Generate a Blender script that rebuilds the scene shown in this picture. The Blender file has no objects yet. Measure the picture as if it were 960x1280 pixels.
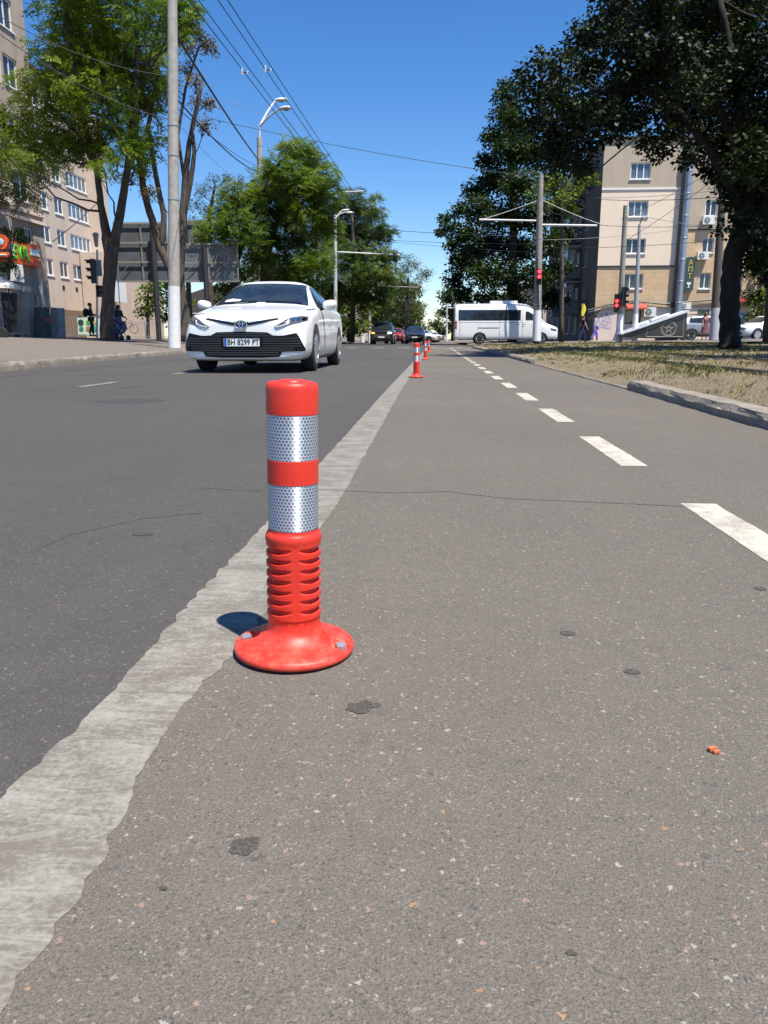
import bpy, bmesh, math, random
import numpy as np
from mathutils import Vector, Matrix
from mathutils.bvhtree import BVHTree
PI = math.pi
R = math.radians
scn = bpy.context.scene
C = scn.collection
random.seed(7)
# ------------------------------------------------------------------ camera
H = 0.49
FPX = 960.0
PITCH = math.atan(217 / 960.0)
YAW = math.atan(65 / math.hypot(960.0, 217.0))
cam_d = bpy.data.cameras.new('camera')
cam_d.sensor_fit = 'HORIZONTAL'
cam_d.sensor_width = 36.0
cam_d.lens = 36.0
cam_d.clip_start = 0.02
cam_d.clip_end = 3000
cam = bpy.data.objects.new('camera', cam_d)
C.objects.link(cam)
cam.location = (0, 0, H)
cam.rotation_euler = (PI / 2 - PITCH, 0, YAW)
scn.camera = cam
# ------------------------------------------------------------------ light
SUN_EL, SUN_AZ = R(66), R(135)     # azimuth clockwise from +Y
w = bpy.data.worlds.new('World')
scn.world = w
w.use_nodes = True
nt = w.node_tree
sky = nt.nodes.new('ShaderNodeTexSky')
sky.sky_type = 'NISHITA'
sky.sun_disc = False
sky.sun_elevation = SUN_EL
sky.sun_rotation = SUN_AZ
sky.altitude = 0
sky.air_density = 1.0
sky.dust_density = 0.05
sky.ozone_density = 4.5
hs = nt.nodes.new('ShaderNodeHueSaturation'); hs.inputs['Hue'].default_value = 0.507; hs.inputs['Saturation'].default_value = 1.28; hs.inputs['Value'].default_value = 1.12
nt.links.new(sky.outputs[0], hs.inputs['Color']); nt.links.new(hs.outputs[0], nt.nodes['Background'].inputs[0])
nt.nodes['Background'].inputs[1].default_value = 0.088
sd = bpy.data.lights.new('sun', 'SUN')
sd.energy = 5.0
sd.angle = R(0.53)
sd.color = (1.0, 0.94, 0.84)
sun = bpy.data.objects.new('sun', sd)
C.objects.link(sun)
to_sun = Vector((math.sin(SUN_AZ) * math.cos(SUN_EL), math.cos(SUN_AZ) * math.cos(SUN_EL), math.sin(SUN_EL)))
sun.rotation_euler = (-to_sun).to_track_quat('-Z', 'Y').to_euler()
sun.location = to_sun * 60
scn.view_settings.view_transform = 'Standard'
scn.view_settings.look = 'None'
scn.view_settings.exposure = 0.74
scn.view_settings.gamma = 1.0
scn.render.engine = 'CYCLES'
scn.cycles.max_bounces = 6
scn.cycles.transparent_max_bounces = 8
# ------------------------------------------------------------------ measuring helpers (photo pixel -> place in the world)
_F = Vector((-math.sin(YAW) * math.cos(PITCH), math.cos(YAW) * math.cos(PITCH), -math.sin(PITCH)))
_R = Vector((math.cos(YAW), math.sin(YAW), 0))
_U = _R.cross(_F)
def P(px, py, Y):
    d = _F * FPX + _R * (px - 480) + _U * (640 - py)
    return Vector((0, 0, H)) + d * (Y / d.y)
def G(px, py, z=0.0):
    d = _F * FPX + _R * (px - 480) + _U * (640 - py)
    return Vector((0, 0, H)) + d * ((z - H) / d.z)
def XatY(px, Y, z=0.5):
    # x of the vertical line seen at px at height z
    p = P(px, 423, Y)
    return p.x
# ------------------------------------------------------------------ object helpers
def tag(o, label=None, cat=None, group=None, kind=None):
    if label: o['label'] = label
    if cat: o['category'] = cat
    if group: o['group'] = group
    if kind: o['kind'] = kind
    return o
WLOC = {}
def empty(name, loc, label, cat, group=None, rz=0.0):
    o = bpy.data.objects.new(name, None)
    o.empty_display_size = 0.3
    C.objects.link(o)
    o.location = loc
    o.rotation_euler = (0, 0, rz)
    WLOC[o.name] = Vector(loc)
    return tag(o, label, cat, group)
class MB:
    def __init__(s):
        s.v = []; s.f = []; s.m = []; s.mi = 0
    def add(s, vs, fs):
        b = len(s.v)
        s.v.extend([tuple(p) for p in vs])
        s.f.extend([tuple(i + b for i in f) for f in fs])
        s.m.extend([s.mi] * len(fs))
        return s
    def box(s, c, d, rz=0, M=None):
        x, y, z = d[0] / 2, d[1] / 2, d[2] / 2
        vs = [Vector((a * x, b * y, e * z)) for e in (-1, 1) for b in (-1, 1) for a in (-1, 1)]
        if M is None: M = Matrix.Rotation(rz, 3, 'Z')
        c = Vector(c)
        return s.add([c + M @ v for v in vs], [(0, 2, 3, 1), (4, 5, 7, 6), (0, 1, 5, 4), (2, 6, 7, 3), (0, 4, 6, 2), (1, 3, 7, 5)])
    def bx(s, x0, x1, y0, y1, z0, z1):
        return s.box(((x0 + x1) / 2, (y0 + y1) / 2, (z0 + z1) / 2), (x1 - x0, y1 - y0, z1 - z0))
    def tube(s, pts, rad, n=8, cap=True):
        pts = [Vector(p) for p in pts]
        if not hasattr(rad, '__len__'): rad = [rad] * len(pts)
        vs = []; fs = []
        ref = None
        for i, p in enumerate(pts):
            a = pts[max(i - 1, 0)]; b = pts[min(i + 1, len(pts) - 1)]
            t = (b - a)
            if t.length < 1e-9: t = Vector((0, 0, 1))
            t.normalize()
            if ref is None:
                ref = Vector((1, 0, 0)) if abs(t.x) < 0.8 else Vector((0, 1, 0))
            u = (ref - t * ref.dot(t))
            if u.length < 1e-6: u = t.orthogonal()
            u.normalize(); ref = u
            w_ = t.cross(u)
            for k in range(n):
                q = 2 * PI * k / n
                vs.append(p + (u * math.cos(q) + w_ * math.sin(q)) * rad[i])
        for i in range(len(pts) - 1):
            for k in range(n):
                k2 = (k + 1) % n
                fs.append((i * n + k, i * n + k2, (i + 1) * n + k2, (i + 1) * n + k))
        if cap:
            fs.append(tuple(reversed(range(n))))
            fs.append(tuple((len(pts) - 1) * n + k for k in range(n)))
        return s.add(vs, fs)
    def lathe(s, c, prof, n=24, axis='Z', arc=2 * PI):
        # prof: (r, h) list
        vs = []; fs = []
        c = Vector(c)
        for r, h in prof:
            for k in range(n):
                q = arc * k / n
                a, b = r * math.cos(q), r * math.sin(q)
                v = {'Z': (a, b, h), 'X': (h, a, b), 'Y': (b, h, a)}[axis]
                vs.append(c + Vector(v))
        for i in range(len(prof) - 1):
            for k in range(n):
                k2 = (k + 1) % n
                fs.append((i * n + k, i * n + k2, (i + 1) * n + k2, (i + 1) * n + k))
        fs.append(tuple(reversed(range(n)))); fs.append(tuple((len(prof) - 1) * n + k for k in range(n)))
        return s.add(vs, fs)
    def prism(s, poly, M, depth):
        # poly: 2-D outline; M maps (u,v,w) -> world ; w in [0,depth]
        n = len(poly)
        vs = [M(u, v, 0) for u, v in poly] + [M(u, v, depth) for u, v in poly]
        fs = [tuple(reversed(range(n))), tuple(range(n, 2 * n))]
        fs += [(i, (i + 1) % n, n + (i + 1) % n, n + i) for i in range(n)]
        return s.add(vs, fs)
    def build(s, name, mat, parent=None, smooth=False, local=False, normals=True):
        me = bpy.data.meshes.new(name)
        off = Vector((0, 0, 0))
        if parent is not None and not local:
            p = parent
            while p is not None:
                off = off + WLOC.get(p.name, Vector((0, 0, 0))); p = p.parent
        vs = [(v[0] - off.x, v[1] - off.y, v[2] - off.z) for v in s.v]
        me.from_pydata(vs, [], s.f)
        mats = mat if isinstance(mat, (list, tuple)) else [mat]
        for m_ in mats: me.materials.append(m_)
        if len(mats) > 1:
            me.polygons.foreach_set('material_index', s.m)
        if normals:
            bm = bmesh.new(); bm.from_mesh(me)
            bmesh.ops.recalc_face_normals(bm, faces=bm.faces)
            bm.to_mesh(me); bm.free()
        if smooth:
            me.polygons.foreach_set('use_smooth', [True] * len(me.polygons))
            if smooth != 'all':
                try: me.set_sharp_from_angle(angle=R(smooth if smooth is not True else 35))
                except Exception: pass
        me.update()
        o = bpy.data.objects.new(name, me)
        C.objects.link(o)
        if parent is not None: o.parent = parent
        return o
def copy_tree(o, parent=None):
    c = o.copy(); C.objects.link(c)
    if parent is not None: c.parent = parent
    for ch in list(o.children): copy_tree(ch, c)
    return c
def evaluated(o, name=None):
    dg = bpy.context.evaluated_depsgraph_get()
    me = bpy.data.meshes.new_from_object(o.evaluated_get(dg))
    return me
def text_obj(body, size, mat, parent, loc, rot, extrude=0.004, name='lettering', align='CENTER', sx=1.0, bold=0.0):
    cu = bpy.data.curves.new(name, 'FONT')
    cu.body = body; cu.size = size; cu.align_x = align; cu.align_y = 'CENTER'; cu.extrude = extrude; cu.offset = bold
    cu.resolution_u = 3
    t = bpy.data.objects.new(name + '_source', cu)
    C.objects.link(t)
    bpy.context.view_layer.update()
    me = evaluated(t)
    bpy.data.objects.remove(t)
    me.materials.clear(); me.materials.append(mat)
    o = bpy.data.objects.new(name, me)
    C.objects.link(o)
    if parent is not None: o.parent = parent
    o.location = loc; o.rotation_euler = rot; o.scale = (sx, 1, 1)
    return o
# ------------------------------------------------------------------ material helpers
class NT:
    def __init__(s, name):
        s.m = bpy.data.materials.new(name); s.m.use_nodes = True
        s.t = s.m.node_tree; s.b = s.t.nodes['Principled BSDF']; s.out = s.t.nodes['Material Output']
        s._tc = None
    def n(s, typ, **kw):
        nd = s.t.nodes.new(typ)
        for k, v in kw.items(): setattr(nd, k, v)
        return nd
    def L(s, a, b): s.t.links.new(a, b)
    def set(s, sock, v):
        if hasattr(v, 'is_output') or isinstance(v, bpy.types.NodeSocket): s.L(v, sock)
        else: sock.default_value = v
    def co(s, which='Object'):
        if s._tc is None: s._tc = s.n('ShaderNodeTexCoord')
        return s._tc.outputs[which]
    def math(s, op, a, b=0.0, c=None, clamp=False):
        nd = s.n('ShaderNodeMath', operation=op); nd.use_clamp = clamp
        s.set(nd.inputs[0], a); s.set(nd.inputs[1], b)
        if c is not None: s.set(nd.inputs[2], c)
        return nd.outputs[0]
    def vm(s, op, a, b=None, sc=None):
        nd = s.n('ShaderNodeVectorMath', operation=op)
        s.set(nd.inputs[0], a)
        if b is not None: s.set(nd.inputs[1], b)
        if sc is not None: s.set(nd.inputs['Scale'], sc)
        return nd.outputs[0] if op not in ('DOT_PRODUCT', 'LENGTH', 'DISTANCE') else nd.outputs['Value']
    def noise(s, scale, detail=3, rough=0.5, vec=None, dist=0.0):
        nd = s.n('ShaderNodeTexNoise')
        nd.inputs['Scale'].default_value = scale; nd.inputs['Detail'].default_value = detail
        nd.inputs['Roughness'].default_value = rough; nd.inputs['Distortion'].default_value = dist
        s.L(vec if vec is not None else s.co(), nd.inputs['Vector'])
        return nd.outputs['Fac']
    def voro(s, scale, feature='F1', vec=None, rnd=1.0):
        nd = s.n('ShaderNodeTexVoronoi', feature=feature)
        nd.inputs['Scale'].default_value = scale; nd.inputs['Randomness'].default_value = rnd
        s.L(vec if vec is not None else s.co(), nd.inputs['Vector'])
        return nd
    def ramp(s, fac, stops, interp='LINEAR'):
        nd = s.n('ShaderNodeValToRGB'); cr = nd.color_ramp; cr.interpolation = interp
        while len(cr.elements) > 1: cr.elements.remove(cr.elements[-1])
        cr.elements[0].position = stops[0][0]; cr.elements[0].color = col(stops[0][1])
        for p_, c_ in stops[1:]:
            e = cr.elements.new(p_); e.color = col(c_)
        s.set(nd.inputs[0], fac)
        return nd.outputs[0]
    def rng(s, v, a, b, c=0.0, d=1.0):
        nd = s.n('ShaderNodeMapRange'); nd.clamp = True
        s.set(nd.inputs[0], v)
        for i, x in enumerate((a, b, c, d)): nd.inputs[i + 1].default_value = x
        return nd.outputs[0]
    def mix(s, f, a, b, mode='MIX'):
        nd = s.n('ShaderNodeMix', data_type='RGBA', blend_type=mode)
        s.set(nd.inputs[0], f)
        s.set(nd.inputs[6], col(a) if isinstance(a, (tuple, list)) else a)
        s.set(nd.inputs[7], col(b) if isinstance(b, (tuple, list)) else b)
        return nd.outputs[2]
    def bump(s, h, strength=0.3, dist=0.01):
        nd = s.n('ShaderNodeBump'); nd.inputs['Strength'].default_value = strength; nd.inputs['Distance'].default_value = dist
        s.L(h, nd.inputs['Height']); s.L(nd.outputs[0], s.b.inputs['Normal'])
    def fin(s, color=None, rough=None, metal=None, spec=None):
        if color is not None: s.set(s.b.inputs['Base Color'], col(color) if isinstance(color, (tuple, list)) else color)
        if rough is not None: s.set(s.b.inputs['Roughness'], rough)
        if metal is not None: s.b.inputs['Metallic'].default_value = metal
        if spec is not None: s.b.inputs['Specular IOR Level'].default_value = spec
        return s.m
def col(c):
    return (c, c, c, 1) if not hasattr(c, '__len__') else (tuple(c) + (1,) if len(c) == 3 else tuple(c))
def srgb(r, g, b):
    f = lambda v: (v / 255 / 12.92) if v / 255 < 0.04045 else ((v / 255 + 0.055) / 1.055) ** 2.4
    return (f(r), f(g), f(b))
def M_plain(name, c, rough=0.6, metal=0.0, var=0.12, scale=6, bump=0.0, spec=0.5, bscale=None, coat=0):
    t = NT(name)
    n = t.noise(scale, 4, 0.6)
    k = t.rng(n, 0.25, 0.75, 1 - var, 1 + var)
    cc = t.vm('SCALE', col(c)[:3], sc=k)
    if bump: t.bump(t.noise(bscale or scale * 8, 4, 0.6), bump, 0.01)
    m = t.fin(cc, rough, metal, spec)
    if coat: t.b.inputs['Coat Weight'].default_value = coat
    return m
# ================================================================== materials
def asphalt(name, base, stones=1.0, dirt=(0.16, 0.14, 0.12)):
    t = NT(name)
    co = t.co()
    big = t.noise(0.35, 4, 0.6)
    mid = t.noise(7, 4, 0.65)
    fine = t.noise(260, 3, 0.7)
    c = t.mix(t.rng(big, 0.35, 0.7), base, tuple(b * 0.76 for b in base))
    c = t.mix(t.rng(mid, 0.4, 0.75, 0, 0.5), c, dirt)
    c = t.mix(t.rng(t.noise(28, 4, .7), .5, .75, 0, .35), c, tuple(b * .6 for b in base))
    # streaks along the direction of travel
    st = t.n('ShaderNodeMapping'); st.inputs['Scale'].default_value = (2.2, 0.12, 1); t.L(co, st.inputs[0])
    c = t.mix(t.rng(t.noise(1.0, 4, 0.6, vec=st.outputs[0]), 0.5, 0.8, 0, 0.35), c, tuple(b * 0.62 for b in base))
    gr = t.rng(t.math('ADD', t.math('MULTIPLY', fine, .5), t.math('MULTIPLY', t.noise(520, 2, .6), .5)), 0.34, 0.66, 0.62, 1.36)
    c = t.mix(1.0, c, gr, 'MULTIPLY')
    # aggregate: every cell its own stone; a share of them light, dark or reddish
    nd = t.n('ShaderNodeVectorMath', operation='ADD')
    wob = t.n('ShaderNodeTexNoise'); wob.inputs['Scale'].default_value = 170; t.L(co, wob.inputs['Vector'])
    wv = t.vm('SCALE', wob.outputs['Color'], sc=0.011)
    t.L(co, nd.inputs[0]); t.L(wv, nd.inputs[1])
    def stones_layer(scale, thr, size, colors, c, strength):
        v = t.voro(scale, 'F1', vec=nd.outputs[0])
        sp = t.n('ShaderNodeSeparateColor'); t.L(v.outputs['Color'], sp.inputs[0])
        pick = t.math('GREATER_THAN', sp.outputs[0], thr)
        r = t.math('MULTIPLY', sp.outputs[1], size)
        inside = t.math('LESS_THAN', v.outputs['Distance'], r)
        f = t.math('MULTIPLY', t.math('MULTIPLY', pick, inside), strength)
        cc = t.ramp(sp.outputs[2], colors, 'CONSTANT')
        return t.mix(f, c, cc), v
    c, v1 = stones_layer(300, 0.40, 0.60, [(0.0, (0.08, 0.075, 0.07)), (0.35, (0.21, 0.195, 0.17)), (0.58, (0.04, 0.04, 0.042)), (0.80, (0.27, 0.22, 0.185)), (0.95, (0.38, 0.36, 0.33))], c, 0.50 * stones)
    c, v2 = stones_layer(150, 0.80, 0.46, [(0.0, (0.05, 0.050, 0.052)), (0.55, (0.27, 0.24, 0.21)), (0.74, (0.33, 0.215, 0.165)), (0.88, (0.40, 0.37, 0.33)), (0.965, (0.42, 0.22, 0.10))], c, 0.5 * stones)
    c, v3 = stones_layer(62, 0.965, 0.33, [(0.0, (0.05, 0.052, 0.056)), (0.65, (0.30, 0.27, 0.235)), (0.85, (0.36, 0.24, 0.18))], c, 0.45 * stones)
    h = t.math('ADD', t.math('MULTIPLY', fine, 0.6), t.math('MULTIPLY', v1.outputs['Distance'], 0.6))
    t.bump(h, 0.45, 0.004)
    return t.fin(c, 0.85, 0, 0.35)
A_L = asphalt('asphalt_dark', (0.073, 0.069, 0.064), 0.55, (0.053, 0.050, 0.047))
A_R = asphalt('asphalt_warm', (0.136, 0.120, 0.099), 1.15, (0.108, 0.096, 0.080))
def paint_mat(name, c, wear, base, ripple=0.0):
    t = NT(name)
    n = t.noise(9, 5, 0.65); n2 = t.noise(150, 3, 0.7)
    mp = t.n('ShaderNodeMapping'); mp.inputs['Scale'].default_value = (5, 26, 1); t.L(t.co(), mp.inputs[0])
    rp = t.noise(1.0, 5, 0.7, vec=mp.outputs[0], dist=1.2)
    f = t.math('ADD', t.math('MULTIPLY', n, 0.5), t.math('ADD', t.math('MULTIPLY', n2, 0.42 if ripple else 0.3), t.math('MULTIPLY', rp, ripple)))
    f = t.rng(f, wear, wear + 0.16)
    cc = t.mix(f, base, c)
    k = t.rng(t.noise(60, 4, 0.7), 0.3, 0.7, 0.85, 1.12)
    cc = t.mix(1.0, cc, k, 'MULTIPLY')
    if ripple:
        mp2 = t.n('ShaderNodeMapping'); mp2.inputs['Scale'].default_value = (3.5, 15, 1); t.L(t.co(), mp2.inputs[0])
        lp = t.noise(1.3, 3, 0.6, vec=mp2.outputs[0], dist=.8)
        ln_ = t.math('SUBTRACT', 1.0, t.rng(t.math('ABSOLUTE', t.math('SUBTRACT', t.math('FRACT', t.math('MULTIPLY', lp, 7.0)), .5)), 0, .13))
        cc = t.mix(t.math('MULTIPLY', ln_, .42), cc, tuple(x * 1.22 for x in c))
    t.bump(t.math('ADD', t.math('MULTIPLY', rp, 1.0), t.math('MULTIPLY', n2, 0.25)), 0.35, 0.004)
    return t.fin(cc, 0.8, 0, 0.3)
PAINT_OLD = paint_mat('worn_line_paint', (0.250, 0.237, 0.205), 0.61, (0.150, 0.136, 0.114), 0.42)
PAINT_W = paint_mat('lane_paint', (0.47, 0.44, 0.37), 0.28, (0.22, 0.2, 0.17))
PAINT_F = paint_mat('faded_paint', (0.36, 0.36, 0.35), 0.36, (0.12, 0.12, 0.12))
CRACK = M_plain('crack_tar', (0.055, 0.05, 0.048), 0.9, var=0.3, scale=40)
STAIN = M_plain('stain', (0.065, 0.058, 0.050), 0.9, var=0.7, scale=260, bump=.4, bscale=300)
STAIN_B = M_plain('tar_smear', (0.042, 0.041, 0.040), 0.85, var=0.3, scale=20)
STAIN_C = M_plain('faint_tar', (0.055, 0.052, 0.048), 0.9, var=0.4, scale=50)
t = NT('paving'); n = t.noise(3, 5, .65)
c = t.mix(t.rng(n, .3, .7), (0.165, 0.133, 0.112), (0.118, 0.098, 0.085))
c = t.mix(t.rng(t.noise(60, 3, .7), .3, .7, 0, .4), c, (0.19, 0.16, 0.14))
t.bump(t.noise(50, 4, .7), .4, .02); PAVING = t.fin(c, .9)
t = NT('kerb_stone'); n = t.noise(5, 6, .7)
c = t.mix(t.rng(n, .3, .72), (0.40, 0.35, 0.285), (0.19, 0.165, 0.13))
c = t.mix(t.rng(t.noise(70, 3, .7), .35, .7, 0, .5), c, (0.12, 0.11, 0.1))
t.bump(t.noise(35, 5, .7), .8, .03); KERB = t.fin(c, .92)
t = NT('verge_soil'); n = t.noise(1.6, 5, .7)
c = t.mix(t.rng(n, .35, .65), (0.29, 0.225, 0.14), (0.17, 0.135, 0.085))
c = t.mix(t.rng(t.noise(25, 5, .75), .42, .62), c, (0.38, 0.30, 0.19))
c = t.mix(t.rng(t.noise(4, 4, .7), .54, .66, 0, .5), c, (0.075, 0.10, 0.03))
t.bump(t.noise(40, 5, .75), 1.0, .06); SOIL = t.fin(c, .95)
t = NT('ground_far'); c = t.mix(t.noise(.2, 4, .6), (0.12, 0.12, 0.07), (0.2, 0.17, 0.12)); GROUNDM = t.fin(c, .95)
CONC = M_plain('pole_concrete', (0.36, 0.34, 0.305), .9, var=.22, scale=5, bump=.3)
CONC_D = M_plain('pole_concrete_grey', (0.26, 0.245, 0.22), .9, var=.25, scale=4, bump=.3)
WHITEWASH = M_plain('whitewash', (0.70, 0.70, 0.69), .8, var=.1, scale=7)
STEEL_G = M_plain('galvanised_steel', (0.42, 0.43, 0.44), .5, .5, var=.15, scale=8)
STEEL_P = M_plain('pale_painted_steel', (0.58, 0.58, 0.57), .5, .1, var=.1)
BLACKP = M_plain('black_plastic', (0.016, 0.017, 0.02), .45, var=.1)
WIRE = M_plain('wire_black', (0.03, 0.032, 0.04), .6, var=.05)
WIRE_P = M_plain('wire_pale', (0.25, 0.25, 0.25), .6, var=.05)
DARKMET = M_plain('dark_metal', (0.05, 0.052, 0.056), .5, .4)
RAILM = M_plain('rail_steel', (0.22, 0.2, 0.18), .35, .8)
GLASS_D = M_plain('window_glass', (0.03, 0.038, 0.048), .06, 0, var=.5, scale=.7, spec=.9)
GLASS_B = M_plain('window_glass_sky', (0.10, 0.14, 0.19), .08, 0, var=.4, scale=.8, spec=.9)
UPVC = M_plain('white_frame', (0.76, 0.76, 0.75), .5, var=.05)
def bark(name, a, b):
    t = NT(name)
    mp = t.n('ShaderNodeMapping'); mp.inputs['Scale'].default_value = (6, 6, 1.1); t.L(t.co(), mp.inputs[0])
    n = t.noise(2.0, 6, .7, vec=mp.outputs[0])
    t.bump(n, .9, .06)
    return t.fin(t.mix(t.rng(n, .35, .65), a, b), .95)
BARK = bark('bark_brown', (0.045, 0.035, 0.028), (0.13, 0.105, 0.085))
BARK_D = bark('bark_dark', (0.035, 0.028, 0.022), (0.09, 0.072, 0.055))
def leafmat(name, dark, mid, light, trans=.3):
    t = NT(name)
    at = t.n('ShaderNodeAttribute'); at.attribute_name = 'tint'
    c = t.ramp(at.outputs['Fac'], [(0, dark), (.5, mid), (1, light)])
    t.fin(c, .55, 0, .25)
    tr = t.n('ShaderNodeBsdfTranslucent')
    t.L(t.mix(1, c, (1.15, 1.2, .55), 'MULTIPLY'), tr.inputs[0])
    mx = t.n('ShaderNodeMixShader'); mx.inputs[0].default_value = trans
    t.L(t.b.outputs[0], mx.inputs[1]); t.L(tr.outputs[0], mx.inputs[2]); t.L(mx.outputs[0], t.out.inputs[0])
    return t.m
LEAF_F = leafmat('leaf_feathery', (0.045, 0.085, 0.012), (0.10, 0.165, 0.018), (0.19, 0.25, 0.028), .4)
LEAF_M = leafmat('leaf_mid', (0.04, 0.078, 0.014), (0.08, 0.13, 0.022), (0.15, 0.19, 0.035), .35)
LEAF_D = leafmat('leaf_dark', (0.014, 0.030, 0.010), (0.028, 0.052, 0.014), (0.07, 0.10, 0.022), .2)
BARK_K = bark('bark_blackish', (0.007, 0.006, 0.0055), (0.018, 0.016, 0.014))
LEAF_O = leafmat('leaf_olive', (0.03, 0.05, 0.014), (0.06, 0.085, 0.022), (0.12, 0.125, 0.035), .2)
LEAF_B = leafmat('leaf_dry', (0.07, 0.06, 0.018), (0.15, 0.10, 0.03), (0.24, 0.15, 0.05), .3)
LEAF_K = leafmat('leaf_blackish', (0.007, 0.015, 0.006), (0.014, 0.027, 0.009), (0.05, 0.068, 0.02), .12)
GRASSM = leafmat('grass', (0.08, 0.11, 0.022), (0.21, 0.18, 0.065), (0.40, 0.32, 0.17), .25)
# ================================================================== ground and roads
def sheet(name, poly, z, mat):
    b = MB(); b.add([(x, y, z) for x, y in poly], [tuple(range(len(poly)))])
    o = b.build(name, mat, normals=False); return tag(o, kind='structure')
def zR(x):   # ground rises gently to the right
    return 0.02 * min(max(x - 1.9, 0), 16)
def zL(d):   # height of the left pavement, d metres from the kerb
    return 0.13 + min(max(d, 0) * 0.048, 0.42)
b = MB(); b.add([(-900, -300, -.12), (900, -300, -.12), (900, 1400, -.12), (-900, 1400, -.12)], [(0, 1, 2, 3)])
tag(b.build('ground', GROUNDM, normals=False), kind='structure')
sheet('road', [(-14, -6), (-.385, -6), (-.385, 420), (-14, 420)], 0.0, A_L)
sheet('bus_lane', [(-.385, -6), (2.1, -6), (2.1, 420), (-.385, 420)], 0.0, A_R)
def grid_sheet(name, xs, ys, zf, mat, kind='structure'):
    b = MB(); nx = len(xs)
    b.add([(x, y, zf(x, y)) for y in ys for x in xs], [(j * nx + i, j * nx + i + 1, (j + 1) * nx + i + 1, (j + 1) * nx + i) for j in range(len(ys) - 1) for i in range(nx - 1)])
    return tag(b.build(name, mat, smooth='all', normals=False), kind=kind)
grid_sheet('cross_street', [2.1, 5, 9, 14, 18, 70], [44.4, 52, 58], lambda x, y: zR(x) + .003, A_L)
grid_sheet('cross_street', [-90, -30, -23, -18.5, -14], [44.4, 52, 60], lambda x, y: 0.045 * min(max(-x - 14, 0), 9), A_L)
# kerb line of the left pavement
KL = [(-5.6, -6), (-5.75, 2), (-5.95, 6), (-6.5, 11.26), (-7.1, 15), (-7.8, 20.5), (-8.45, 26.8), (-9.4, 32.5), (-11.2, 37.5), (-14.5, 41.5), (-20, 43.6), (-30, 44.3), (-90, 44.5)]
def kerb(name, pts, wdt, z0, z1, nrm=1, n=None, rough=.012):
    # a run of kerb stones with worn, uneven edges
    b = MB(); rnd = random.Random(len(pts) * 7 + int(wdt * 100))
    P2 = []
    for (x0, y0), (x1, y1) in zip(pts[:-1], pts[1:]):
        L_ = math.hypot(x1 - x0, y1 - y0); k = max(1, int(min(L_, 60) / .12))
        if y0 > 60: k = 2
        for i in range(k): P2.append((x0 + (x1 - x0) * i / k, y0 + (y1 - y0) * i / k))
    P2.append(pts[-1])
    rows = []
    for i, (x, y) in enumerate(P2):
        a = P2[max(i - 1, 0)]; c_ = P2[min(i + 1, len(P2) - 1)]
        tx, ty = c_[0] - a[0], c_[1] - a[1]; l = math.hypot(tx, ty); tx /= l; ty /= l
        nx, ny = -ty * nrm, tx * nrm
        ch = .02 + (rnd.random() ** 6) * .05
        r1, r2, r3 = [(rnd.random() - .5) * rough for _ in range(3)]
        zz = z1(x, y) if callable(z1) else z1
        sec = [(0 + r1, z0), (0 + r1, zz * .55), (.008 + r2 * .6, zz - ch), (ch + r1, zz + r3 * .3), (wdt, zz + r3 * .3), (wdt, z0)]
        rows.append([(x + nx * u, y + ny * u, v) for u, v in sec])
    m = 6; vs = [v for r in rows for v in r]; fs = []
    for i in range(len(rows) - 1):
        for k in range(m - 1): fs.append((i * m + k, i * m + k + 1, (i + 1) * m + k + 1, (i + 1) * m + k))
    fs.append(tuple(range(m))); fs.append(tuple((len(rows) - 1) * m + k for k in reversed(range(m))))
    b.add(vs, fs)
    return tag(b.build(name, KERB, smooth=40), kind='structure')
kerb('kerb', KL, .16, -.05, .13, 1, rough=.02)
# left pavement, rising away from the road
rows = []
offs = [.16, 1.5, 3.5, 6, 9, 12, 40, 80]
b = MB()
for i, (x, y) in enumerate(KL[:-1]):
    a = KL[max(i - 1, 0)]; c_ = KL[i + 1]
    tx, ty = c_[0] - a[0], c_[1] - a[1]; l = math.hypot(tx, ty); nx = -ty / l
    for d in offs:
        yy = y + (tx / l) * d * .0
        dd = d if x > -12 else max(min(d, 0.16 + (44.3 - y)), .16)
        b.v.append((x - d if x > -12 else x - d, min(y, 44.2) - (0 if d < .2 else (.3 if x < -9 else 0)), zL(d + max(0, -9 - x) * .8) - (.004 if d < .2 else 0)))
m = len(offs)
for i in range(len(KL) - 2):
    for k in range(m - 1): b.f.append((i * m + k, (i + 1) * m + k, (i + 1) * m + k + 1, i * m + k + 1))
b.m = [0] * len(b.f)
tag(b.build('pavement', PAVING, smooth='all'), kind='structure')
# far side of the crossing, left: pavement strip along the road
kerb('kerb', [(-30, 60.2), (-12, 60.2), (-9.2, 62), (-8.6, 66), (-8.6, 400)], .16, -.05, .13, 1)
grid_sheet('pavement', [-90, -30, -20, -12, -8.8], [60.5, 62, 75, 120, 400], lambda x, y: .12 + .03 * min(max(-8.8 - x, 0), 14) if y > 61 else .05 + .03 * min(max(-8.8 - x, 0), 14), PAVING)
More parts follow.
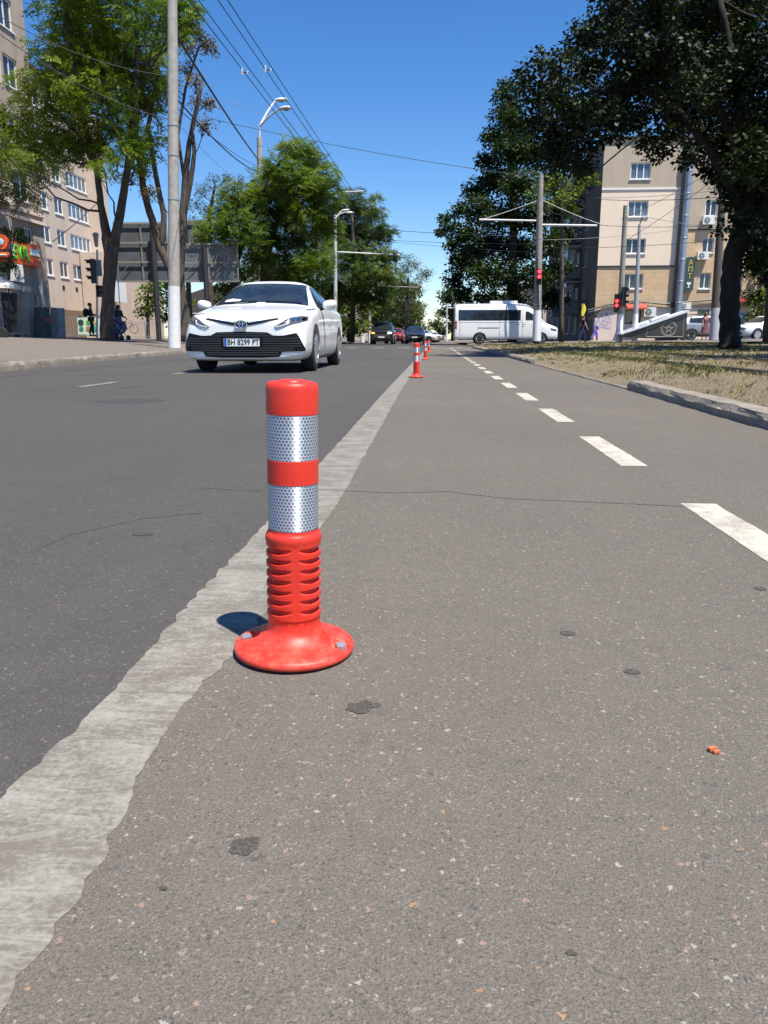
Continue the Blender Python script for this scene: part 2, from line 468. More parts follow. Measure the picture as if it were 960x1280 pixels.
# right verge with the tram tracks, kerbed
VX = [1.93, 2.05, 2.3, 2.6, 3.0, 3.3, 3.5, 4.2, 4.8, 5.0, 5.6, 6.3, 7, 8, 9, 10, 12, 14, 17, 22, 30, 60]
def zv(x, y):
    n = (math.sin(x * 3.1 + y * 1.3) + math.sin(x * 1.2 - y * 2.2) + math.sin(y * .7 + x * 5)) * .008
    lift = .05 + .045 * min(max((x - 2) / 1.2, 0), 1)
    if 7.6 < y < 15.5 and x < 2.2: lift = .012 if x < 2.0 else .035
    return zR(x) + lift + n * (0.3 if x < 2 else 1)
ys = [-6 + .35 * i for i in range(int(50.2 / .35))] + [44.1]
grid_sheet('verge', VX, ys, zv, SOIL)
kerb('kerb', [(1.82, -6), (1.82, 4.3), (1.875, 7.75)], .17, -.05, .085, -1, rough=.02)
kerb('kerb', [(1.875, 7.75), (1.88, 15.6)], .05, -.05, .014, -1, rough=.012)
kerb('kerb', [(1.88, 15.6), (1.95, 43.0), (2.4, 44.2), (5, 44.35), (60, 44.35)], .16, -.05, lambda x, y: .09 + zR(x) , -1)
for x in (3.42, 4.94, 7.9, 9.42):
    b = MB()
    for x0, x1, h in ((x - .035, x + .035, .105), (x - .06, x - .05, .085)):
        b.bx(x0, x1, -6, 44.1, zR(x) + .0, zR(x) + h + .03)
    o = tag(b.build('tram_rail', RAILM), ('tram rail in the dry grass, ' + {3.42: 'nearest the kerb', 4.94: 'second from the kerb', 7.9: 'third from the kerb', 9.42: 'farthest from the kerb'}[x]), 'rail', 'tram rails in the verge')
grid_sheet('pavement', [2.3, 5, 8, 11, 14, 18, 30, 70], [57.9, 58.3, 60, 80, 120], lambda x, y: zR(x) + (.1 if y > 58 else .0) + .02, PAVING)
grid_sheet('pavement', [10.6, 14, 18, 30, 70], [30, 36, 44.0], lambda x, y: zR(x) + .17, PAVING)
# ---- painted line between the lanes (worn)
def ragged(name, left, right, y0, y1, step, amp_fn, z, mat, seed=1):
    rnd = random.Random(seed); b = MB(); vs = []; fs = []; y = y0; n = 0
    oL = oR = 0; ph = 0
    while y < y1:
        a = amp_fn(y)
        oL = .55 * oL + (rnd.random() - .5) * a; oR = .55 * oR + (rnd.random() - .5) * a
        lx = left(y) + oL; rx = right(y) + oR
        k = 6
        for i in range(k): vs.append((lx + (rx - lx) * i / (k - 1), y, z))
        y += step(y); n += 1
    for j in range(n - 1):
        for i in range(k - 1): fs.append((j * k + i, j * k + i + 1, (j + 1) * k + i + 1, (j + 1) * k + i))
    b.add(vs, fs)
    return tag(b.build(name, mat, smooth='all', normals=False), kind='structure')
def lerp_tab(tab):
    return lambda y: float(np.interp(y, [a for a, _ in tab], [b_ for _, b_ in tab]))
LL = lerp_tab([(-1, -.50), (.5, -.475), (.72, -.468), (.9, -.452), (1.1, -.452), (1.3, -.458), (2.0, -.456), (8, -.478), (60, -.49)])
RR = lerp_tab([(-1, -.315), (.46, -.320), (.62, -.316), (.8, -.335), (.95, -.342), (1.08, -.322), (1.2, -.31), (2.3, -.288), (7, -.325), (60, -.33)])
def scallop(y): return .018 if y < 4 else .02
ragged('line_marking', lambda y: LL(y) + .005 - (.009 if y < 1.7 else .004) * abs(math.sin(y * 34 + 2 * math.sin(y * 9))) ** .6 , lambda y: RR(y) - .006 + (.011 if y < 1.5 else .004) * abs(math.sin(y * 30 + 2.5 * math.sin(y * 11))) ** .6, -1, 43.6, lambda y: .008 if y < 2.6 else (.03 if y < 12 else .4), lambda y: .003 if y < 3 else .005, .0007, PAINT_OLD, 3)
# dashed line of the right lane
def rect(name, x0, x1, y0, y1, z, mat, seed=0, amp=.004):
    return ragged(name, lambda y: x0, lambda y: x1, y0, y1, lambda y: max(.03, (y1 - y0) / 24), lambda y: amp, z, mat, seed)
yy = 1.42 - 1.64 * 3
i = 0
while yy < 42:
    cx = .79 - .0006 * yy if yy > 2 else .79 + .018 * (2.4 - yy) * .6
    rect('lane_dash', cx - .052, cx + .052, yy, yy + .93, .0012, PAINT_W, i); yy += 1.636; i += 1
for k in range(9):
    y0 = 7.77 - 2.9 * 2 + 2.9 * k
    rect('lane_dash', -3.70, -3.60, y0, y0 + .95, .004, PAINT_F, 40 + k)
for x0, x1 in ((-.1, .75), (1.0, 1.75), (-4.9, -3.6), (-3.1, -1.9), (-1.5, -.7), (-7.5, -5.6)):
    rect('stop_line', x0, x1, 38.0, 38.5, .004, PAINT_F if x0 < -.2 else PAINT_W, 60, .02)
for x0 in (-7.6, -6.2, -4.8, -3.4, -2.0, -.6, .8):
    rect('crosswalk_stripe', x0, x0 + .6, 40.6, 43.4, .004, PAINT_F, 70, .02)
# ---- cracks, joints and stains lying in the asphalt
def ribbon(name, pts, w0, z, mat, seed=0, wob=.004):
    rnd = random.Random(seed); b = MB(); Q = []
    for (x0, y0), (x1, y1) in zip(pts[:-1], pts[1:]):
        k = max(2, int(math.hypot(x1 - x0, y1 - y0) / .015)) if y0 < 6 else 12
        for i in range(k): Q.append((x0 + (x1 - x0) * i / k, y0 + (y1 - y0) * i / k))
    vs = []; o = 0
    for i, (x, y) in enumerate(Q):
        o = .8 * o + (rnd.random() - .5) * wob; w_ = w0 * (.4 + rnd.random() * .9)
        vs += [(x, y + o - w_, z), (x, y + o + w_, z)]
    b.add(vs, [(2 * i, 2 * i + 2, 2 * i + 3, 2 * i + 1) for i in range(len(Q) - 1)])
    return tag(b.build(name, mat, normals=False), kind='structure')
gp = lambda px, py: tuple(G(px, py)[:2])
ribbon('asphalt_crack', [gp(405, 612), gp(480, 616), gp(560, 615), gp(640, 624), gp(720, 627), gp(860, 633)], .0032, .0009, CRACK, 1, .006)
ribbon('asphalt_crack', [gp(250, 610), gp(310, 614), gp(336, 612)], .002, .0009, CRACK, 2)
ribbon('asphalt_crack', [gp(380, 612), gp(400, 613), gp(430, 614)], .002, .0026, CRACK, 2)
ribbon('asphalt_joint', [gp(515, 474), gp(560, 473), gp(640, 476)], .03, .0009, CRACK, 3, .02)
ribbon('asphalt_joint', [gp(790, 497), gp(960, 551)], .004, .0009, CRACK, 4, .01)
def blot(px, py, rx, ry, mat, seed, star=.25, n=28, name='stain'):
    rnd = random.Random(seed); c_ = G(px, py); ex = (G(px + rx, py) - c_).length; ey = abs(G(px, py - ry).y - c_.y)
    pts = []; rr = 1
    ph = [rnd.uniform(0, 6.28) for _ in range(5)]
    n = 48
    for i in range(n):
        rr = 1 + rnd.uniform(-.10, .10) + star * .6 * sum(math.sin((k + 2) * 2 * PI * i / n + ph[k]) / (1 + .4 * k) for k in range(5)) * .6
        pts.append((c_.x + math.cos(2 * PI * i / n) * ex * rr, c_.y + math.sin(2 * PI * i / n) * ey * rr, .0011))
    b = MB(); b.add(pts + [(c_.x, c_.y, .0013)], [(i, (i + 1) % n, n) for i in range(n)])
    tag(b.build(name, mat, normals=False), kind='structure')
blot(305, 1058, 17, 12, STAIN, 1, .35)
blot(452, 884, 19, 7, STAIN, 2, .45)
blot(790, 840, 9.5, 3.6, STAIN, 3, .08)
blot(710, 792, 9, 3.2, STAIN, 4, .08)
blot(950, 736, 7, 2.4, STAIN, 5, .1)
blot(204, 1111, 5, 3, STAIN, 7, .3); blot(714, 1192, 6, 4, STAIN, 16, .4)
blot(160, 501, 36, 3.2, STAIN_B, 8, .2)
blot(165, 484, 10, 1.4, STAIN_B, 9, .2)
blot(178, 668, 14, 2.2, STAIN_B, 10, .3)
ribbon('asphalt_crack', [gp(40, 690), gp(90, 668), gp(180, 648), gp(260, 640)], .010, .0009, STAIN_C, 6, .01)
b = MB()
for px, py in ((890, 939),):
    c_ = G(px, py); b.box(c_ + Vector((0, 0, .0035)), (.011, .005, .004), rz=.5); b.box(c_ + Vector((.003, -.006, .003)), (.008, .004, .003), rz=.2)
tag(b.build('brick_chip', M_plain('brick_chip', (.5, .14, .06), .9)), 'small orange brick chip lying on the asphalt at the right', 'debris')
# ================================================================== flexible bollards
t = NT('orange_plastic')
n = t.noise(14, 5, .6)
c = t.mix(t.rng(n, .3, .75), (0.72, 0.038, 0.019), (0.60, 0.032, 0.018))
c = t.mix(t.rng(t.noise(90, 4, .7), .58, .8, 0, .25), c, (0.8, 0.16, 0.10))
c = t.mix(t.rng(t.noise(26, 6, .75), .55, .72, 0, .45), c, (0.36, 0.05, 0.035))
mps = t.n('ShaderNodeMapping'); mps.inputs['Scale'].default_value = (9, 9, 60); t.L(t.co(), mps.inputs[0])
c = t.mix(t.rng(t.noise(1.4, 4, .7, vec=mps.outputs[0]), .64, .72, 0, .5), c, (0.30, 0.10, 0.07))
spz = t.n('ShaderNodeSeparateXYZ'); t.L(t.co(), spz.inputs[0])
dst = t.math('MULTIPLY', t.rng(spz.outputs[2], .06, .01, 0, 1), t.rng(t.noise(45, 5, .75), .42, .68, 0, .38))
c = t.mix(dst, c, (0.34, 0.22, 0.16))
t.bump(t.noise(220, 3, .6), .08, .002)
t.fin(c, t.rng(t.noise(30, 3, .6), .3, .7, .34, .5), 0, .45)
t.b.inputs['Subsurface Weight'].default_value = 0.0
ORANGE = t.m
def hex_mat():
    t = NT('reflective_honeycomb')
    uv = t.n('ShaderNodeTexCoord').outputs['UV']
    s = (1.0, 1.7320508, 1.0); h = (.5, .8660254, .5)
    p_ = t.vm('SCALE', uv, sc=1 / .0056)
    p_ = t.vm('ADD', p_, (500, 500 * 1.7320508, 0))
    a = t.vm('SUBTRACT', t.vm('MODULO', p_, s), h)
    q = t.vm('SUBTRACT', p_, h)
    b_ = t.vm('SUBTRACT', t.vm('MODULO', q, s), h)
    def flat(v): return t.vm('MULTIPLY', v, (1, 1, 0))
    a, b_ = flat(a), flat(b_)
    sel = t.math('LESS_THAN', t.vm('LENGTH', a), t.vm('LENGTH', b_))
    mx = t.n('ShaderNodeMix', data_type='VECTOR'); t.L(sel, mx.inputs[0]); t.L(b_, mx.inputs[4]); t.L(a, mx.inputs[5])
    g = t.vm('ABSOLUTE', mx.outputs[1])
    hd = t.math('MAXIMUM', t.vm('DOT_PRODUCT', g, (1, 0, 0)), t.vm('DOT_PRODUCT', g, (.5, .8660254, 0)))
    line = t.rng(hd, .33, .45)
    cellv = t.noise(160, 1, .5, vec=uv)
    c = t.mix(line, (0.36, 0.40, 0.46), (0.80, 0.81, 0.82))
    t.L(t.rng(line, 0, 1, .48, .5), t.b.inputs['Roughness'])
    t.L(c, t.b.inputs['Base Color'])
    t.L(t.rng(line, 0, 1, .9, .5), t.b.inputs['Metallic'])
    t.bump(line, .15, .0005)
    tg = t.n('ShaderNodeTangent'); tg.direction_type = 'UV_MAP'; tg.uv_map = 'UVMap'; t.L(tg.outputs[0], t.b.inputs['Tangent'])
    t.b.inputs['Anisotropic'].default_value = .92; t.b.inputs['Anisotropic Rotation'].default_value = 0.25
    return t.m
HEXM = hex_mat()
BOLT = M_plain('bolt_zinc', (.45, .44, .43), .4, .6, var=.2, scale=60)
RUST = M_plain('washer_rust', (.2, .13, .09), .7, .4, var=.4, scale=80)
SPINES = [R(-90 + 14), R(90 + 14)]
BOLTA = [R(-12), R(178)]
def angd(a, b_): return abs((a - b_ + PI) % (2 * PI) - PI)
def bollard_body(n=240):
    b = MB(); rows = []
    prof = []
    # flange: (r, z) from the rim inwards
    fl = [(.0905, .001), (.0945, .003), (.0955, .007), (.0945, .0115), (.091, .0145), (.087, .016), (.080, .0185), (.072, .0195), (.064, .0222), (.056, .0258), (.0505, .031), (.0465, .0345), (.0435, .039), (.0418, .045), (.0412, .052), (.0410, .060)]
    zs = [.060 + i * (.178 - .060) / 118 for i in range(1, 119)]
    for r_, z_ in fl: prof.append((r_, z_, 'f'))
    for z_ in zs: prof.append((0, z_, 'r'))
    for r_, z_ in [(.0425, .181), (.0432, .185), (.0434, .189), (.0428, .193), (.0405, .196), (.0392, .198), (.0388, .200), (.0388, .2025)]: prof.append((r_, z_, 'c'))
    vs = []; fs = []
    fin_ = [(i, fl[i][0], fl[i][1]) for i in range(len(fl))]
    frs = [p_[0] for p_ in fl][::-1]; fzs = [p_[1] for p_ in fl][::-1]
    rpf = .0163   # ridge pitch
    for r_, z_, k in prof:
        for j in range(n):
            q = 2 * PI * j / n
            rr, zz = r_, z_
            if k == 'f' and z_ > .012 and r_ > .05:
                for ba in BOLTA:
                    # elongated pocket running from the bolt towards the body
                    lx = r_ * math.cos(q - ba); ly = r_ * math.sin(q - ba)
                    if lx > 0:
                        hw = .0160 if lx > .066 else .0160 * max(.25, 1 - (.066 - lx) / .03)
                        e_ = abs(ly) / hw
                        if lx > .085: e_ = max(e_, math.hypot(ly, lx - .078) / .0150)
                        if e_ < 1.0:
                            f_ = min(1, (1 - e_) * 5)
                            zz = zz * (1 - f_) + min(zz, .0075) * f_
            if k == 'r':
                d_ = min(angd(q, s_) for s_ in SPINES)
                m_ = min(max((d_ - .13) / .55, 0), 1); m_ = m_ ** .75
                sp = 1 - min(max((d_ - .05) / .12, 0), 1)
                u = ((z_ - .062) / rpf) % 1.0
                g_ = 0
                # asymmetrical groove: steep roof, sloping floor
                wgr = .24 + .36 * m_
                v_ = (u - (1 - wgr)) / wgr
                if v_ > 0: g_ = math.sin(PI * min(1, v_) ** .8) ** .8
                rr = .0424 - .0078 * g_ * m_ * min(1, (z_ - .060) / .006) - .0006 * sp
                top = min(1, max(0, (z_ - .170) / .008)); rr = rr
            vs.append((rr * math.cos(q), rr * math.sin(q), zz))
    m = len(prof)
    for i in range(m - 1):
        for j in range(n):
            j2 = (j + 1) % n
            fs.append((i * n + j, i * n + j2, (i + 1) * n + j2, (i + 1) * n + j))
    fs.append(tuple(reversed(range(n))))
    b.add(vs, fs)
    return b
def tube_part(prof, n=96):
    b = MB(); b.lathe((0, 0, 0), prof, n); return b
def band(z0, z1, r=.0384, n=96):
    me = bpy.data.meshes.new('reflective_band')
    vs = []; fs = []; uvs = []
    for j in range(n + 1):
        q = 2 * PI * j / n
        for z_ in (z0, z1): vs.append((r * math.cos(q), r * math.sin(q), z_)); uvs.append((r * q, z_))
    for j in range(n): fs.append((2 * j, 2 * j + 2, 2 * j + 3, 2 * j + 1))
    me.from_pydata(vs, [], fs); uvl = me.uv_layers.new(name='UVMap')
    for l in me.loops: uvl.data[l.index].uv = uvs[l.vertex_index]
    me.polygons.foreach_set('use_smooth', [True] * len(fs)); me.materials.append(HEXM); me.update()
    o = bpy.data.objects.new('reflective_band', me); C.objects.link(o); return o
BG = 'orange flexible posts along the worn line'
def make_bollard(loc, label, rz=0):
    root = empty('bollard', loc, label, 'bollard', BG, rz)
    bollard_body().build('base', ORANGE, root, smooth=50, local=True)
    for z0, z1 in ((.2025, .273), (.310, .377)):
        b = MB(); b.lathe((0, 0, 0), [(.0376, z0 - .003), (.0380, z0), (.0380, z1), (.0376, z1 + .003)], 96)
        b.build('sleeve', M_plain('band_backing', (.4, .42, .45), .5), root, smooth=True, local=True)
        o = band(z0 + .0005, z1 - .0005); o.parent = root
    b = MB(); b.lathe((0, 0, 0), [(.0378, .2731), (.0388, .2738), (.0388, .3092), (.0378, .31)], 96)
    b.build('middle_ring', ORANGE, root, smooth=40, local=True)
    b = MB()
    b.lathe((0, 0, 0), [(.0378, .3771), (.0390, .378), (.0392, .414), (.0388, .4185), (.0374, .4222), (.0345, .4245), (.0300, .4255), (.0262, .4257), (.0250, .4250), (.0205, .4250), (.0195, .4262), (.0188, .4274), (.0170, .4281), (.006, .4283)], 96)
    b.build('cap', ORANGE, root, smooth=40, local=True)
    for a in BOLTA:
        x, y = .0785 * math.cos(a), .0785 * math.sin(a)
        b = MB(); b.lathe((x, y, 0), [(.0112, .006), (.0118, .0082), (.0112, .0098), (.005, .0102)], 28)
        wsh = b.build('washer', RUST, root, smooth=40, local=True)
        b = MB(); b.lathe((x, y, 0), [(.0088, .0102), (.0092, .0112), (.0092, .0175), (.0080, .0197), (.003, .0203)], 6)
        b.build('bolt', BOLT, root, local=True)
    return root
b0 = make_bollard((-.2200, 1.145, 0.0025), 'large orange post with two honeycomb bands, nearest, bolted beside the worn line')
LEAN = True
for px, py, Y, lab in ((520.5, 472, 9.98, 'second orange post, small beyond the near one, alone left of the others'), (531.5, 449.5, 18.7, 'third orange post, with another just behind its right'), (536, 440, 28.8, 'farthest orange post, half hidden by the third')):
    c_ = copy_tree(b0); g_ = G(px, py); c_.location = (g_.x, g_.y, .0045); c_['label'] = lab; c_.rotation_euler.z = Y
    WLOC[c_.name] = c_.location.copy()
b0.rotation_euler = (0, R(1.0), 0)
# ================================================================== vehicles (front looks towards local -Y, origin on the ground under the nose-to-tail middle line, y = 0 at the nose)
CARW = M_plain('car_paint_white', (.80, .80, .79), .3, var=.02, spec=.5, coat=.8)
CARS = M_plain('car_paint_silver', (.33, .35, .38), .35, .5, var=.03, coat=.6)
CARB = M_plain('car_paint_black', (.018, .019, .022), .25, var=.05, coat=.8)
CARN = M_plain('car_paint_navy', (.022, .03, .055), .25, var=.05, coat=.8)
CARR = M_plain('car_paint_red', (.28, .02, .015), .3, var=.05, coat=.6)
VANW = M_plain('van_paint_white', (.74, .74, .73), .35, var=.05, scale=2, coat=.3)
t = NT('car_glass')
CGLASS = t.fin(t.mix(t.rng(t.noise(3.2, 4, .65), .42, .62), (.012, .019, .030), (.028, .038, .042)), .05, 0, .8)  # green-grey blotches painted in as reflections on the glass
TYRE = M_plain('tyre_rubber', (.018, .018, .019), .8, var=.1, scale=30)
RIM = M_plain('alloy_rim', (.5, .51, .53), .35, .8, var=.05)
TRIM = M_plain('black_trim', (.006, .006, .0065), .45, var=.05, spec=.2)
SLAT = M_plain('grille_slat', (.05, .052, .055), .35, .3, var=.05)
LAMPG = M_plain('headlamp_glass', (.10, .11, .125), .08, .3, var=.5, scale=9, spec=1)
LAMPW = M_plain('lamp_reflector', (.72, .71, .64), .2, .2, var=.05)
REDL = M_plain('tail_lamp_red', (.35, .01, .012), .2, var=.1)
CHROME = M_plain('chrome', (.7, .71, .73), .15, 1, var=.02)
BADGE = M_plain('badge_blue', (.02, .06, .22), .2, .3, var=.1)
PLATEW = M_plain('plate_white', (.75, .75, .74), .4, var=.02)
PLATEB = M_plain('plate_blue', (.03, .10, .42), .4, var=.02)
PLATEK = M_plain('plate_letter_black', (.012, .012, .012), .5, var=.02)
SEAM = M_plain('panel_gap', (.03, .03, .03), .7, var=.02)
AMBER = M_plain('indicator_amber', (.65, .2, .02), .3, var=.1)
def lit(name, c, s):
    t = NT(name); t.b.inputs['Emission Color'].default_value = col(c); t.b.inputs['Emission Strength'].default_value = s
    return t.fin(c, .3)
HLON = lit('lit_headlamp', (1, .95, .85), 2.5)
HLAM = lit('lit_indicator', (1, .35, .05), 1.5)
def loft_body(stations, arches, mat, name, parent, sub=2):
    # stations: (y, [(x,z)...9]) from nose to tail
    vs = []; fs = []
    m = len(stations[0][1]); full = 2 * m - 2
    for y, sec in stations:
        ring = [(x, z) for x, z in sec] + [(-x, z) for x, z in reversed(sec[1:-1])]
        vs += [(x, y, z) for x, z in ring]
    ns = len(stations)
    for i in range(ns - 1):
        for k in range(full):
            k2 = (k + 1) % full
            fs.append((i * full + k, i * full + k2, (i + 1) * full + k2, (i + 1) * full + k))
    def cap(i, rev):
        for k in range(m - 1):
            a, b_ = k, k + 1
            c_, d_ = (full - k - 1) % full, (full - k) % full
            q = [i * full + a, i * full + b_, i * full + c_, i * full + d_]
            u = []
            for e in q:
                if e not in u: u.append(e)
            if len(u) > 2: fs.append(tuple(reversed(u)) if rev else tuple(u))
    cap(0, True); cap(ns - 1, False)
    b = MB(); b.add(vs, fs)
    o = b.build(name, mat, None, local=True)
    sm = o.modifiers.new('s', 'SUBSURF'); sm.levels = sub; sm.render_levels = sub
    cut = []
    for y, z, r in arches:
        for s_ in (-1, 1):
            cb = MB(); cb.lathe((s_ * .95, y, z), [(r, -.30), (r, .30)], 40, 'X')
            c_ = cb.build('cutter', mat, None, local=True); cut.append(c_)
            bm_ = o.modifiers.new('b', 'BOOLEAN'); bm_.operation = 'DIFFERENCE'; bm_.object = c_; bm_.solver = 'EXACT'
    bpy.context.view_layer.update()
    me = evaluated(o)
    o.modifiers.clear()
    o.data = me
    for c_ in cut: bpy.data.objects.remove(c_)
    me.polygons.foreach_set('use_smooth', [True] * len(me.polygons))
    try: me.set_sharp_from_angle(angle=R(38))
    except Exception: pass
    o.name = name
    bvh = BVHTree.FromPolygons([v.co.copy() for v in me.vertices], [tuple(p.vertices) for p in me.polygons])
    if parent is not None: o.parent = parent
    return o, bvh
def patch(bvh, poly, axis, mat, name, parent, off=.005, res=.06, mirror=False, smooth=True):
    # outline laid onto the body; axis: front (x,z), rear (x,z), side (y,z) on +x, sideL on -x, top (x,y)
    bm = bmesh.new()
    vs = [bm.verts.new((a, b_, 0)) for a, b_ in poly]
    f = bm.faces.new(vs)
    bmesh.ops.triangulate(bm, faces=[f])
    for _ in range(6):
        es = [e for e in bm.edges if e.calc_length() > res]
        if not es: break
        bmesh.ops.subdivide_edges(bm, edges=es, cuts=1)
        bmesh.ops.triangulate(bm, faces=[q for q in bm.faces if len(q.verts) > 3])
    for v in bm.verts:
        a, b_ = v.co.x, v.co.y
        o_, d_ = {'front': ((a, -9, b_), (0, 1, 0)), 'rear': ((a, 20, b_), (0, -1, 0)), 'side': ((9, a, b_), (-1, 0, 0)), 'sideL': ((-9, a, b_), (1, 0, 0)), 'top': ((a, b_, 9), (0, 0, -1))}[axis]
        o_, d_ = Vector(o_), Vector(d_)
        h = bvh.ray_cast(o_, d_)
        if h[0] is None:
            h = bvh.find_nearest(Vector({'front': (a, 0, b_), 'rear': (a, 5, b_), 'side': (.9, a, b_), 'sideL': (-.9, a, b_), 'top': (a, b_, 1.4)}[axis]))
        n_ = h[1] if h[1].dot(d_) < 0 else -h[1]
        v.co = h[0] + n_ * off - d_ * off * .5
    bmesh.ops.recalc_face_normals(bm, faces=bm.faces)
    # face outwards
    me = bpy.data.meshes.new(name); bm.to_mesh(me); bm.free()
    if smooth: me.polygons.foreach_set('use_smooth', [True] * len(me.polygons))
    me.materials.append(mat)
    o = bpy.data.objects.new(name, me); C.objects.link(o); o.parent = parent
    return o
def strip(pts, w_):
    # polyline -> thin polygon
    L_ = []; R_ = []
    for i, p_ in enumerate(pts):
        a = pts[max(i - 1, 0)]; c_ = pts[min(i + 1, len(pts) - 1)]
        tx, ty = c_[0] - a[0], c_[1] - a[1]; l = math.hypot(tx, ty) or 1
        nx, ny = -ty / l * w_ / 2, tx / l * w_ / 2
        L_.append((p_[0] + nx, p_[1] + ny)); R_.append((p_[0] - nx, p_[1] - ny))
    return L_ + R_[::-1]
def wheel(parent, x, y, r, wd=.215, spokes=5, rimmat=None, side=1):
    rimmat = rimmat or RIM
    b = MB(); h = wd / 2; s_ = side
    prof = [(r * .66, -h), (r * .80, -h), (r * .95, -h * .9), (r, -h * .6), (r, h * .6), (r * .95, h * .9), (r * .80, h), (r * .66, h), (r * .64, h * .8), (r * .64, -h * .8)]
    b.lathe((x, y, r), prof, 36, 'X')
    w_ = b.build('wheel', TYRE, parent, smooth=50, local=True)
    b = MB()
    b.lathe((x, y, r), [(r * .665, s_ * h * .95), (r * .665, s_ * h * 1.02), (r * .60, s_ * h * .98), (r * .60, s_ * h * .3), (r * .02, s_ * h * .25)], 36, 'X')
    for k in range(spokes):
        for dd in (-.11, .11):
            a = 2 * PI * k / spokes + dd
            a2 = 2 * PI * k / spokes + dd * 1.9
            p0 = Vector((x + s_ * h * .72, y + math.cos(a) * r * .12, r + math.sin(a) * r * .12))
            p1 = Vector((x + s_ * h * .88, y + math.cos(a2) * r * .62, r + math.sin(a2) * r * .62))
            b.tube([p0, p1], [r * .055, r * .06], 6)
    b.lathe((x, y, r), [(r * .16, s_ * h * .4), (r * .16, s_ * h * .8), (r * .1, s_ * h * .88), (r * .01, s_ * h * .9)], 20, 'X')
    b.build('rim', rimmat, w_, smooth=40, local=True)
    return w_
def mirror_part(parent, x, y, z, s_, mat, w_=.22, h=.145):
    b = MB(); vs = []; fs = []
    n = 16; rows = [(-.10, .45), (-.075, .85), (-.03, 1), (.04, 1), (.085, .9), (.10, .75)]
    for dy, k in rows:
        for j in range(n):
            q = 2 * PI * j / n
            e = .75
            cx = math.copysign(abs(math.cos(q)) ** e, math.cos(q)); cz = math.copysign(abs(math.sin(q)) ** e, math.sin(q))
            vs.append((x + s_ * (w_ / 2 + .03) + cx * w_ / 2 * k, y + dy * .8, z + cz * h / 2 * k + (.012 * cx * s_)))
    for i in range(len(rows) - 1):
        for j in range(n): fs.append((i * n + j, i * n + (j + 1) % n, (i + 1) * n + (j + 1) % n, (i + 1) * n + j))
    fs.append(tuple(range(n))); fs.append(tuple((len(rows) - 1) * n + k for k in range(n)))
    b.add(vs, fs)
    o = b.build('mirror', mat, parent, smooth=60, local=True)
    b = MB(); b.tube([(x - s_ * .05, y + .02, z - .09), (x + s_ * .06, y, z - .05)], [.03, .02], 8)
    b.build('mirror_stalk', TRIM, o, smooth=True, local=True)
    return o
def cyr_plate(parent, bvh_y, z, text, w_=.52, rear=False):
    y = bvh_y
    b = MB(); b.bx(-w_ / 2, w_ / 2, y - .008, y + .008, z - .056, z + .056)
    o = b.build('licence_plate', PLATEW, parent, local=True)
    b = MB(); b.bx(-w_ / 2 + .004, -w_ / 2 + .045, y - .0105, y - .0075, z - .05, z + .05)
    b.build('plate_band', PLATEB, o, local=True)
    b = MB()
    for x0, x1, z0, z1 in ((-w_ / 2, w_ / 2, z + .0565, z + .0605), (-w_ / 2, w_ / 2, z - .0605, z - .0565), (-w_ / 2 - .004, -w_ / 2 - .0005, z - .06, z + .06), (w_ / 2 + .0005, w_ / 2 + .004, z - .06, z + .06)):
        b.bx(x0, x1, y - .012, y + .006, z0, z1)
    b.build('plate_frame', TRIM, o, local=True)
    text_obj(text, .108, PLATEK, o, (.022, y - .0105, z - .002), (PI / 2, 0, 0), .001, 'plate_letters', sx=.86, bold=.0012)
    return o
def sec(zb, xb, s1, s2, s3, e, r1, r2, top): return [(0, zb), (xb, zb), s1, s2, s3, e, r1, r2, (0, top)]
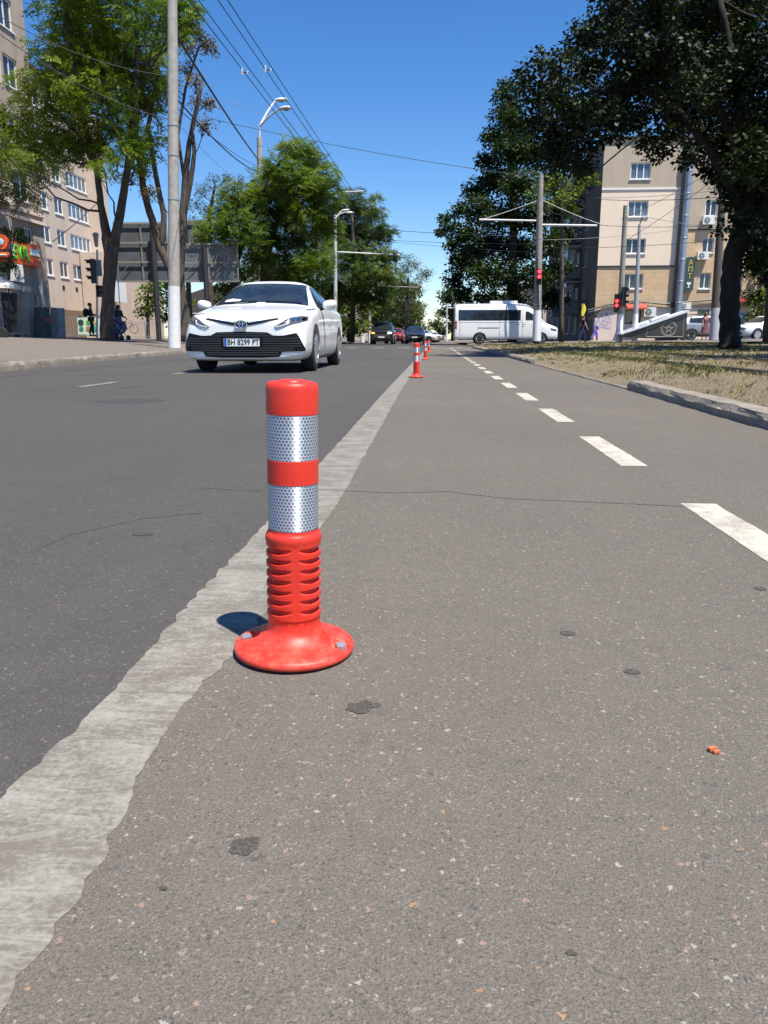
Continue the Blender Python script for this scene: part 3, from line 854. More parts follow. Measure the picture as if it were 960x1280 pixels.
SEDAN = [
    (0.00, sec(.21, .50, (.64, .24), (.70, .42), (.64, .60), (.56, .69), (.40, .715), (.20, .73), .735)),
    (0.06, sec(.185, .60, (.80, .21), (.83, .42), (.77, .63), (.68, .73), (.52, .755), (.27, .775), .78)),
    (0.17, sec(.17, .68, (.88, .20), (.895, .43), (.845, .66), (.76, .775), (.62, .81), (.35, .83), .835)),
    (0.35, sec(.16, .72, (.885, .21), (.895, .46), (.875, .69), (.82, .81), (.68, .855), (.40, .872), .875)),
    (0.65, sec(.16, .74, (.905, .21), (.918, .5), (.905, .75), (.86, .86), (.72, .905), (.44, .918), .92)),
    (1.00, sec(.16, .74, (.905, .21), (.92, .5), (.912, .79), (.875, .895), (.74, .945), (.47, .962), .965)),
    (1.22, sec(.16, .74, (.905, .21), (.92, .5), (.915, .81), (.88, .92), (.75, .965), (.49, .99), .995)),
    (1.36, sec(.16, .74, (.905, .21), (.92, .5), (.915, .82), (.88, .93), (.755, .99), (.52, 1.03), 1.04)),
    (1.75, sec(.16, .74, (.905, .21), (.92, .5), (.917, .83), (.88, .945), (.70, 1.19), (.50, 1.245), 1.26)),
    (2.12, sec(.16, .74, (.905, .21), (.92, .5), (.918, .84), (.882, .95), (.635, 1.335), (.46, 1.40), 1.415)),
    (2.30, sec(.16, .74, (.905, .21), (.92, .5), (.918, .84), (.882, .955), (.62, 1.36), (.45, 1.425), 1.437)),
    (2.80, sec(.16, .74, (.905, .21), (.92, .5), (.918, .85), (.882, .96), (.62, 1.36), (.45, 1.43), 1.445)),
    (3.30, sec(.16, .74, (.905, .21), (.92, .5), (.918, .86), (.88, .97), (.62, 1.33), (.45, 1.40), 1.415)),
    (3.75, sec(.16, .74, (.905, .21), (.92, .52), (.917, .87), (.875, .98), (.63, 1.22), (.46, 1.29), 1.305)),
    (4.20, sec(.17, .74, (.90, .22), (.918, .53), (.91, .88), (.86, 1.0), (.68, 1.08), (.5, 1.12), 1.13)),
    (4.45, sec(.18, .72, (.88, .23), (.91, .54), (.90, .88), (.84, 1.0), (.68, 1.055), (.48, 1.08), 1.085)),
    (4.75, sec(.22, .66, (.82, .27), (.87, .55), (.86, .86), (.79, .97), (.62, 1.03), (.44, 1.055), 1.06)),
    (4.88, sec(.30, .56, (.70, .34), (.78, .55), (.77, .82), (.70, .92), (.55, .98), (.38, 1.0), 1.0)),
]
def mir(poly): return [(-a, b_) for a, b_ in poly]
def make_sedan():
    root = empty('sedan', (-2.745, 11.0, 0), 'white sedan with licence plate BH 8299 PT driving towards us in the left lane', 'car')
    body, bvh = loft_body(SEDAN, [(1.0, .34, .375), (3.82, .34, .375)], CARW, 'body', root)
    # lower body closed off dark
    pp = lambda poly, ax, m, n, **k: patch(bvh, poly, ax, m, n, root, **k)
    low = [(-.36, .575), (0, .585), (.36, .575), (.46, .525), (.60, .53), (.77, .565), (.81, .50), (.875, .345), (.87, .315), (.57, .305), (.53, .235), (.3, .222), (-.3, .222), (-.53, .235), (-.57, .305), (-.87, .315), (-.875, .345), (-.81, .50), (-.77, .565), (-.60, .53), (-.46, .525)]
    g_ = patch(bvh, low, 'front', TRIM, 'lower_grille', root, res=.05, off=.006)
    for z_ in (.555, .525, .355, .325, .295, .265):
        xw = .36 if z_ > .55 else (.5 if z_ > .5 else .74 if z_ > .31 else .52)
        patch(bvh, [(-xw, z_ - .006), (xw, z_ - .006), (xw, z_ + .006), (-xw, z_ + .006)], 'front', SLAT, 'slat', g_, off=.012, res=.06)
    for sx in (1, -1):
        for z_ in (.49, .455, .42, .385):
            xa, xb = .30, .80 - (.49 - z_) * -.25
            patch(bvh, [(sx * xa, z_ - .006), (sx * xb, z_ - .006), (sx * xb, z_ + .006), (sx * xa, z_ + .006)], 'front', SLAT, 'slat', g_, off=.012, res=.06)
    up = [(-.52, .768), (-.3, .735), (-.12, .718), (.12, .718), (.3, .735), (.52, .768), (.52, .748), (.30, .705), (.12, .672), (-.12, .672), (-.30, .705), (-.52, .748)]
    u_ = pp(up, 'front', TRIM, 'upper_grille', res=.04)
    patch(bvh, strip([(-.50, .762), (-.28, .728), (-.1, .708)], .008), 'front', CHROME, 'chrome_strip', u_, off=.010, res=.04)
    patch(bvh, strip([(.50, .762), (.28, .728), (.1, .708)], .008), 'front', CHROME, 'chrome_strip', u_, off=.010, res=.04)
    for s_ in (1, -1):
        hp = [(.45, .640), (.53, .685), (.60, .735), (.68, .775), (.80, .805), (.862, .80), (.868, .745), (.80, .705), (.70, .680), (.58, .650), (.50, .632)]
        if s_ < 0: hp = mir(hp)
        hl = patch(bvh, hp, 'front', LAMPG, 'headlight', root, res=.04, off=.006)
        f = lambda pts, w_: [(s_ * a, b_) for a, b_ in strip(pts, w_)]
        patch(bvh, f([(.49, .646), (.58, .664), (.645, .685)], .016), 'front', LAMPW, 'light_strip', hl, off=.012, res=.03)
        patch(bvh, f([(.645, .68), (.665, .74)], .020), 'front', LAMPW, 'light_strip', hl, off=.012, res=.03)
        for x_ in (.715, .775, .83):
            pc = [(s_ * (x_ + .024 * math.cos(q)), .745 + (x_ - .7) * .12 + .02 * math.sin(q)) for q in [2 * PI * k / 12 for k in range(12)]]
            patch(bvh, pc, 'front', CHROME, 'reflector', hl, off=.011, res=.03)
    # badge
    e0 = bvh.ray_cast(Vector((0, -5, .672)), Vector((0, 1, 0)))[0]
    b = MB(); yb = e0.y - .02
    b.lathe((0, 0, 0), [(1.0, .012), (.98, .0), (.9, -.006), (.01, -.008)], 32, 'Y')
    b.v = [(v[2] * .088 if False else v[0] * .088, yb + v[1], .682 + v[2] * .060) for v in b.v]
    bd = b.build('badge', BADGE, root, smooth=40, local=True)
    def oval(rx, rz, w_, cz=0.0, y=.0):
        bb = MB(); pts = [(rx * math.cos(2 * PI * k / 28), yb - .010 - y, .682 + cz + rz * math.sin(2 * PI * k / 28)) for k in range(29)]
        bb.tube(pts, w_, 6, cap=False); return bb.build('badge_ring', CHROME, bd, smooth=True, local=True)
    oval(.086, .058, .0055); oval(.028, .050, .005); oval(.062, .022, .0045, .028)
    yp = bvh.ray_cast(Vector((0, -5, .44)), Vector((0, 1, 0)))[0].y
    cyr_plate(root, yp - .018, .437, 'BH 8299 PT')
    # glass
    ws = pp([(-.745, .985), (-.40, 1.035), (0, 1.045), (.40, 1.035), (.745, .985), (.70, 1.09), (.585, 1.335), (.545, 1.345), (.3, 1.365), (0, 1.37), (-.3, 1.365), (-.545, 1.345), (-.585, 1.335), (-.70, 1.09)], 'front', CGLASS, 'windscreen', res=.08)
    pp([(-.60, 1.045), (-.36, 1.06), (-.34, 1.085), (-.50, 1.10), (-.585, 1.075)], 'front', PLATEW, 'paper_behind_windscreen', res=.06, off=.008)
    pp([(-.07, 1.315), (.07, 1.315), (.06, 1.345), (-.06, 1.345)], 'front', SLAT, 'rear_view_mirror', res=.06, off=.008)
    for s_ in (-1, 1):
        patch(bvh, strip([(s_ * .05 + s_ * .02, 1.045), (s_ * .35 + .1, 1.03), (.62 * s_ + .02, 1.02)], .018), 'front', TRIM, 'wiper', root, off=.02, res=.06)
    pp([(-.6, 1.12), (.6, 1.12), (.52, 1.34), (-.52, 1.34)], 'rear', CGLASS, 'rear_window', res=.08)
    for ax in ('side', 'sideL'):
        pp([(1.62, .985), (2.62, .995), (2.62, 1.325), (2.30, 1.33), (2.15, 1.30), (1.82, 1.13)], ax, CGLASS, 'side_window', res=.07)
        pp([(2.67, .995), (3.45, 1.01), (3.62, 1.06), (3.50, 1.21), (3.25, 1.29), (2.67, 1.325)], ax, CGLASS, 'side_window', res=.07)
        pp(strip([(1.62, .97), (2.64, .982), (3.7, 1.0)], .014), ax, CHROME, 'window_trim', res=.08)
        for ln in ([(1.50, .93), (1.42, .6), (1.44, .25)], [(2.64, .97), (2.66, .6), (2.64, .25)], [(3.60, 1.0), (3.62, .8), (3.40, .55)], [(.86, .905), (1.0, .915), (1.4, .945)]):
            pp(strip(ln, .010), ax, SEAM, 'panel_gap', res=.08, off=.003)
        for yy_ in (2.35, 3.25):
            pp([(yy_, .80), (yy_ + .2, .80), (yy_ + .2, .835), (yy_, .835)], ax, CARW, 'door_handle', off=.03, res=.1)
        pp([(4.35, .78), (4.8, .80), (4.8, .95), (4.45, .93)], ax, REDL, 'tail_light', res=.06)
    pp(strip([(-.80, .175 + .65), (-.6, .84)], .006), 'front', SEAM, 'panel_gap', off=.003)
    for sx in (1, -1):
        mirror_part(root, sx * .885, 1.72, 1.02, sx, CARW)
    for y_ in (1.0, 3.82):
        for s_ in (-1, 1): wheel(root, s_ * .805, y_, .335, .215, 5, side=s_)
    b = MB(); b.bx(-.80, .80, .5, 4.5, .17, .20)
    for y_ in (1.0, 3.82): b.bx(-.62, .62, y_ - .37, y_ + .37, .16, .55)
    b.build('underbody', TRIM, root, local=True)
    # driver area: dash and wheel rim through the glass are dark; seats read as shapes above the belt
    return root
sedan = make_sedan()
# ---- suv / hatch / pickup, simpler but with the same parts
def suvst(L_=4.6, w_=.93, hood=1.05, roof=1.68, belt=1.06, ws=1.25, wt=1.95, rear=4.2, pick=False):
    S = []
    k = w_ / .92
    def s_(y, zb, shr, zh, e_, r1, r2, top): S.append((y, sec(zb, .6 * shr * k, (.86 * shr * k, zb + .06), (.91 * shr * k, .6), (.905 * shr * k, e_[1] - .12), (e_[0] * shr * k, e_[1]), (r1[0] * shr * k, r1[1]), (r2[0] * shr * k, r2[1]), top)))
    s_(0, .34, .72, 0, (.84, hood - .22), (.7, hood - .16), (.4, hood - .14), hood - .135)
    s_(.06, .28, .84, 0, (.86, hood - .17), (.72, hood - .10), (.42, hood - .08), hood - .075)
    s_(.22, .25, .95, 0, (.87, hood - .12), (.75, hood - .05), (.45, hood - .03), hood - .025)
    s_(.6, .24, 1, 0, (.87, hood - .07), (.76, hood - .01), (.48, hood + .01), hood + .015)
    s_(ws - .12, .24, 1, 0, (.875, hood - .03), (.78, hood + .03), (.5, hood + .05), hood + .055)
    s_(ws + .02, .24, 1, 0, (.88, belt), (.77, belt + .07), (.52, belt + .12), belt + .13)
    s_((ws + wt) / 2, .24, 1, 0, (.88, belt), (.72, (belt + roof) / 2), (.52, (belt + roof) / 2 + .08), (belt + roof) / 2 + .09)
    s_(wt, .24, 1, 0, (.885, belt + .01), (.67, roof - .10), (.5, roof - .035), roof - .02)
    s_(wt + .3, .24, 1, 0, (.885, belt + .02), (.66, roof - .07), (.5, roof - .01), roof)
    s_(rear - .8, .24, 1, 0, (.885, belt + .03), (.66, roof - .08), (.5, roof - .02), roof - .01)
    s_(rear, .25, 1, 0, (.88, belt + .04), (.67, roof - .14), (.5, roof - .08), roof - .07)
    s_(L_ - .25, .28, .98, 0, (.87, belt + .02), (.70, belt + .18), (.52, belt + .25), belt + .27)
    s_(L_, .36, .88, 0, (.84, belt - .1), (.7, belt - .02), (.45, belt), belt + .005)
    return S
def make_suv(label, cat, loc, rz, paint, name='suv', L_=4.6, roof=1.68, hood=1.05, belt=1.06, lights=False, group=None, w_=.93, plate=None, ws=1.25, wt=1.95, rear=None, scale=1.0, roofrack=False):
    rear = rear or L_ - .4
    root = empty(name, loc, label, cat, group, rz)
    ya, yb = .95, L_ - .85; wr = .36
    body, bvh = loft_body(suvst(L_, w_, hood, roof, belt, ws, wt, rear), [(ya, wr, .41), (yb, wr, .41)], paint, 'body', root, 2)
    k = w_ / .92
    pp = lambda poly, ax, m, n, **kk: patch(bvh, poly, ax, m, n, root, **kk)
    pp([(-.72 * k, belt + .12), (.72 * k, belt + .12), (.60 * k, roof - .10), (-.60 * k, roof - .10)], 'front', CGLASS, 'windscreen', res=.12)
    pp([(-.66 * k, belt + .12), (.66 * k, belt + .12), (.56 * k, roof - .16), (-.56 * k, roof - .16)], 'rear', CGLASS, 'rear_window', res=.12)
    pp([(-.45, hood - .34), (.45, hood - .34), (.52, hood - .20), (-.52, hood - .20)], 'front', TRIM, 'upper_grille', res=.1)
    pp([(-.62, .36), (.62, .36), (.55, .52), (-.55, .52)], 'front', TRIM, 'lower_grille', res=.1)
    for s_ in (1, -1):
        pp([(s_ * .52, hood - .33), (s_ * .78 * k, hood - .30), (s_ * .80 * k, hood - .20), (s_ * .55, hood - .20)], 'front', (HLON if s_ > 0 else HLAM) if lights else LAMPG, 'headlight', res=.08)
        pp([(s_ * .62, belt - .18), (s_ * .80 * k, belt - .18), (s_ * .78 * k, belt + .06), (s_ * .66, belt + .08)], 'rear', REDL, 'tail_light', res=.08)
        mirror_part(root, s_ * .86 * k, ws + .42, belt + .08, s_, paint)
    mid = (wt + rear) / 2 - .05
    for ax in ('side', 'sideL'):
        pp([(ws + .45, belt + .08), (mid - .03, belt + .08), (mid - .03, roof - .14), (wt + .08, roof - .15)], ax, CGLASS, 'side_window', res=.1)
        pp([(mid + .03, belt + .08), (rear - .25, belt + .10), (rear - .35, roof - .16), (mid + .03, roof - .14)], ax, CGLASS, 'side_window', res=.1)
        for ln in ([(ws + .2, belt), (ws + .15, .4)], [(mid, belt + .02), (mid, .4)], [(rear - .5, belt), (rear - .6, .55)]):
            pp(strip(ln, .014), ax, SEAM, 'panel_gap', res=.1, off=.003)
        pp([(mid - .28, belt - .12), (mid - .08, belt - .12), (mid - .08, belt - .08), (mid - .28, belt - .08)], ax, paint, 'door_handle', off=.03, res=.1)
        pp([(L_ - .35, belt - .16), (L_ - .08, belt - .14), (L_ - .10, belt + .06), (L_ - .3, belt + .1)], ax, REDL, 'tail_light', res=.08)
        pp(strip([(.5, .3), (1.5, .29), (L_ - .5, .31)], .06), ax, TRIM, 'sill', res=.12)
    for y_ in (ya, yb):
        for s_ in (-1, 1): wheel(root, s_ * .80 * k, y_, wr, .23, 5, side=s_)
    b = MB(); b.bx(-.78, .78, .5, L_ - .5, .24, .30)
    for y_ in (ya, yb): b.bx(-.6, .6, y_ - .4, y_ + .4, .25, .6)
    b.build('underbody', TRIM, root, local=True)
    if plate:
        yp = bvh.ray_cast(Vector((0, -5, .58)), Vector((0, 1, 0)))[0].y
        b = MB(); b.bx(-.26, .26, yp - .02, yp - .005, .54, .65); b.build('licence_plate', PLATEW, root, local=True)
    if roofrack:
        b = MB()
        for s_ in (-1, 1): b.tube([(s_ * .55 * k, wt + .2, roof + .0), (s_ * .56 * k, wt + .35, roof + .05), (s_ * .56 * k, rear - .4, roof + .04), (s_ * .55 * k, rear - .2, roof - .03)], .018, 6)
        b.build('roof_rail', TRIM, root, smooth=True, local=True)
    return root
def on(px, py, Y):
    p = P(px, py, Y); return p
# black pickup-like car with its lamps lit, waiting at the far side of the crossing
X0 = P(478, 423, 62).x
make_suv('black off-roader with lit lamps beyond the crossing, left of the road', 'car', (P(476.5, 423, 64).x, 64, .0), 0, CARB, lights=True, L_=4.9, roof=1.86, hood=1.18, belt=1.15, w_=.98, plate=True)
make_suv('dark red hatchback mostly hidden behind the black off-roader', 'car', (P(492, 423, 74).x, 74, 0), 0, CARR, name='hatchback', L_=4.2, roof=1.5, hood=.95, belt=.95, plate=True)
make_suv('dark blue car with a blue lamp on its roof, coming down the far road', 'car', (P(518.5, 423, 71).x, 71, 0), 0, CARN, name='hatchback', L_=4.5, roof=1.62, hood=1.0, belt=1.0, plate=True)
for k_, (px, Y, col_, lab, rz) in enumerate([(541, 120, CARW, 'small white car far down the road under the gap in the trees', 0), (503, 118, CARW, 'white car far away between the black and the dark blue car', 0), (549, 92, CARW, 'white car with a dark windscreen parked across, left of the van', R(70)), (555, 100, CARS, 'silver car parked just left of the white van in the distance', R(80))]):
    make_suv(lab, 'car', (P(px, 423, Y).x, Y, 0), rz, col_, name='hatchback', L_=4.2, roof=1.48, hood=.93, belt=.93)
# cars parked by the building on the right
def park(px, Y, z, rz, **k): return ((P(px, 423, Y).x, Y, z), rz)
l_, r_ = park(899, 52, .36, R(-82)); l_ = (P(934, 423, 53).x, 53.4, .36)
make_suv('silver grey estate with red tail lamp parked behind the memorial', 'car', l_, R(90), CARS, L_=4.6, roof=1.62, hood=1.0, belt=1.02, roofrack=True)
make_suv('white car parked at the right edge beyond the big trunk', 'car', (P(927, 423, 50).x, 51.2, .36), R(-70), CARW, L_=4.5, roof=1.55, hood=.98, belt=.98)
# ---- white minibus
VANS = [
    (0.00, sec(.32, .55, (.72, .36), (.78, .6), (.76, .84), (.68, .95), (.5, .98), (.28, .99), 1.0)),
    (0.10, sec(.28, .66, (.86, .33), (.90, .6), (.88, .88), (.80, 1.02), (.62, 1.07), (.34, 1.09), 1.095)),
    (0.40, sec(.28, .74, (.95, .33), (.97, .6), (.95, .98), (.88, 1.13), (.72, 1.18), (.42, 1.2), 1.205)),
    (0.80, sec(.28, .76, (.965, .33), (.98, .6), (.97, 1.05), (.92, 1.24), (.80, 1.30), (.50, 1.33), 1.335)),
    (0.95, sec(.28, .76, (.97, .33), (.985, .6), (.975, 1.1), (.93, 1.32), (.82, 1.42), (.55, 1.47), 1.48)),
    (1.40, sec(.28, .76, (.97, .33), (.985, .6), (.98, 1.2), (.95, 1.45), (.80, 1.95), (.58, 2.02), 2.03)),
    (1.75, sec(.28, .76, (.97, .33), (.985, .6), (.98, 1.2), (.96, 1.5), (.82, 2.28), (.6, 2.36), 2.37)),
    (2.10, sec(.28, .76, (.97, .33), (.985, .6), (.98, 1.2), (.965, 1.55), (.85, 2.42), (.62, 2.51), 2.52)),
    (2.80, sec(.28, .76, (.97, .33), (.985, .6), (.98, 1.2), (.965, 1.55), (.87, 2.47), (.64, 2.55), 2.56)),
    (4.60, sec(.28, .76, (.97, .33), (.985, .6), (.98, 1.2), (.965, 1.55), (.87, 2.47), (.64, 2.55), 2.56)),
    (6.20, sec(.28, .76, (.97, .33), (.985, .6), (.98, 1.2), (.965, 1.55), (.87, 2.45), (.64, 2.53), 2.54)),
    (6.50, sec(.30, .75, (.96, .35), (.975, .6), (.97, 1.2), (.95, 1.55), (.86, 2.42), (.62, 2.50), 2.51)),
    (6.56, sec(.34, .72, (.93, .38), (.945, .6), (.94, 1.2), (.92, 1.5), (.83, 2.36), (.6, 2.45), 2.46)),
]
def make_van():
    xr = P(697, 423, 50.6).x
    root = empty('minibus', (xr, 51.2, .115), 'white minibus with a row of dark side windows crossing the road from left to right', 'minibus', None, R(90))
    body, bvh = loft_body(VANS, [(1.1, .35, .42), (4.95, .35, .42)], VANW, 'body', root)
    pp = lambda poly, ax, m, n, **kk: patch(bvh, poly, ax, m, n, root, **kk)
    for ax in ('side', 'sideL'):
        for y0, y1 in ((2.42, 3.66), (3.72, 4.98), (5.0, 6.28)):
            pp([(y0, 1.50), (y1, 1.50), (y1, 2.10), (y0, 2.10)], ax, CGLASS, 'side_window', res=.15, off=.008)
        pp([(2.40, 1.475), (6.30, 1.475), (6.30, 2.125), (2.40, 2.125)], ax, TRIM, 'window_surround', res=.2, off=.004)
        pp([(1.30, 1.48), (2.10, 1.50), (2.10, 2.02), (1.95, 2.03), (1.55, 1.80)], ax, CGLASS, 'side_window', res=.1, off=.008)
        pp([(.98, 1.38), (1.2, 1.42), (1.4, 1.65), (1.35, 1.68)], ax, CGLASS, 'quarter_window', res=.1, off=.008)
        for ln in ([(1.15, 1.35), (1.45, .95), (1.55, .4)], [(2.28, 2.2), (2.28, .4)], [(3.70, 2.2), (3.70, .4)], [(6.2, 2.2), (6.2, .5)], [(2.3, 1.35), (6.3, 1.35)]):
            pp(strip(ln, .016), ax, SEAM, 'panel_gap', res=.15, off=.003)
        pp(strip([(3.75, 1.02), (5.1, 1.02)], .045), ax, SLAT, 'slide_rail', res=.15)
        pp(strip([(1.7, .42), (4.4, .42)], .05), ax, VANW, 'sill', res=.15, off=.03)
        for yy_ in (2.12, 2.45): pp([(yy_, 1.22), (yy_ + .18, 1.22), (yy_ + .18, 1.26), (yy_, 1.26)], ax, TRIM, 'door_handle', off=.03, res=.1)
        pp([(.12, .80), (.5, .88), (.52, 1.02), (.16, .94)], ax, LAMPG, 'headlight', res=.08)
        pp([(6.40, .95), (6.52, .95), (6.52, 1.45), (6.40, 1.45)], ax, REDL, 'tail_light', res=.08)
    pp([(-.74, 1.42), (.74, 1.42), (.66, 2.2), (-.66, 2.2)], 'front', CGLASS, 'windscreen', res=.15)
    pp([(-.5, .62), (.5, .62), (.5, .85), (-.5, .85)], 'front', TRIM, 'grille', res=.1)
    b = MB(); b.bx(-.55, .55, 2.6, 4.3, 2.52, 2.70)
    b.build('roof_unit', VANW, root, local=True)
    for s_ in (1, -1):
        mirror_part(root, s_ * .95, 1.25, 1.62, s_, TRIM, .18, .32)
    for y_ in (1.1, 4.95):
        for s_ in (-1, 1): wheel(root, s_ * .85, y_, .345, .23, 6, side=s_)
    b = MB(); b.bx(-.85, .85, .3, 6.3, .28, .36)
    for y_ in (1.1, 4.95): b.bx(-.66, .66, y_ - .41, y_ + .41, .27, .65)
    b.build('underbody', TRIM, root, local=True)
    return root
make_van()
# ---- scooter at the left edge
def make_scooter():
    p = P(2, 423, 31); z = .42
    root = empty('scooter', (p.x, 31, z), 'black scooter parked on the pavement at the left edge', 'scooter', None, R(100))
    for y_ in (0, 1.3):
        b = MB(); b.lathe((0, y_, .26), [(.16, -.05), (.24, -.055), (.26, -.03), (.26, .03), (.24, .055), (.16, .05)], 24, 'X')
        w_ = b.build('wheel', TYRE, root, smooth=True, local=True)
        b = MB(); b.lathe((0, y_, .26), [(.16, -.04), (.16, .04), (.02, .05)], 18, 'X'); b.build('rim', RIM, w_, smooth=True, local=True)
    b = MB()
    b.tube([(0, 0, .26), (0, .18, .72), (0, .25, 1.0)], [.03, .05, .04], 8)
    def blob(pts): b.tube(pts, [q[3] for q in pts] if False else .1, 10)
    b.build('fork', BLACKP, root, smooth=True, local=True)
    b = MB(); b.tube([(0, .10, .55), (0, .2, .75), (0, .24, .95), (0, .22, 1.05)], [.10, .19, .16, .08], 14); b.tube([(0, .28, .3), (0, .75, .25)], [.14, .15], 12)
    b.tube([(0, .75, .28), (0, .9, .5), (0, 1.2, .66), (0, 1.55, .72)], [.14, .2, .19, .08], 14)
    b.build('fairing', BLACKP, root, smooth=True, local=True)
    b = MB(); b.tube([(0, .72, .74), (0, 1.0, .82), (0, 1.45, .84), (0, 1.6, .84)], [.08, .13, .13, .06], 12); b.build('seat', TRIM, root, smooth=True, local=True)
    b = MB(); b.tube([(-.34, .34, 1.04), (-.1, .22, 1.02), (.1, .22, 1.02), (.34, .34, 1.04)], .02, 8); b.build('handlebar', DARKMET, root, smooth=True, local=True)
    b = MB(); b.bx(-.17, .17, 1.5, 1.85, .8, 1.1); b.build('top_case', BLACKP, root, local=True)
    for s_ in (-1, 1):
        b = MB(); b.tube([(s_ * .25, .28, 1.04), (s_ * .3, .25, 1.22)], .008, 6); b.lathe((s_ * .3, .25, 1.25), [(.01, -.01), (.06, 0), (.01, .01)], 12, 'Y'); b.build('mirror', BLACKP, root, local=True)
    b = MB(); b.lathe((0, .08, .86), [(.02, -.06), (.08, -.03), (.08, .03)], 14, 'Y'); b.build('headlight', LAMPG, root, smooth=True, local=True)
make_scooter()
# ---- bicycle leaning at the fence
def make_bike():
    p = P(168, 417, 60); z = p.z
    root = empty('bicycle', (p.x, 60, z), 'dark bicycle parked by the fence far behind the big left tree', 'bicycle', None, R(84))
    for y_ in (0, 1.02):
        b = MB(); pts = [(0, y_ + .33 * math.cos(2 * PI * k / 24), .34 + .33 * math.sin(2 * PI * k / 24)) for k in range(25)]
        b.tube(pts, .022, 6, cap=False); b.build('wheel', TYRE, root, smooth=True, local=True)
    b = MB()
    for a, c_ in (((0, 0, .34), (0, .18, .9)), ((0, .2, .8), (0, .68, .8)), ((0, .2, .74), (0, .55, .3)), ((0, .68, .82), (0, .55, .3)), ((0, .55, .3), (0, 1.02, .34)), ((0, .68, .8), (0, 1.02, .34))): b.tube([a, c_], .016, 6)
    b.build('frame', CARB, root, local=True)
    b = MB(); b.box((0, .72, .93), (.12, .26, .05)); b.build('saddle', TRIM, root, local=True)
    b = MB(); b.tube([(-.28, .26, .98), (0, .16, .96), (.28, .26, .98)], .014, 6); b.build('handlebar', DARKMET, root, local=True)
make_bike()
# ================================================================== buildings
def facade_parts(O, ux, n, wdt, z0, z1, holes, depth=.18):
    """wall face with real openings. O corner on the ground, ux along the wall, n outward; holes (u0,u1,v0,v1) heights absolute"""
    b = MB(); uz = Vector((0, 0, 1)); O = Vector((O[0], O[1], 0))
    us = sorted(set([0, wdt] + [h[0] for h in holes] + [h[1] for h in holes]))
    vs_ = sorted(set([z0, z1] + [h[2] for h in holes] + [h[3] for h in holes]))
    us = [u for u in us if 0 <= u <= wdt]; vs_ = [v for v in vs_ if z0 <= v <= z1]
    idx = {}
    def V(u, v):
        k = (round(u, 4), round(v, 4))
        if k not in idx:
            idx[k] = len(b.v); b.v.append(tuple(O + ux * u + uz * v))
        return idx[k]
    for i in range(len(us) - 1):
        for j in range(len(vs_) - 1):
            cu, cv = (us[i] + us[i + 1]) / 2, (vs_[j] + vs_[j + 1]) / 2
            if any(h[0] < cu < h[1] and h[2] < cv < h[3] for h in holes): continue
            b.f.append((V(us[i], vs_[j]), V(us[i + 1], vs_[j]), V(us[i + 1], vs_[j + 1]), V(us[i], vs_[j + 1])))
    for u0, u1, v0, v1 in holes:
        p_ = [O + ux * u + uz * v for u, v in ((u0, v0), (u1, v0), (u1, v1), (u0, v1))]
        q_ = [p - n * depth for p in p_]
        b0 = len(b.v); b.v += [tuple(p) for p in p_ + q_]
        for k in range(4): b.f.append((b0 + k, b0 + (k + 1) % 4, b0 + 4 + (k + 1) % 4, b0 + 4 + k))
    b.m = [0] * len(b.f)
    return b
def window(parent, O, ux, n, u0, u1, v0, v1, panes=3, depth=.14, frame=UPVC, glass=GLASS_D, sill=True, fw=.07, curtains=None):
    O = Vector((O[0], O[1], 0)); uz = Vector((0, 0, 1))
    M = Matrix((ux, n, uz)).transposed()
    def bxx(b, a0, a1, c0, c1, d0, d1):
        c_ = O + ux * (a0 + a1) / 2 + n * ((d0 + d1) / 2) + uz * (c0 + c1) / 2
        b.box(c_, (a1 - a0, d1 - d0, c1 - c0), M=M)
    b = MB()
    d0, d1 = -depth - .03, -depth + .04
    bxx(b, u0 + .002, u1 - .002, v0 + .002, v0 + fw, d0, d1); bxx(b, u0 + .002, u1 - .002, v1 - fw, v1 - .002, d0, d1)
    bxx(b, u0 + .002, u0 + fw, v0 + fw, v1 - fw, d0, d1); bxx(b, u1 - fw, u1 - .002, v0 + fw, v1 - fw, d0, d1)
    for k in range(1, panes):
        x = u0 + (u1 - u0) * k / panes
        bxx(b, x - fw * .5, x + fw * .5, v0 + fw, v1 - fw, d0 + .004, d1 - .004)
    o = b.build('window', frame, parent, normals=True)
    b = MB(); bxx(b, u0 + fw * .6, u1 - fw * .6, v0 + fw * .6, v1 - fw * .6, -depth - .02, -depth - .0)
    b.build('pane', glass, o)
    if sill:
        b = MB(); bxx(b, u0 - .06, u1 + .06, v0 - .07, v0 - .004, -.10, .08); b.build('sill', frame, o)
    return o
PINK = M_plain('insulation_plaster', (.80, .66, .51), .9, var=.06, scale=.6, bump=.1)
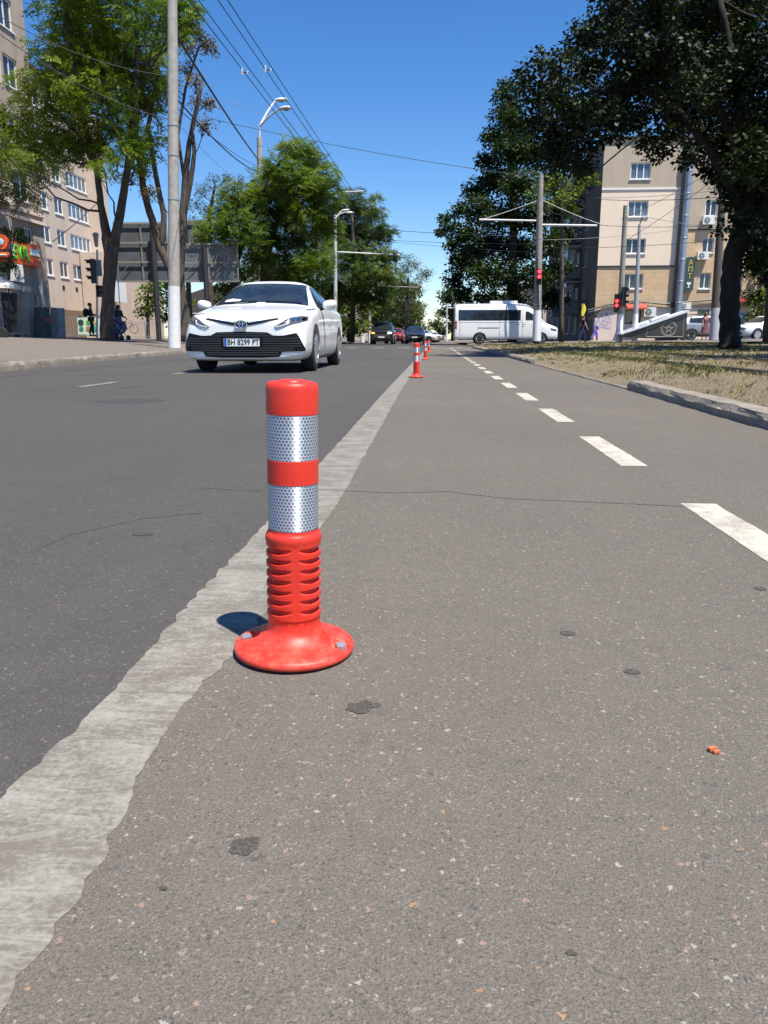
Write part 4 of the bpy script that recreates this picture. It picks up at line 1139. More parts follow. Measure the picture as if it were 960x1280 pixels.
def wallmat(name, a, b_, grime=.3, blocks=None):
    t = NT(name)
    c = t.mix(t.rng(t.noise(.5, 5, .65), .3, .7), a, b_)
    mp = t.n('ShaderNodeMapping'); mp.inputs['Scale'].default_value = (1.6, 1.6, .18); t.L(t.co(), mp.inputs[0])
    st = t.noise(1.0, 5, .7, vec=mp.outputs[0])
    c = t.mix(t.rng(st, .45, .75, 0, grime), c, tuple(x * .45 for x in a))
    c = t.mix(t.rng(t.noise(14, 3, .7), .35, .7, 0, .25), c, tuple(x * .75 for x in b_))
    if blocks:
        br = t.n('ShaderNodeTexBrick'); br.inputs['Scale'].default_value = 1.0
        br.inputs['Brick Width'].default_value = blocks[0]; br.inputs['Row Height'].default_value = blocks[1]
        br.inputs['Mortar Size'].default_value = .018; br.inputs['Mortar Smooth'].default_value = .2
        cm = t.n('ShaderNodeCombineXYZ'); sp = t.n('ShaderNodeSeparateXYZ'); t.L(t.co(), sp.inputs[0])
        t.L(t.math('ADD', sp.outputs[0], sp.outputs[1]), cm.inputs[0]); t.L(sp.outputs[2], cm.inputs[1])
        t.L(cm.outputs[0], br.inputs['Vector'])
        br.inputs['Color1'].default_value = (1, 1, 1, 1); br.inputs['Color2'].default_value = (.90, .90, .90, 1); br.inputs['Mortar'].default_value = (.78, .78, .78, 1)
        c = t.mix(1, c, br.outputs['Color'], 'MULTIPLY')
    t.bump(t.noise(20, 4, .7), .25, .03)
    return t.fin(c, .9)
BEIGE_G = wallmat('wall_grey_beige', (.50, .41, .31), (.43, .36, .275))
TANBR = wallmat('wall_tan_blocks', (.68, .49, .30), (.60, .43, .265), .25, (.8, .4))
PALEP = wallmat('wall_pale_pink', (.78, .64, .54), (.70, .58, .50), .3)
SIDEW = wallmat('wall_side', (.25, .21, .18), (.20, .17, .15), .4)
BALC = wallmat('balcony_boards', (.36, .38, .40), (.30, .32, .34), .3)
LEFTB = wallmat('wall_left_beige', (.62, .505, .41), (.53, .43, .35), .35)
LEFTN = wallmat('wall_left_near', (.44, .355, .28), (.35, .285, .23), .6)
ROOFM = M_plain('roof_dark', (.09, .08, .075), .9)
BROWNW = wallmat('wall_brown', (.22, .14, .09), (.18, .12, .08))
GREYW = wallmat('wall_grey', (.34, .33, .31), (.28, .27, .26), .4)
DARKG = M_plain('dark_opening', (.02, .02, .022), .5)
PIPEM = M_plain('duct_metal', (.30, .35, .42), .4, .5, var=.2, scale=1.2)
REDAWN = M_plain('red_awning', (.45, .08, .05), .8)
ux, ny, uz = Vector((1, 0, 0)), Vector((0, -1, 0)), Vector((0, 0, 1))
def pxr(px, py, Y): p = P(px, py, Y); return p.x, p.z
# ---- corner block on the right
YB = 60.0
bR = empty('apartment_building', (12, 60, .4), 'five storey corner block with cream and tan front beyond the tram tracks', 'building')
xL, xR_ = pxr(740, 420, YB)[0] + .1, 24.4
ztop = P(760, 174, YB).z
hole_px = [(786, 813, 203, 224), (784, 811, 251, 271), (782, 808, 298, 317), (780, 805, 342, 361), (884, 901, 207, 223), (881, 896, 250, 270), (877, 893, 297, 316), (874, 890, 341, 361)]
holes = []
for x0, x1, y0, y1 in hole_px:
    a = P(x0, y1, YB); c_ = P(x1, y0, YB)
    holes.append((a.x - xL, c_.x - xL, a.z, c_.z))
# snap to even widths per column
hl = holes[:4]; hr = holes[4:]
u0 = sum(h[0] for h in hl) / 4; u1 = sum(h[1] for h in hl) / 4; hl = [(u0, u1, h[2], h[3]) for h in hl]
u0 = sum(h[0] for h in hr) / 4; u1 = sum(h[1] for h in hr) / 4; hr = [(u0, u1, h[2], h[3]) for h in hr]
zsplit1 = P(800, 236, YB).z; zs2 = P(790, 333, YB).z; zg = P(790, 385, YB).z; zs3 = P(880, 287, YB).z
xM = P(848, 300, YB).x
groundh = [(P(781, 400, YB).x - xL, P(801, 400, YB).x - xL, P(781, 405, YB).z, P(781, 387, YB).z), (P(871, 400, YB).x - xL, P(886, 400, YB).x - xL, P(871, 404, YB).z, P(871, 387, YB).z)]
extra = []
Wf = xR_ - xL
for k, h in enumerate(hr): extra.append((h[0] + 2.3, h[1] + 2.3, h[2], h[3]))
def shifted(hs, a, wd): return [(h[0] - a, h[1] - a, h[2], h[3]) for h in hs if h[0] - a > -.01 and h[1] - a < wd + .01]
def band_wall(name, ua, ub, z0, z1, mat, hs):
    hh = [(h[0] - ua, h[1] - ua, max(h[2], z0), min(h[3], z1)) for h in hs if h[0] >= ua - .01 and h[1] <= ub + .01 and h[3] > z0 + .05 and h[2] < z1 - .05]
    facade_parts((xL + ua, YB), ux, ny, ub - ua, z0, z1, hh).build(name, mat, bR, normals=False)
uM = xM - xL
band_wall('wall', 0, uM, zsplit1, ztop, BEIGE_G, hl)
band_wall('insulated_wall', 0, uM, zs2, zsplit1, PINK, hl)
band_wall('wall', 0, uM, zg, zs2, TANBR, hl)
band_wall('wall', uM, Wf, zs3, ztop, BEIGE_G, hr + extra)
band_wall('wall', uM, Wf, zg, zs3, TANBR, hr + extra)
band_wall('ground_floor_wall', 0, Wf, .1, zg, PALEP, groundh)
for h in hl: window(bR, (xL, YB), ux, ny, *h, panes=3, glass=GLASS_B if h[2] > 9 else GLASS_D)
for h in hr + extra: window(bR, (xL, YB), ux, ny, *h, panes=2)
for h in groundh: window(bR, (xL, YB), ux, ny, *h, panes=1 if h is groundh[0] else 2, frame=DARKMET if h is groundh[0] else M_plain('green_frame', (.10, .22, .17), .6), sill=False)
b = MB()
b.bx(xL + .02, xR_, YB + .3, YB + 12, .1, ztop - .05)   # the mass behind
b.build('core', DARKG, bR)
b = MB(); b.bx(xL - .2, xR_ + .2, YB - .15, YB + 26, ztop, ztop + .14); b.build('roof', ROOFM, bR)
for z_, a, c_ in ((zsplit1, xL, xM), (zs2, xL, xM)):
    b = MB(); b.bx(a, c_, YB - .06, YB - .002, z_ - .06, z_ + .06); b.build('string_course', UPVC if z_ == zsplit1 else DARKMET, bR)
b = MB(); b.bx(xM - .02, xR_, YB - .05, YB - .002, zs3 - .05, zs3 + .05); b.build('string_course', DARKMET, bR)
# cable run above the ground floor
b = MB()
pts = [P(735, 388, YB - .15), P(760, 381, YB - .15), P(790, 376, YB - .15), P(830, 380, YB - .15), P(870, 376, YB - .15), P(905, 374, YB - .15)]
b.tube(pts, .07, 6); b.tube([p + Vector((0, 0, -.14 - .1 * (i % 2))) for i, p in enumerate(pts)], .045, 6); b.tube([P(735, 400, YB - .12), P(752, 386, YB - .12), P(775, 381, YB - .12)], .05, 6)
b.build('cable_run', DARKMET, bR, smooth=True)
# recess strip and big duct
b = MB(); b.bx(xM - .12, xM + .22, YB - .09, YB - .003, zg - .4, ztop); b.build('recess_panel', SIDEW, bR)
dp = P(846, 300, YB).x + .38
b = MB(); b.tube([(dp, YB - .4, .9), (dp, YB - .4, ztop - .2)], .24, 14)
for k in range(9): b.lathe((dp, YB - .4, 1.5 + k * 1.5), [(.245, 0), (.262, .02), (.262, .07), (.245, .09)], 14)
b.build('duct', PIPEM, bR, smooth=True)
# red awning over the entrance
b = MB(); a0, a1 = P(783, 383, YB).x - .1, P(806, 383, YB).x
b.add([(a0, YB - .002, P(790, 379, YB).z), (a1, YB - .002, P(790, 379, YB).z), (a1, YB - .9, P(790, 385, YB).z), (a0, YB - .9, P(790, 385, YB).z), (a0, YB - .9, P(790, 387, YB).z), (a1, YB - .9, P(790, 387, YB).z)], [(0, 1, 2, 3), (3, 2, 5, 4)])
b.build('awning', REDAWN, bR)
# side wall facing the road (in shade) with balconies
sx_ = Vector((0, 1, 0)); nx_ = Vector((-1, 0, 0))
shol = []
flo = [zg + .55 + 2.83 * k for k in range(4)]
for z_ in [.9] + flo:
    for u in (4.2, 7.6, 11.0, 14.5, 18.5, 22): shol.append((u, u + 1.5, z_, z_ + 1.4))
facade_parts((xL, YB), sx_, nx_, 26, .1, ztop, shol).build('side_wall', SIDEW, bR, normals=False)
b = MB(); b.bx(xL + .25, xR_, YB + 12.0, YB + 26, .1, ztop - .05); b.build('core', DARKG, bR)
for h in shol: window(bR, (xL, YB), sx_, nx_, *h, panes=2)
for z_ in flo:
    for u in (6.9, 14.0):
        b = MB(); y0 = YB + u
        b.bx(xL - 1.1, xL - .003, y0, y0 + 3.0, z_ - .75, z_ - .62)
        b.bx(xL - 1.1, xL - 1.04, y0, y0 + 3.0, z_ - .62, z_ + .35); b.bx(xL - 1.04, xL - .003, y0, y0 + .06, z_ - .62, z_ + .35); b.bx(xL - 1.04, xL - .003, y0 + 2.94, y0 + 3.0, z_ - .62, z_ + .35)
        ba = b.build('balcony', BALC, bR)
        if u < 10:
            b = MB(); b.bx(xL - 1.09, xL - 1.05, y0 + .05, y0 + 2.95, z_ + .355, z_ + 1.75); b.build('glazing', GLASS_B, ba)
            b = MB()
            for k in range(5): b.bx(xL - 1.12, xL - 1.04, y0 + .03 + k * .72, y0 + .09 + k * .72, z_ + .355, z_ + 1.75)
            b.bx(xL - 1.12, xL - .003, y0, y0 + 3, z_ + 1.752, z_ + 1.85); b.build('frame', UPVC, ba)
# air conditioners: each a thing hung on the wall
ACW = M_plain('ac_casing', (.72, .72, .70), .5, var=.06)
FANM = M_plain('ac_fan', (.12, .12, .13), .5)
def ac_unit(p, w_, h, label, n=Vector((0, -1, 0)), group='air conditioner units on the corner block'):
    root = empty('air_conditioner', p, label, 'air conditioner', group)
    ux_ = Vector((1, 0, 0)) if abs(n.y) > .5 else Vector((0, 1, 0))
    M = Matrix((ux_, n, Vector((0, 0, 1)))).transposed()
    p = Vector(p)
    b = MB(); b.box(p + n * .22, (w_, .30, h), M=M); b.build('casing', ACW, root)
    b = MB(); q = p + n * .375 - ux_ * w_ * .14
    r = h * .36
    vs = [q + (ux_ * math.cos(2 * PI * k / 20) + Vector((0, 0, 1)) * math.sin(2 * PI * k / 20)) * r for k in range(20)]
    b.add(vs + [v + n * .015 for v in vs], [tuple(range(20)), tuple(range(20, 40))] + [(k, (k + 1) % 20, 20 + (k + 1) % 20, 20 + k) for k in range(20)])
    f = b.build('fan_grille', FANM, root)
    b = MB()
    for k in range(3): b.box(q + n * .02, (r * 1.9, .01, .02), M=M @ Matrix.Rotation(k * PI / 3, 3, 'Y'))
    b.build('fan_guard', ACW, f)
    b = MB()
    for s_ in (-1, 1): b.box(p + n * .2 + ux_ * s_ * w_ * .35 - Vector((0, 0, h / 2 + .03)), (.04, .42, .04), M=M)
    b.build('bracket', STEEL_G, root)
    return root
ac_unit(P(884, 276, YB - .01), .80, .56, 'white air conditioner under the third floor window at the right of the facade')
ac_unit(P(877, 320, YB - .01), .78, .54, 'white air conditioner under the second floor window, above the green sign')
ac_unit(P(811, 390, YB - .01), .85, .66, 'air conditioner low on the wall behind the memorial wedge')
ac_unit(P(855, 382.5, YB - .01), .80, .45, 'small air conditioner right of the big duct just above the memorial')
# vertical dark green shop sign with yellow letters and a white bowl
GREENS = M_plain('sign_green', (.045, .075, .065), .5, var=.2); YEL = M_plain('sign_yellow', (.65, .52, .08), .5); WHT = M_plain('sign_white', (.75, .78, .75), .5); BLUE = M_plain('sign_blue', (.05, .08, .35), .5)
sp_ = P(862, 343, YB - .25)
sg = empty('vertical_sign', (sp_.x, YB - .02, sp_.z), 'dark green vertical sign with yellow letters on the tan wall', 'sign')
def rrect(w_, h, r, n=5):
    pts = []
    for cx, cz, a0 in ((w_ / 2 - r, h / 2 - r, 0), (-w_ / 2 + r, h / 2 - r, 90), (-w_ / 2 + r, -h / 2 + r, 180), (w_ / 2 - r, -h / 2 + r, 270)):
        for k in range(n + 1):
            q = R(a0 + 90 * k / n); pts.append((cx + r * math.cos(q), cz + r * math.sin(q)))
    return pts
b = MB(); b.prism(rrect(.68, 2.45, .22), lambda u, v, w_: (sp_.x + u, YB - .02 - w_, sp_.z + v), .22); b.build('panel', GREENS, sg)
for k, ch in enumerate('АПТ'):
    text_obj(ch, .50, YEL, sg, (0.02, -.235, .80 - k * .47), (PI / 2, 0, 0), .01, 'letter')
b = MB()
cup = [(-.16, -.55), (.16, -.55), (.13, -.68), (.04, -.75), (.03, -.88), (.12, -.93), (-.12, -.93), (-.03, -.88), (-.04, -.75), (-.13, -.68)]
b.prism(cup, lambda u, v, w_: (sp_.x + u, YB - .245 - w_, sp_.z + v), .02); b.build('bowl_symbol', WHT, sg)
# graffiti scribbles painted on the wall (thin paint lines)
GRB = M_plain('graffiti_blue', (.30, .38, .55), .8, var=.2); GRV = M_plain('graffiti_violet', (.52, .42, .56), .8, var=.2)
def scribble(pxs, Y, w_, mat, name, parent):
    b = MB(); p = [P(x, y, Y) for x, y in pxs]
    for a, c_ in zip(p[:-1], p[1:]):
        d = (c_ - a); l = d.length
        if l < 1e-4: continue
        d.normalize(); nn = Vector((-d.z, 0, d.x)) * w_
        b.add([a - nn, a + nn, c_ + nn, c_ - nn], [(0, 1, 2, 3)])
    return b.build(name, mat, parent, normals=False)
rnd = random.Random(5)
scribble([(743, 394), (746, 391), (748, 396), (745, 400), (750, 397), (752, 392), (754, 396), (753, 403), (757, 399), (759, 394), (757, 391), (761, 396), (763, 401), (760, 404), (757, 401)], YB - .008, .035, GRB, 'graffiti', bR)
scribble([(741, 397), (744, 402), (748, 399), (751, 404), (756, 406), (762, 403), (764, 398)], YB - .010, .03, GRV, 'graffiti', bR)
scribble([(741, 409), (747, 410), (752, 409), (760, 411), (764, 409)], YB - .006, .04, GRB, 'graffiti', bR)
scribble([(742, 406), (745, 404), (748, 407), (752, 406), (756, 408), (760, 407)], YB - .007, .04, GRV, 'graffiti', bR)
pg = P(926, 398, YB); b = MB(); b.bx(pg.x - .35, pg.x + .3, YB - .04, YB - .01, pg.z - .35, pg.z + .4); b.build('poster', M_plain('poster_blue', (.18, .35, .55), .6), bR)
# low shop strip to the right of it with red roof edge and a number board
b = MB(); p0, p1 = P(921, 385, 58.5), P(950, 385, 58.5)
b.bx(xR_ + .003, xR_ + .35, YB, YB + 3, .2, P(930, 383, YB).z)
b.build('end_wall', PALEP, bR)
b = MB(); b.bx(P(921, 376, 59).x, P(935, 376, 59).x, 58.6, 59.9, P(930, 378, 59).z, P(930, 373, 59).z); b.build('red_canopy', REDAWN, bR)
pn = P(941, 373, 59.4)
ns = empty('number_board', pn, 'white board with dark number 10 at the right end of the corner block', 'sign')
b = MB(); b.bx(pn.x - .32, pn.x + .32, pn.y - .05, pn.y + .05, pn.z - .27, pn.z + .27); b.bx(pn.x - .5, pn.x - .32, pn.y - .03, pn.y + .03, pn.z - .05, pn.z + .02)
b.build('board', WHT, ns); text_obj('10', .5, BLACKP, ns, (0, -.055, 0), (PI / 2, 0, 0), .008, 'number', sx=.8)
# ---- memorial wedge of dark polished stone
GRAN = M_plain('dark_granite', (.045, .042, .038), .22, var=.4, scale=12); GRL = M_plain('engraved_line', (.34, .32, .29), .8); SLABW = M_plain('pale_slab', (.62, .66, .72), .3, var=.05)
YM = 47.0
mm = empty('memorial', (P(815, 420, YM).x, YM, .3), 'dark stone memorial wedge with an engraved round emblem on its side', 'memorial')
wp = [(P(x, y, YM).x, P(x, y, YM).z) for x, y in ((780, 422), (780, 418), (859, 391), (858, 424))]
b = MB(); b.prism(wp, lambda u, v, w_: (u, YM + w_, v), 1.3); b.build('wedge', GRAN, mm)
wp2 = [(P(x, y, YM).x, P(x, y, YM).z) for x, y in ((776, 418.6), (776, 416.6), (861, 387.5), (861, 389.8))]
b = MB(); b.prism(wp2, lambda u, v, w_: (u, YM - .12 + w_, v), 1.55); b.build('coping', SLABW, mm)
for a, c_ in (((797, 408.6), (814, 402.6)), ((817, 401.6), (840, 393.6))):
    q = [(P(a[0], a[1], YM).x, P(a[0], a[1], YM).z), (P(c_[0], c_[1], YM).x, P(c_[0], c_[1], YM).z)]
    b = MB(); b.prism([(q[0][0], q[0][1]), (q[1][0], q[1][1]), (q[1][0], q[1][1] + .12), (q[0][0], q[0][1] + .12)], lambda u, v, w_: (u, YM + .45 + w_, v), .7); b.build('top_slab', SLABW, mm)
b = MB(); b.bx(P(826, 420, YM).x, P(846, 420, YM).x, YM - .25, YM + 1.2, .2, P(826, 422, YM).z); b.build('plinth', TRIM, mm)
ln = MB()
fr = [(809, 411), (855, 394.5), (853.5, 421), (808, 421), (809, 411)]
for (x0, y0), (x1, y1) in zip(fr[:-1], fr[1:]): ln.tube([P(x0, y0, YM - .004), P(x1, y1, YM - .004)], .018, 4)
ln.build('engraved_frame', GRL, mm)
ln = MB(); cpt = P(836, 411, YM - .004); r_ = .42
ring = lambda rr, k0, k1, n: [cpt + Vector((rr * math.cos(2 * PI * k / n), 0, rr * math.sin(2 * PI * k / n))) for k in range(k0, k1 + 1)]
ln.tube(ring(r_, 0, 24, 24), .02, 4); ln.tube(ring(r_ * .82, 0, 24, 24), .010, 4)
for k in range(5):
    a = PI / 2 + 2 * PI * k / 5; a2 = a + 2 * PI * 2 / 5
    ln.tube([cpt + Vector((.27 * math.cos(a), 0, .27 * math.sin(a))), cpt + Vector((.27 * math.cos(a2), 0, .27 * math.sin(a2)))], .014, 4)
for k in range(5, 20):
    a = 2 * PI * (k + 8) / 24 + PI; ln.tube([cpt + Vector((r_ * 1.0 * math.cos(a), 0, r_ * math.sin(a))), cpt + Vector((r_ * 1.18 * math.cos(a + .12), 0, r_ * 1.18 * math.sin(a + .12)))], .012, 4)
ln.build('engraved_emblem', GRL, mm)
# ---- far left apartment block along the road
XF = -34.5
bL = empty('apartment_building', (XF, 74, .5), 'beige apartment block with white framed windows, left of the big tree trunk', 'building')
sy_ = Vector((0, 1, 0)); pxn = Vector((1, 0, 0))
def Yof(px, X): # depth of the wall x = X seen at column px (at horizon height)
    d = _F * FPX + _R * (px - 480) + _U * 217
    return X / d.x * d.y
Y0, Y1 = 62.0, Yof(137, XF)
cols = [(Yof(63, XF), Yof(75, XF), 2), (Yof(83, XF), Yof(93, XF), 2), (Yof(99, XF), Yof(123, XF), 5)]
dz = 2.78
zw = P(109, 262 + 44, Yof(109, XF)).z - .55
lh = []
for k in range(-1, 6):
    for y0, y1, pn_ in cols:
        if k == -1: continue
        lh.append((y0 - Y0, y1 - Y0, zw - dz * 1 + dz * k, zw - dz * 1 + dz * k + (1.45 if pn_ < 5 else 1.4), pn_))
zb0 = .3; ztl = zw + dz * 5
facade_parts((XF, Y0), sy_, pxn, Y1 - Y0, 3.1, ztl, [h[:4] for h in lh if h[3] < ztl]).build('wall', LEFTB, bL, normals=False)
for h in lh:
    if h[3] < ztl: window(bL, (XF, Y0), sy_, pxn, h[0], h[1], h[2], h[3], panes=h[4], fw=.13, glass=GLASS_B if h[4] == 5 else GLASS_D, depth=.10)
gl = [(y - Y0, y - Y0 + 1.4, 1.0, 2.6) for y in (66, 70, 74, 78)]
facade_parts((XF, Y0), sy_, pxn, Y1 - Y0, .2, 3.1, gl).build('ground_floor_wall', BROWNW, bL, normals=False)
for h in gl: window(bL, (XF, Y0), sy_, pxn, *h, panes=2, frame=DARKMET, sill=False)
b = MB(); b.bx(XF - 14, XF - .3, Y0, Y1, .2, ztl - .1); b.build('core', LEFTB, bL)
b = MB(); b.bx(XF - 14, XF + .3, Y0 - .2, Y1 + .2, ztl, ztl + .3); b.build('roof', ROOFM, bL)
b = MB(); b.bx(XF + .003, XF + .9, Yof(124, XF), Y1, 3.2, ztl - 1); b.build('stair_tower', LEFTB, bL)
for px in (85, 101):
    b = MB(); y_ = Yof(px, XF); b.lathe((XF + .02, y_, zw - dz - .9), [(.22, -.01), (.22, .02)], 14, 'X'); b.build('vent', TRIM, bL)
# white low building part with canopy beside the tree
lw = empty('low_building', (-31, 86, .5), 'low grey two storey building with tall pilasters behind the billboards', 'building')
XG = -30.5; ya, yb = Yof(141, XG), Yof(204, XG)
b = MB(); b.bx(XG - 3.9, XG, ya + 3, yb, .2, 8.6); b.build('wall', LEFTB, lw)
for k in range(1, 11):
    y_ = ya + (yb - ya) * (k + .5) / 11
    b = MB(); b.bx(XG + .003, XG + .25, y_ - .35, y_ + .35, .2, 8.2); b.build('pilaster', LEFTB, lw)
    if k % 1 == 0:
        for z_ in (1.4, 5.4):
            b = MB(); b.bx(XG + .003, XG + .05, y_ + .6, y_ + (yb - ya) / 11 - .6, z_, z_ + 2.2); b.build('window', GLASS_D, lw)
b = MB(); yq = Yof(141, -29.2); b.bx(-29.4, -29.2 + .4, yq, Yof(157, -29.2), P(150, 378, yq + 2).z, P(150, 352, yq + 2).z); b.build('white_canopy', UPVC, lw)
# ---- near left building, full height, with the shops at its foot
XN = -24.0
nb = empty('apartment_building', (XN, 40, .5), 'tall building with balconies and shops at the left edge, mostly behind foliage', 'building')
N0, N1 = 26.0, Yof(67, XN)
nh = []
for k in range(6):
    zz = 4.35 + k * 3.0
    for y_ in (28.2, 33.0, 37.6, 41.9, 45.2):
        nh.append((y_ - N0, y_ - N0 + 1.5, zz + .9, zz + 2.5))
facade_parts((XN, N0), sy_, pxn, N1 - N0, 3.9, 24, nh).build('wall', LEFTN, nb, normals=False)
for h in nh: window(nb, (XN, N0), sy_, pxn, *h, panes=2, fw=.09)
facade_parts((XN, N0), sy_, pxn, N1 - N0, .2, 3.9, [(13.2, 14.4, .6, 3.0), (16.5, 18.6, .7, 3.0), (19.4, 20.4, .7, 3.0), (8, 11, .7, 3.0)]).build('shop_wall', GREYW, nb, normals=False)
for h in [(13.2, 14.4, .6, 3.0), (16.5, 18.6, .7, 3.0), (19.4, 20.4, .7, 3.0), (8, 11, .7, 3.0)]: window(nb, (XN, N0), sy_, pxn, *h, panes=1, frame=DARKMET, sill=False)
b = MB(); b.bx(XN - 13, XN - .3, N0, N1, .2, 23.9); b.build('core', LEFTN, nb)
b = MB(); b.bx(XN - 13, XN + .4, N0 - .2, N1 + .2, 24, 24.4); b.build('roof', ROOFM, nb)
# balconies with stepped undersides
for k in range(1, 6):
    zz = 4.35 + k * 3.0
    for y_ in (30.5, 39.4):
        b = MB(); b.bx(XN + .003, XN + 1.25, y_, y_ + 3.2, zz + .1, zz + .26); b.bx(XN + 1.19, XN + 1.25, y_, y_ + 3.2, zz + .26, zz + 1.2); b.bx(XN + .003, XN + 1.19, y_, y_ + .06, zz + .26, zz + 1.2); b.bx(XN + .003, XN + 1.19, y_ + 3.14, y_ + 3.2, zz + .26, zz + 1.2)
        ba = b.build('balcony', PALEP, nb)
for y_, zz in ((41.6, 5.0),):
    b = MB()
    for k in range(16): b.tube([(XN + .42, y_ + k * .13, zz), (XN + .42 + (.08 if k % 2 else -.0), y_ + k * .13, zz + .9), (XN + .42, y_ + k * .13, zz + 2.0)], .014, 4)
    for q in (0, .95, 2.0): b.tube([(XN + .42, y_, zz + q), (XN + .42, y_ + 1.95, zz + q)], .018, 4)
    for k in range(8): b.tube([(XN + .44, y_ + .1 + .24 * k + .11 * math.cos(a), zz + .45 + .25 * math.sin(a)) for a in [2 * PI * j / 10 for j in range(11)]], .016, 4)
    b.build('window_grille', STEEL_P, nb)
for z_ in (7.15, 7.6):
    b = MB(); b.bx(XN + .003, XN + .22, N0, N1, z_, z_ + .18); b.build('cornice', PALEP, nb)
# shop signs
ORS = M_plain('sign_orange', (.75, .12, .02), .5, var=.15, scale=2); LG = M_plain('sign_letter_green', (.10, .62, .03), .4); LB = M_plain('sign_blue_light', (.25, .55, .80), .4)
ys0, ys1 = Yof(18, XN + .5), Yof(61.5, XN + .5)
zc = P(38, 316, (ys0 + ys1) / 2).z
ss = empty('shop_sign', (XN + .3, (ys0 + ys1) / 2, zc), 'orange shop sign with three green letters above the shop', 'sign')
b = MB(); b.bx(XN + .06, XN + .36, ys0, ys1, zc - .62, zc + .62); b.build('panel', ORS, ss)
for ch, yy_ in (('E', .23), ('V', .38), ('A', .54)):
    text_obj(ch, 1.05, LG, ss, (.075, -(ys1 - ys0) / 2 + (ys1 - ys0) * (yy_ + .06), -.02), (PI / 2, 0, PI / 2), .03, 'letter', bold=.03)
b = MB(); yq = ys0 + (ys1 - ys0) * .74; b.bx(XN + .361, XN + .39, yq, yq + 1.1, zc - .02, zc + .16); b.build('line_mark', WHT, ss)
b = MB(); b.bx(XN + .361, XN + .39, yq, yq + 1.0, zc + .17, zc + .32); b.build('line_mark', LB, ss)
pr_ = P(1, 302, 34); r1 = 16 / 2 / 960 * 34 * .95
rs = empty('round_sign', (pr_.x, 34, pr_.z), 'round orange sign with pale centre at the left edge', 'sign')
def disc(c_, r, y0, y1, n=32):
    b = MB(); b.lathe((c_.x, 0, c_.z), [(r, y0), (r, y1)], n, 'Y'); return b
disc(pr_, r1 * 1.15, 34.0, 34.14).build('panel', ORS, rs, smooth=40)
disc(pr_, r1 * .52, 33.96, 33.999).build('centre', WHT, rs, smooth=40)
disc(pr_, r1 * .30, 33.93, 33.959).build('centre_mark', LB, rs, smooth=40)
b = MB(); b.tube([(pr_.x, 34.08, pr_.z - 1.35), (pr_.x - .9, 34.3, pr_.z - 1.5), (pr_.x - 2.5, 34.4, pr_.z)], .04, 6); b.tube([(pr_.x - 2.5, 34.4, .4), (pr_.x - 2.5, 34.4, pr_.z + .3)], .06, 8); b.build('bracket', DARKMET, rs)
pp_ = P(3.5, 318, 34)
b = MB(); b.prism(rrect(.55, .20, .095), lambda u, v, w_: (pp_.x + u, 33.98 + w_, pp_.z + v), .1); b.build('lower_plate', ORS, rs)
b = MB(); b.bx(pp_.x - .2, pp_.x + .18, 33.95, 33.979, pp_.z - .035, pp_.z + .02); b.build('lower_text_bar', WHT, rs)
ac_unit((XN + .0, Yof(29, XN + .25), P(28, 341, Yof(29, XN + .25)).z), 1.1, .95, 'large white air conditioner on the wall under the orange sign', n=Vector((1, 0, 0)), group=None)
# white cafe parasol
pc = P(-10, 357, 37)
cp = empty('parasol', (pc.x, 37, .5), 'white cafe parasol at the left edge in front of the shops', 'parasol')
b = MB(); b.tube([(pc.x, 37, .4), (pc.x, 37, P(0, 340, 37).z)], .03, 8); b.build('pole', STEEL_P, cp)
b = MB(); apex = Vector((pc.x, 37, P(0, 343, 37).z + .1)); zr_ = P(0, 357, 37).z
rim = [Vector((pc.x + 1.3 * math.cos(PI / 4 * k + .2), 37 + 1.3 * math.sin(PI / 4 * k + .2), zr_)) for k in range(8)]
b.add([apex] + rim + [r_ - Vector((0, 0, .16)) for r_ in rim], [(0, 1 + k, 1 + (k + 1) % 8) for k in range(8)] + [(1 + k, 9 + k, 9 + (k + 1) % 8, 1 + (k + 1) % 8) for k in range(8)])
b.build('canopy', M_plain('parasol_cloth', (.72, .70, .66), .8), cp, normals=False)
# covered stalls and steps in front of the shops
CLOTH = M_plain('grey_tarpaulin', (.30, .31, .32), .7, var=.25, scale=2); CLOTHD = M_plain('dark_green_tarpaulin', (.045, .065, .07), .6, var=.3, scale=2)
def draped(name, px0, px1, pyt, Y, mat, label, dep=.9, seed=1, lean=.1, z0=.45):
    x0, x1 = P(px0, 423, Y).x, P(px1, 423, Y).x; zt = P(px0, pyt, Y).z; rnd = random.Random(seed)
    root = empty(name, ((x0 + x1) / 2, Y, z0), label, 'covered stall')
    b = MB(); n = 28; m = 8; vs = []
    for j in range(m + 1):
        f = j / m
        for i in range(n):
            a = 2 * PI * i / n
            cx = math.copysign(abs(math.cos(a)) ** .5, math.cos(a)); cy = math.copysign(abs(math.sin(a)) ** .5, math.sin(a))
            k = 1 - .22 * f + .05 * math.sin(i * 2.1 + seed) * (1 - f * .6)
            vs.append(((x0 + x1) / 2 + cx * (x1 - x0) / 2 * k + lean * f, Y + cy * dep / 2 * k, z0 + (zt - z0) * f + (.08 * math.sin(i * 1.3 + seed) if j == m else 0)))
    b.add(vs, [(j * n + i, j * n + (i + 1) % n, (j + 1) * n + (i + 1) % n, (j + 1) * n + i) for j in range(m) for i in range(n)] + [tuple(m * n + i for i in range(n))])
    b.build('cover', mat, root, smooth=60)
    return root
s1_ = draped('covered_stall', 25, 45, 366, 40, CLOTH, 'tall pale grey covered stall between the scooter and the dark green one', seed=2)
b = MB(); b.bx(P(27, 423, 40).x, P(42, 423, 40).x, 39.4, 40.6, .38, .452); b.build('base', DARKMET, s1_)
s2_ = draped('covered_stall', 45, 62, 385, 39.5, CLOTHD, 'dark green covered stall with a small red tag', seed=5)
